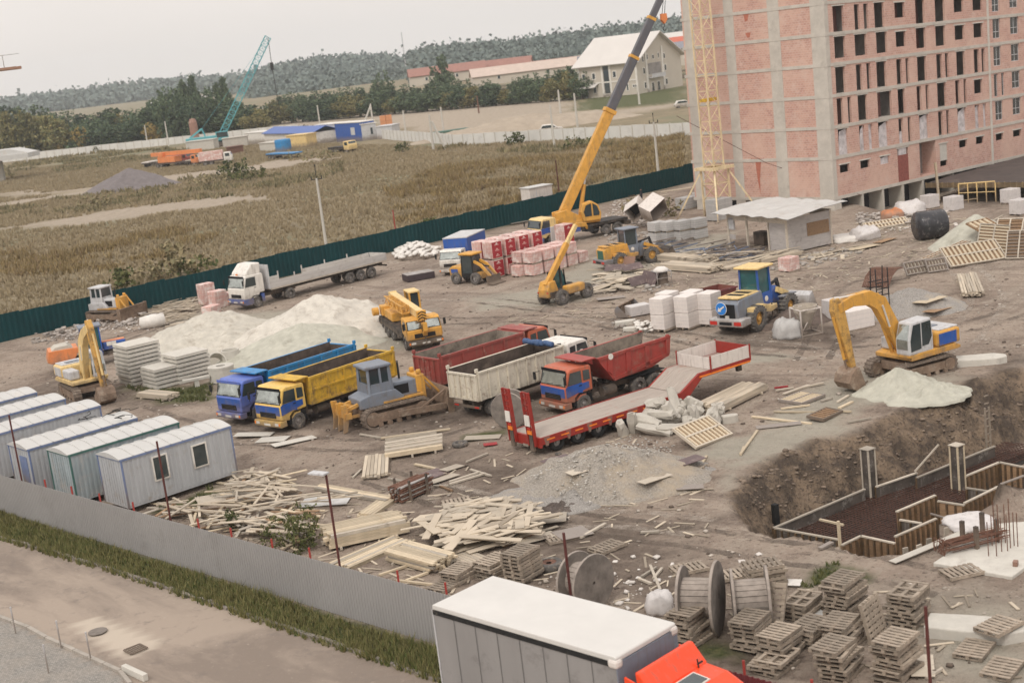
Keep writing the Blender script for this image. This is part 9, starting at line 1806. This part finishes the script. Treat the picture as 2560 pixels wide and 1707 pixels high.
for i,(a,c,lb,sd_,mt_) in enumerate([((310,710),(1050,395),'long concrete stained form wall along the far pit side',1,'c'),((1145,375),(1475,262),'far pit side form wall right of the tall column form',1,'c'),((1480,300),(2110,45),'far pit side form wall running up to the ladder post',1,'c'),((320,712),(835,805),'near left form wall partly behind the pit rim',-1,'c'),((865,850),(1020,775),'short angled form wall by the timber cross',-1,'wood3'),((1020,775),(1295,835),'near form wall between the angle and the corner',-1,'wood3'),((1300,780),(1632,635),'near form wall with ochre studs facing the camera',-1,'wood3'),((1312,578),(1625,445),'inner form wall above the nearest ochre one',-1,'wood3'),((1340,645),(1510,672),'short cross wall joining the two ochre walls',-1,'c'),((1650,492),(1862,525),'cross wall of the second bay',-1,'wood3'),((1866,508),(2160,365),'form wall of the second bay facing the camera',-1,'wood3'),((1870,290),(2150,175),'form wall of the third bay behind',-1,'wood3'),((1885,385),(2050,410),'short cross wall of the third bay',-1,'c'),((2150,175),(2352,215),'rust brown form wall at the right edge',-1,'wood3')]):
    formwall(J(*a),J(*c),lb,side=sd_,mt=mt_)
def grid(pl,z,st,r,label):
    b=MB(); c=np.array([(p[0],p[1]) for p in pl]); a=rad(33); ca,sa=math.cos(a),math.sin(a)
    for (dx,dy) in ((ca,sa),(-sa,ca)):
        nx_,ny_=-dy,dx; pr=c@np.array([nx_,ny_])
        for s in np.arange(pr.min(),pr.max(),st):
            xs_=[]
            for i in range(len(c)):
                p,q=c[i],c[(i+1)%len(c)]; sp,sq=p@np.array([nx_,ny_])-s,q@np.array([nx_,ny_])-s
                if sp*sq<0: k=sp/(sp-sq); m_=p+(q-p)*k; xs_.append(m_@np.array([dx,dy]))
            xs_.sort()
            for u,v in zip(xs_[::2],xs_[1::2]): b.bar((nx_*s+dx*u,ny_*s+dy*u,z+rk.uniform(-.015,.015)),(nx_*s+dx*v,ny_*s+dy*v,z+rk.uniform(-.015,.015)),r)
    return b
gp=[J(330,730,-2.2),J(1080,420,-2.2),J(1490,290,-2.2),J(2200,20,-2.2),J(2500,60,-2.2),J(2160,190,-2.2),J(1880,300,-2.2),J(1870,520,-2.2),J(1640,500,-2.2),J(1620,470,-2.2),J(1320,600,-2.2),J(1300,840,-2.2),J(1020,790,-2.2),J(860,850,-2.2)]
b=grid(gp,-2.15,.2,.03,''); RBM=mat('dark_rebar',(.075,.035,.024),.8,.4,4); one(b,'rebar_mat',RBM,'wide rusty rebar mat lying inside the pit forms','rebar'); b=grid(gp,-2.45,.2,.03,''); one(b,'rebar_mat',RBM,'lower layer of the rebar mat in the pit','rebar')
one(MB().prism([(p.x,p.y) for p in gp],-2.7,-2.6,'z'),'blinding_slab',mat('dark_wet_blinding',(.04,.035,.032),.8,.3,1,(.10,.08,.06),.3),'dark wet floor under the rebar mat','floor')
for (x,yb,yt,w_,lb) in [(1100,462,72,.42,'tall stained column form standing at the pit wall'),(1820,402,42,.42,'second tall column form with yellow edges'),(2000,1,1,0,'')]:
    if not w_: continue
    p=J(x,yb,-2.2); h=zat('J',x,yt,p)+2.3; t=thing('column_form',lb,'formwork',(p.x,p.y,-2.3),33,'column forms in the pit'); part(MB().b2(-w_/2,w_/2,-w_/2,w_/2,0,h),'form_box',M['dirtyform'],t); e=MB()
    for sx_ in(-1,1):
        for sy_ in(-1,1): e.box((sx_*w_/2,sy_*w_/2,h/2),(.07,.07,h+.02))
    part(e,'corner_battens',M['wood' if x>1500 else 'wood2'],t); part(MB().b2(-w_/2-.06,w_/2+.06,-w_/2-.06,w_/2+.06,h+.012,h+.05),'cap',M['wood2'],t)
pb=Z(6,2110,1480,-1.6); h=zat(6,2105,1225,pb); b=MB().bar((-.14,0,-1.),(-.14,0,h+1.6),.07).bar((.14,0,-1.),(.14,0,h+1.6),.07)
for k in range(9): b.bar((-.14,0,-.6+k*.38),(.14,0,-.6+k*.38),.05)
one(b,'ladder',M['pal'],'narrow wooden ladder form standing at the far pit wall','ladder',pb,30)
p=J(330,690,-1.9); one(MB().b2(-.12,.12,-.12,.12,-.6,.95),'stub_column',M['black'],'short black stub post at the far left pit corner','post',p,30)
p=J(848,840,-1.6); one(MB().b2(-.05,.05,-.05,.05,-1,.95),'timber_post',M['wood'],'upright post of the timber cross in the pit corner','post',p,30)
p=J(1460,255,-1.5); q=J(1655,35,-.3); one(MB().bar((0,0,0),q-p,.1,.06),'prop_board',M['wood2'],'long prop board leaning from the form to the far pit wall','board',p)
p=J(1590,600,-1.7); q=J(1835,670,-1.7); one(MB().tube((0,0,0),q-p,.05,8),'steel_prop',M['ggrey'],'grey steel prop lying between the form bays','prop',p); p=J(2160,360,-1.3); q=J(2352,290,-1.); one(MB().tube((0,0,0),q-p,.06,8),'steel_prop',M['lgrey'],'pale pipe running to the right from the second bay','prop',p)
for i,(x,y) in enumerate([(1385,925),(1575,850),(1720,760),(1500,900)]): p=J(x,y,-1.4); one(MB().b2(-.12,.12,-.03,.03,-1.2,.25),'prop_stake',M['wood2'],['grey stake standing before the near corner','grey stake behind the near corner','grey stake by the lying steel prop','grey stake between the two near corner stakes'][i],'stake',p,20,ry=rk.uniform(-8,8))
one(MB().bar((0,0,0),(-3.0,3.6,-.2),.04,.04).path([(0,0,0),(-.3,.9,-.5),(-.1,1.7,-.9)],.04,6),'bent_pipe',M['pwhite'],'thin white bent hose hanging on the pit slope','hose',Z(6,1600,1455,-1.2)) if 0 else one(MB().path([(0,0,0),(-.35,.8,.45),(-.45,1.5,.95),(-.7,1.9,1.3)],.045,6),'bent_pipe',M['pwhite'],'thin white bent pipe lying on the pit slope','pipe',Z(6,1600,1455,-1.9)+Vector((0,0,.15)))
# slab with starter bars
A_=Z(9,1730,735,.12); B_=Z(9,2270,830,.12); dv=Vector((math.cos(rad(44)),math.sin(rad(44)),0)); sl=[A_,B_,B_+dv*7.5,A_+dv*7.5]; t=thing('concrete_base_slab','pale concrete base slab with starter bars at the right edge','slab',(A_.x,A_.y,0),0); part(MB().prism([(p.x-A_.x,p.y-A_.y) for p in sl],-.6,.12,'z'),'slab',M['conc2'],t,bevel=.03)
b=MB()
for (x,y,h) in [(2110,690,1.4),(2165,690,1.5),(2135,620,1.3),(2200,660,1.4),(2240,655,1.5),(2260,635,1.5),(2285,620,1.4),(2310,625,1.4),(2180,600,1.6),(2225,600,1.6),(2150,560,1.5),(2255,560,1.6)]: p=Z(9,x,y,.12)-A_; b.tube((p.x,p.y,0),(p.x,p.y,h),.018,5)
part(b,'starter_bars',M['rustm'],t)
p=Z(9,1860,680,.14); q=Z(9,2250,590,.14); L_=(q-p).length; b=MB()
for i in range(40): y=rk.uniform(0,.7); z=rk.uniform(.05,.45)*(1-abs(y-.35)); b.tube((rk.uniform(-.15,.1),y,z),(L_+rk.uniform(-.2,.2),y+rk.uniform(-.1,.1),z+rk.uniform(0,.1)),.014,5)
for i in range(16): y=rk.uniform(0,.7); b.path([(0,y,rk.uniform(.1,.5)),(-.25+rk.uniform(-.1,.1),y+rk.uniform(-.2,.2),rk.uniform(.2,.6)),(-.3,y,.0)],.014,4)
one(b,'rebar_bundle',M['rustm'],'rusty rebar bundle lying on the pale base slab','rebar',p+Vector((0,0,.0)),ang(p,q))
for i,(x,y) in enumerate([(1935,600),(2030,640),(2070,540),(2168,590)]): p=Z(9,x,y,.12); one(MB().b2(-.07,.07,-.07,.07,0,.85),'rack_post',M['dark'],['black post left of the rebar bundle','black post before the rebar bundle','black post behind the rebar bundle','black post at the right of the rebar bundle'][i],'post',p,35)
p=Z(9,2295,755,.12); one(MB().box((0,0,.09),(.25,.16,.16)),'wood_block',M['rcab'],'small reddish block lying on the pale base slab','block',p,60)
bigbag('J',1960,740,.9,.28,'grey white tarpaulin heap behind the rebar bundle','whitewrap')
# worker by the fence
def person(loc,h,az,label):
    V=[(0,0,.95),(0,0,1.12),(0,0,1.35),(0,0,1.5),(0,0,1.58),(0,.0,1.72),(0,.1,.9),(.02,.12,.5),(0,.12,.08),(.14,.13,.03),(0,-.1,.9),(-.03,-.12,.5),(-.06,-.12,.08),(.08,-.13,.03),(0,.19,1.43),(.02,.25,1.16),(.12,.24,.92),(0,-.19,1.43),(.02,-.25,1.16),(.1,-.22,.92)]
    E_=[(0,1),(1,2),(2,3),(3,4),(4,5),(0,6),(6,7),(7,8),(8,9),(0,10),(10,11),(11,12),(12,13),(2,14),(14,15),(15,16),(2,17),(17,18),(18,19)]
    R_=[.14,.13,.16,.07,.06,.1,.095,.065,.045,.035,.095,.065,.045,.035,.065,.045,.035,.065,.045,.035]
    me_=bpy.data.meshes.new('person'); me_.from_pydata([Vector(v)*h/1.82 for v in V],E_,[]); o=bpy.data.objects.new('person',me_); COL.objects.link(o); o.location=loc; o.rotation_euler=(0,0,rad(az)); sm=o.modifiers.new('s','SKIN'); 
    for i,r in enumerate(R_): me_.skin_vertices[0].data[i].radius=(r,r) if me_.skin_vertices else (r,r)
    me_.skin_vertices[0].data[0].use_root=True; ss=o.modifiers.new('u','SUBSURF'); ss.levels=1; ss.render_levels=1; me_.materials.append(M['cloth']); tag(o,label,'person')
    k=h/1.82; part(MB().lathe([(.001,-.11),(.07,-.08),(.085,0),(.08,.07),(.001,.11)],(.012,0,1.70*k),'z',12),'head_skin',M['skin'],o,smooth=True); part(MB().lathe([(.097,.0),(.09,.07),(.05,.11),(.001,.12)],(0,0,1.73*k),'z',12),'dark_hat',M['cloth'],o)
import bmesh
def _skin_ok(): pass
p=Z('C',1595,440)
me_t=bpy.data.meshes.new('t'); 
try: person((p.x,p.y,hgt(p.x,p.y)),1.75,200,'person in black clothes standing by the green fence with arms down')
except Exception as ex:
    print('person fallback',ex)
# small rubble
r=np.random.default_rng(8); vs=[]
def bits(name,polys,n,s0,s1,m_,label,cat='rubble',up=.4):
    V=[];F=[]; base=np.array([(-1,-1,-.5),(1,-1,-.5),(1,1,-.5),(-1,1,-.5),(-.7,-.6,.5),(.8,-.7,.5),(.6,.8,.5),(-.8,.6,.5)])*.5; fq=np.array([(3,2,1,0),(4,5,6,7),(0,1,5,4),(1,2,6,5),(2,3,7,6),(3,0,4,7)]); k=0
    for pl in polys:
        Q=scatter(pl,n,.0 if pl is YD else None,.14,len(name)); 
        for x,y in Q:
            s=s0+(s1-s0)*r.random()**3; a=r.uniform(0,6.28); M_=np.array([[math.cos(a),-math.sin(a),0],[math.sin(a),math.cos(a),0],[0,0,1]]); sc=np.array([s,s*r.uniform(.4,1),s*r.uniform(.3,.8)]); v=(base+r.normal(0,.08,(8,3)))*sc@M_.T; v[:,0]+=x; v[:,1]+=y; v[:,2]+=(htop(x,y)-.03 if 'gravel' in name else hgt(x,y))+sc[2]*up; V.append(v); F.append(fq+8*k); k+=1
    o=bpy.data.objects.new(name,arrmesh(name,np.concatenate(V),np.concatenate(F),M[m_] if isinstance(m_,str) else m_,4)); COL.objects.link(o); tag(o,label,cat,kind='stuff')
YD=[(-34,78),(-25,70),(-3,47),(6,39),(13,33),(15,45),(9,49),(6,58),(9,66),(24,74),(36,78),(36,118),(22,140),(0,150),(-40,118)]
bits('loose_stones',[YD],1.3,.03,.22,leafmat('loose_stones_mix',(.13,.10,.085),(.40,.35,.29),(.60,.54,.47)),'small stones and lumps strewn over the yard')
bits('dark_clods',[YD],.6,.04,.24,mat('dark_clod',(.13,.10,.08),.95,.25,1),'dark clods of mud strewn over the yard')
bits('white_litter',[P('B',(120,640),(1000,400),(1300,420),(1250,560),(700,620),(250,720)),P('C',(1230,400),(1450,380),(1500,760),(1120,620)),P(9,(380,680),(560,670),(620,760),(420,770)),P('E',(0,600),(900,540),(1100,700),(400,760),(0,720)),P(8,(1400,700),(2300,700),(2300,1060),(1500,1060))],4,.04,.32,mat('white_litter_bits',(.62,.58,.54),.8,.25,.7,(.35,.3,.27),.35,.4),'white rubbish and plaster bits strewn in patches')
bits('rubbish_bank',[P('B',(100,640),(500,540),(1000,390),(1280,430),(1150,520),(820,560),(350,680)),P('E',(0,560),(500,540),(950,540),(900,640),(200,700),(0,660)),P('C',(1480,520),(1640,480),(1720,720),(1500,740))],10,.1,.55,mat('mixed_rubbish',(.36,.32,.29),.85,.5,.8,(.62,.58,.54),.4,.5),'bank of mixed rubbish and rubble along the fence and the columns',up=1.)
bits('gravel_stones',[P('I',(230,900),(560,880),(900,560),(1250,380),(1700,480),(1500,800),(1050,1120),(720,1130),(500,960))],42,.03,.13,leafmat('gravel_stones_mix',(.13,.12,.11),(.40,.38,.355),(.60,.57,.52)),'loose grey gravel stones over the spread heap',up=1.2)
bits('pit_clods',[[(9.0,56),(9.1,59.8),(11.5,62.8),(16,64.6),(20,67.8),(26,71.5),(30,74),(26,69.5),(20,65.5),(14,61.3),(10.6,58.4)]],17,.04,.26,mat('pit_clod',(.19,.145,.11),.95,.4,.9,(.34,.26,.18),.3,.6),'dark earth clods on the pit slope',up=.35)

def splint(pl,n,label):
    b=MB(); Q=scatter(pl,n)
    for x,y in Q: L_=RB.uniform(.25,1.1); b.box((x,y,hgt(x,y)+.03),(L_,RB.uniform(.04,.12),.03),rz=RB.uniform(0,180),ry=RB.uniform(-4,4))
    o=part(b,'wood_splinters',MATS2); tag(o,label,'splinters',kind='stuff')
MATS2=bpy.data.materials['mixed_timber']
bits('block_rubble',[P('C',(1130,780),(1750,760),(1800,1000),(2300,980),(2340,1080),(1500,1080),(1150,900)),P('D',(1300,1000),(2300,850),(2340,980),(1500,1180),(1000,1230)),P('B',(0,560),(330,600),(300,720),(0,700)),P('C',(900,1450),(1800,1560),(2000,1440),(1400,1360)),P('F',(180,600),(640,700),(600,790),(220,760))],5,.08,.55,mat('block_rubble_bits',(.36,.33,.30),.9,.35,.8,(.16,.11,.085),.35,.5),'broken block and scrap rubble strewn between the material stacks')
splint([(-16,62),(-8,64),(4,72),(8,62),(6,48),(2,44),(-6,48)],.8,'broken laths and splinters scattered on the ground near the timber stacks')
splint([(6,40),(14,36),(16,44),(10,48),(5,50)],.8,'splinters scattered on the ground around the pallet stacks')
splint([(-2,100),(20,98),(34,108),(40,125),(10,124)],1.0,'broken laths scattered on the far yard before the shed')

# ---------------- worn vehicle tracks pressed into the yard ----------------
def trackmat(nm,c,a0):
    m_=mat(nm,c,.95,.25,3,det=8); n=m_.node_tree.nodes; l=m_.node_tree.links.new; t=n.new('ShaderNodeTexCoord'); k=n.new('ShaderNodeTexNoise'); k.inputs['Scale'].default_value=.9; k.inputs['Detail'].default_value=8; k.inputs['Roughness'].default_value=.75; l(t.outputs['Object'],k.inputs[0]); r=n.new('ShaderNodeMapRange'); r.inputs[1].default_value=.42; r.inputs[2].default_value=.62; r.inputs[4].default_value=a0; l(k.outputs[0],r.inputs[0]); l(r.outputs[0],n['Principled BSDF'].inputs['Alpha']); return m_
TD=trackmat('pressed_dark_track',(.125,.098,.078),.72); TLt=trackmat('dusty_pale_track',(.43,.375,.32),.6)
TS=trackmat('street_wear_dark',(.22,.185,.155),.5); TS2=trackmat('street_wear_pale',(.45,.39,.33),.5)
def rut(pts,gap,w_,m_):
    c=[Z(*p) for p in pts]; q=[]
    for i in range(len(c)-1):
        p0=c[max(0,i-1)];p1=c[i];p2=c[i+1];p3=c[min(len(c)-1,i+2)]; n=max(2,int((p2-p1).length/.35))
        for j in range(n): t=j/n; q.append(.5*((2*p1)+(p2-p0)*t+(2*p0-5*p1+4*p2-p3)*t*t+(3*p1-p0-3*p2+p3)*t**3))
    b=MB()
    for sg in ((-1,1) if gap else (0,)):
        vs=[]
        for i,p in enumerate(q):
            d=(q[min(i+1,len(q)-1)]-q[max(i-1,0)]).normalized(); nn=Vector((-d.y,d.x,0)); ww=w_*(1+.25*n3(p.x,p.y,sg,2))
            for k in (-1,0,1): v=p+nn*(sg*gap/2+k*ww/2); vs.append((v.x,v.y,hgt(v.x,v.y)+.022))
        b.add(vs,[(3*i+k,3*i+k+1,3*i+k+4,3*i+k+3) for i in range(len(q)-1) for k in (0,1)])
    o=part(b,'vehicle_tracks',m_); tag(o,kind='structure')
for pts,gp_,w_,m_ in [
 ([(8,250,150),(8,900,340),(8,1500,430),(8,2352,560),(9,600,640),(9,1300,760),(9,1900,900)],1.9,.45,TD),
 ([(8,600,230),(8,1300,400),(8,2000,440),(9,200,500)],1.8,.5,TLt),
 ([(4,900,1240),(10,0,1010),(10,900,1110),(10,1700,1120),(5,900,1330)],1.9,.5,TD),
 ([(5,100,560),(5,700,640),(5,1300,620),(5,1800,640),(6,300,800),(6,900,860)],1.9,.5,TD),
 ([(5,0,430),(5,500,470),(5,1100,500),(5,1700,590),(6,200,760),(6,800,830),(6,1100,950)],1.9,.45,TLt),
 ([(4,400,900),(4,900,730),(4,1150,640)],1.9,.5,TD),([(6,700,800),(6,1300,780),(6,1900,700),(6,2352,560)],2.0,.55,TD),
 ([(6,900,900),(6,1200,420),(6,1500,330),(6,1700,150)],1.9,.45,TD),([(6,1900,800),(6,2100,500),(6,1950,300),(6,1700,200)],2.,.5,TLt),
 ([(5,1000,500),(5,1500,560),(5,1900,560)],1.8,.4,TD),]: rut(pts,gp_,w_,m_)
pile(P('C',(1000,1250),(1700,1250),(1800,1500),(1300,1540)),30,(.8,2.2),(.2,.8),('ply','wood2','wood3'),10,40,'bent board in the scrap heap')
pile(P('D',(-300,1010),(250,900),(900,1000),(1450,960),(900,1180),(0,1180)),60,(2,4),(.12,.22),('wood','wood2','wood3'),28,14,'board before the shed')
pile(P('E',(900,620),(1500,560),(1700,700),(1600,1100),(1250,1130)),24,(1,2.6),(.1,.3),('wood2','wood3'),40,40,'board in the right cluster')
if STUFF.v: o=bpy.data.objects['scattered_boards']; o.data=STUFF.mesh('scattered_boards',bpy.data.materials['mixed_timber'])
# ---------------- haze ----------------
hb=MB().b2(-2250,2250,-55,2300,-6,70); hm=bpy.data.materials.new('haze_air'); hm.use_nodes=True; hn=hm.node_tree; hn.nodes.clear(); ho=hn.nodes.new('ShaderNodeOutputMaterial'); hv=hn.nodes.new('ShaderNodeVolumePrincipled'); hv.inputs['Color'].default_value=(.88,.94,1,1); hv.inputs['Density'].default_value=.00016; hv.inputs['Anisotropy'].default_value=.2; hn.links.new(hv.outputs[0],ho.inputs['Volume'])
o=part(hb,'haze',hm); tag(o,'thin haze hanging over the whole site',kind='stuff')
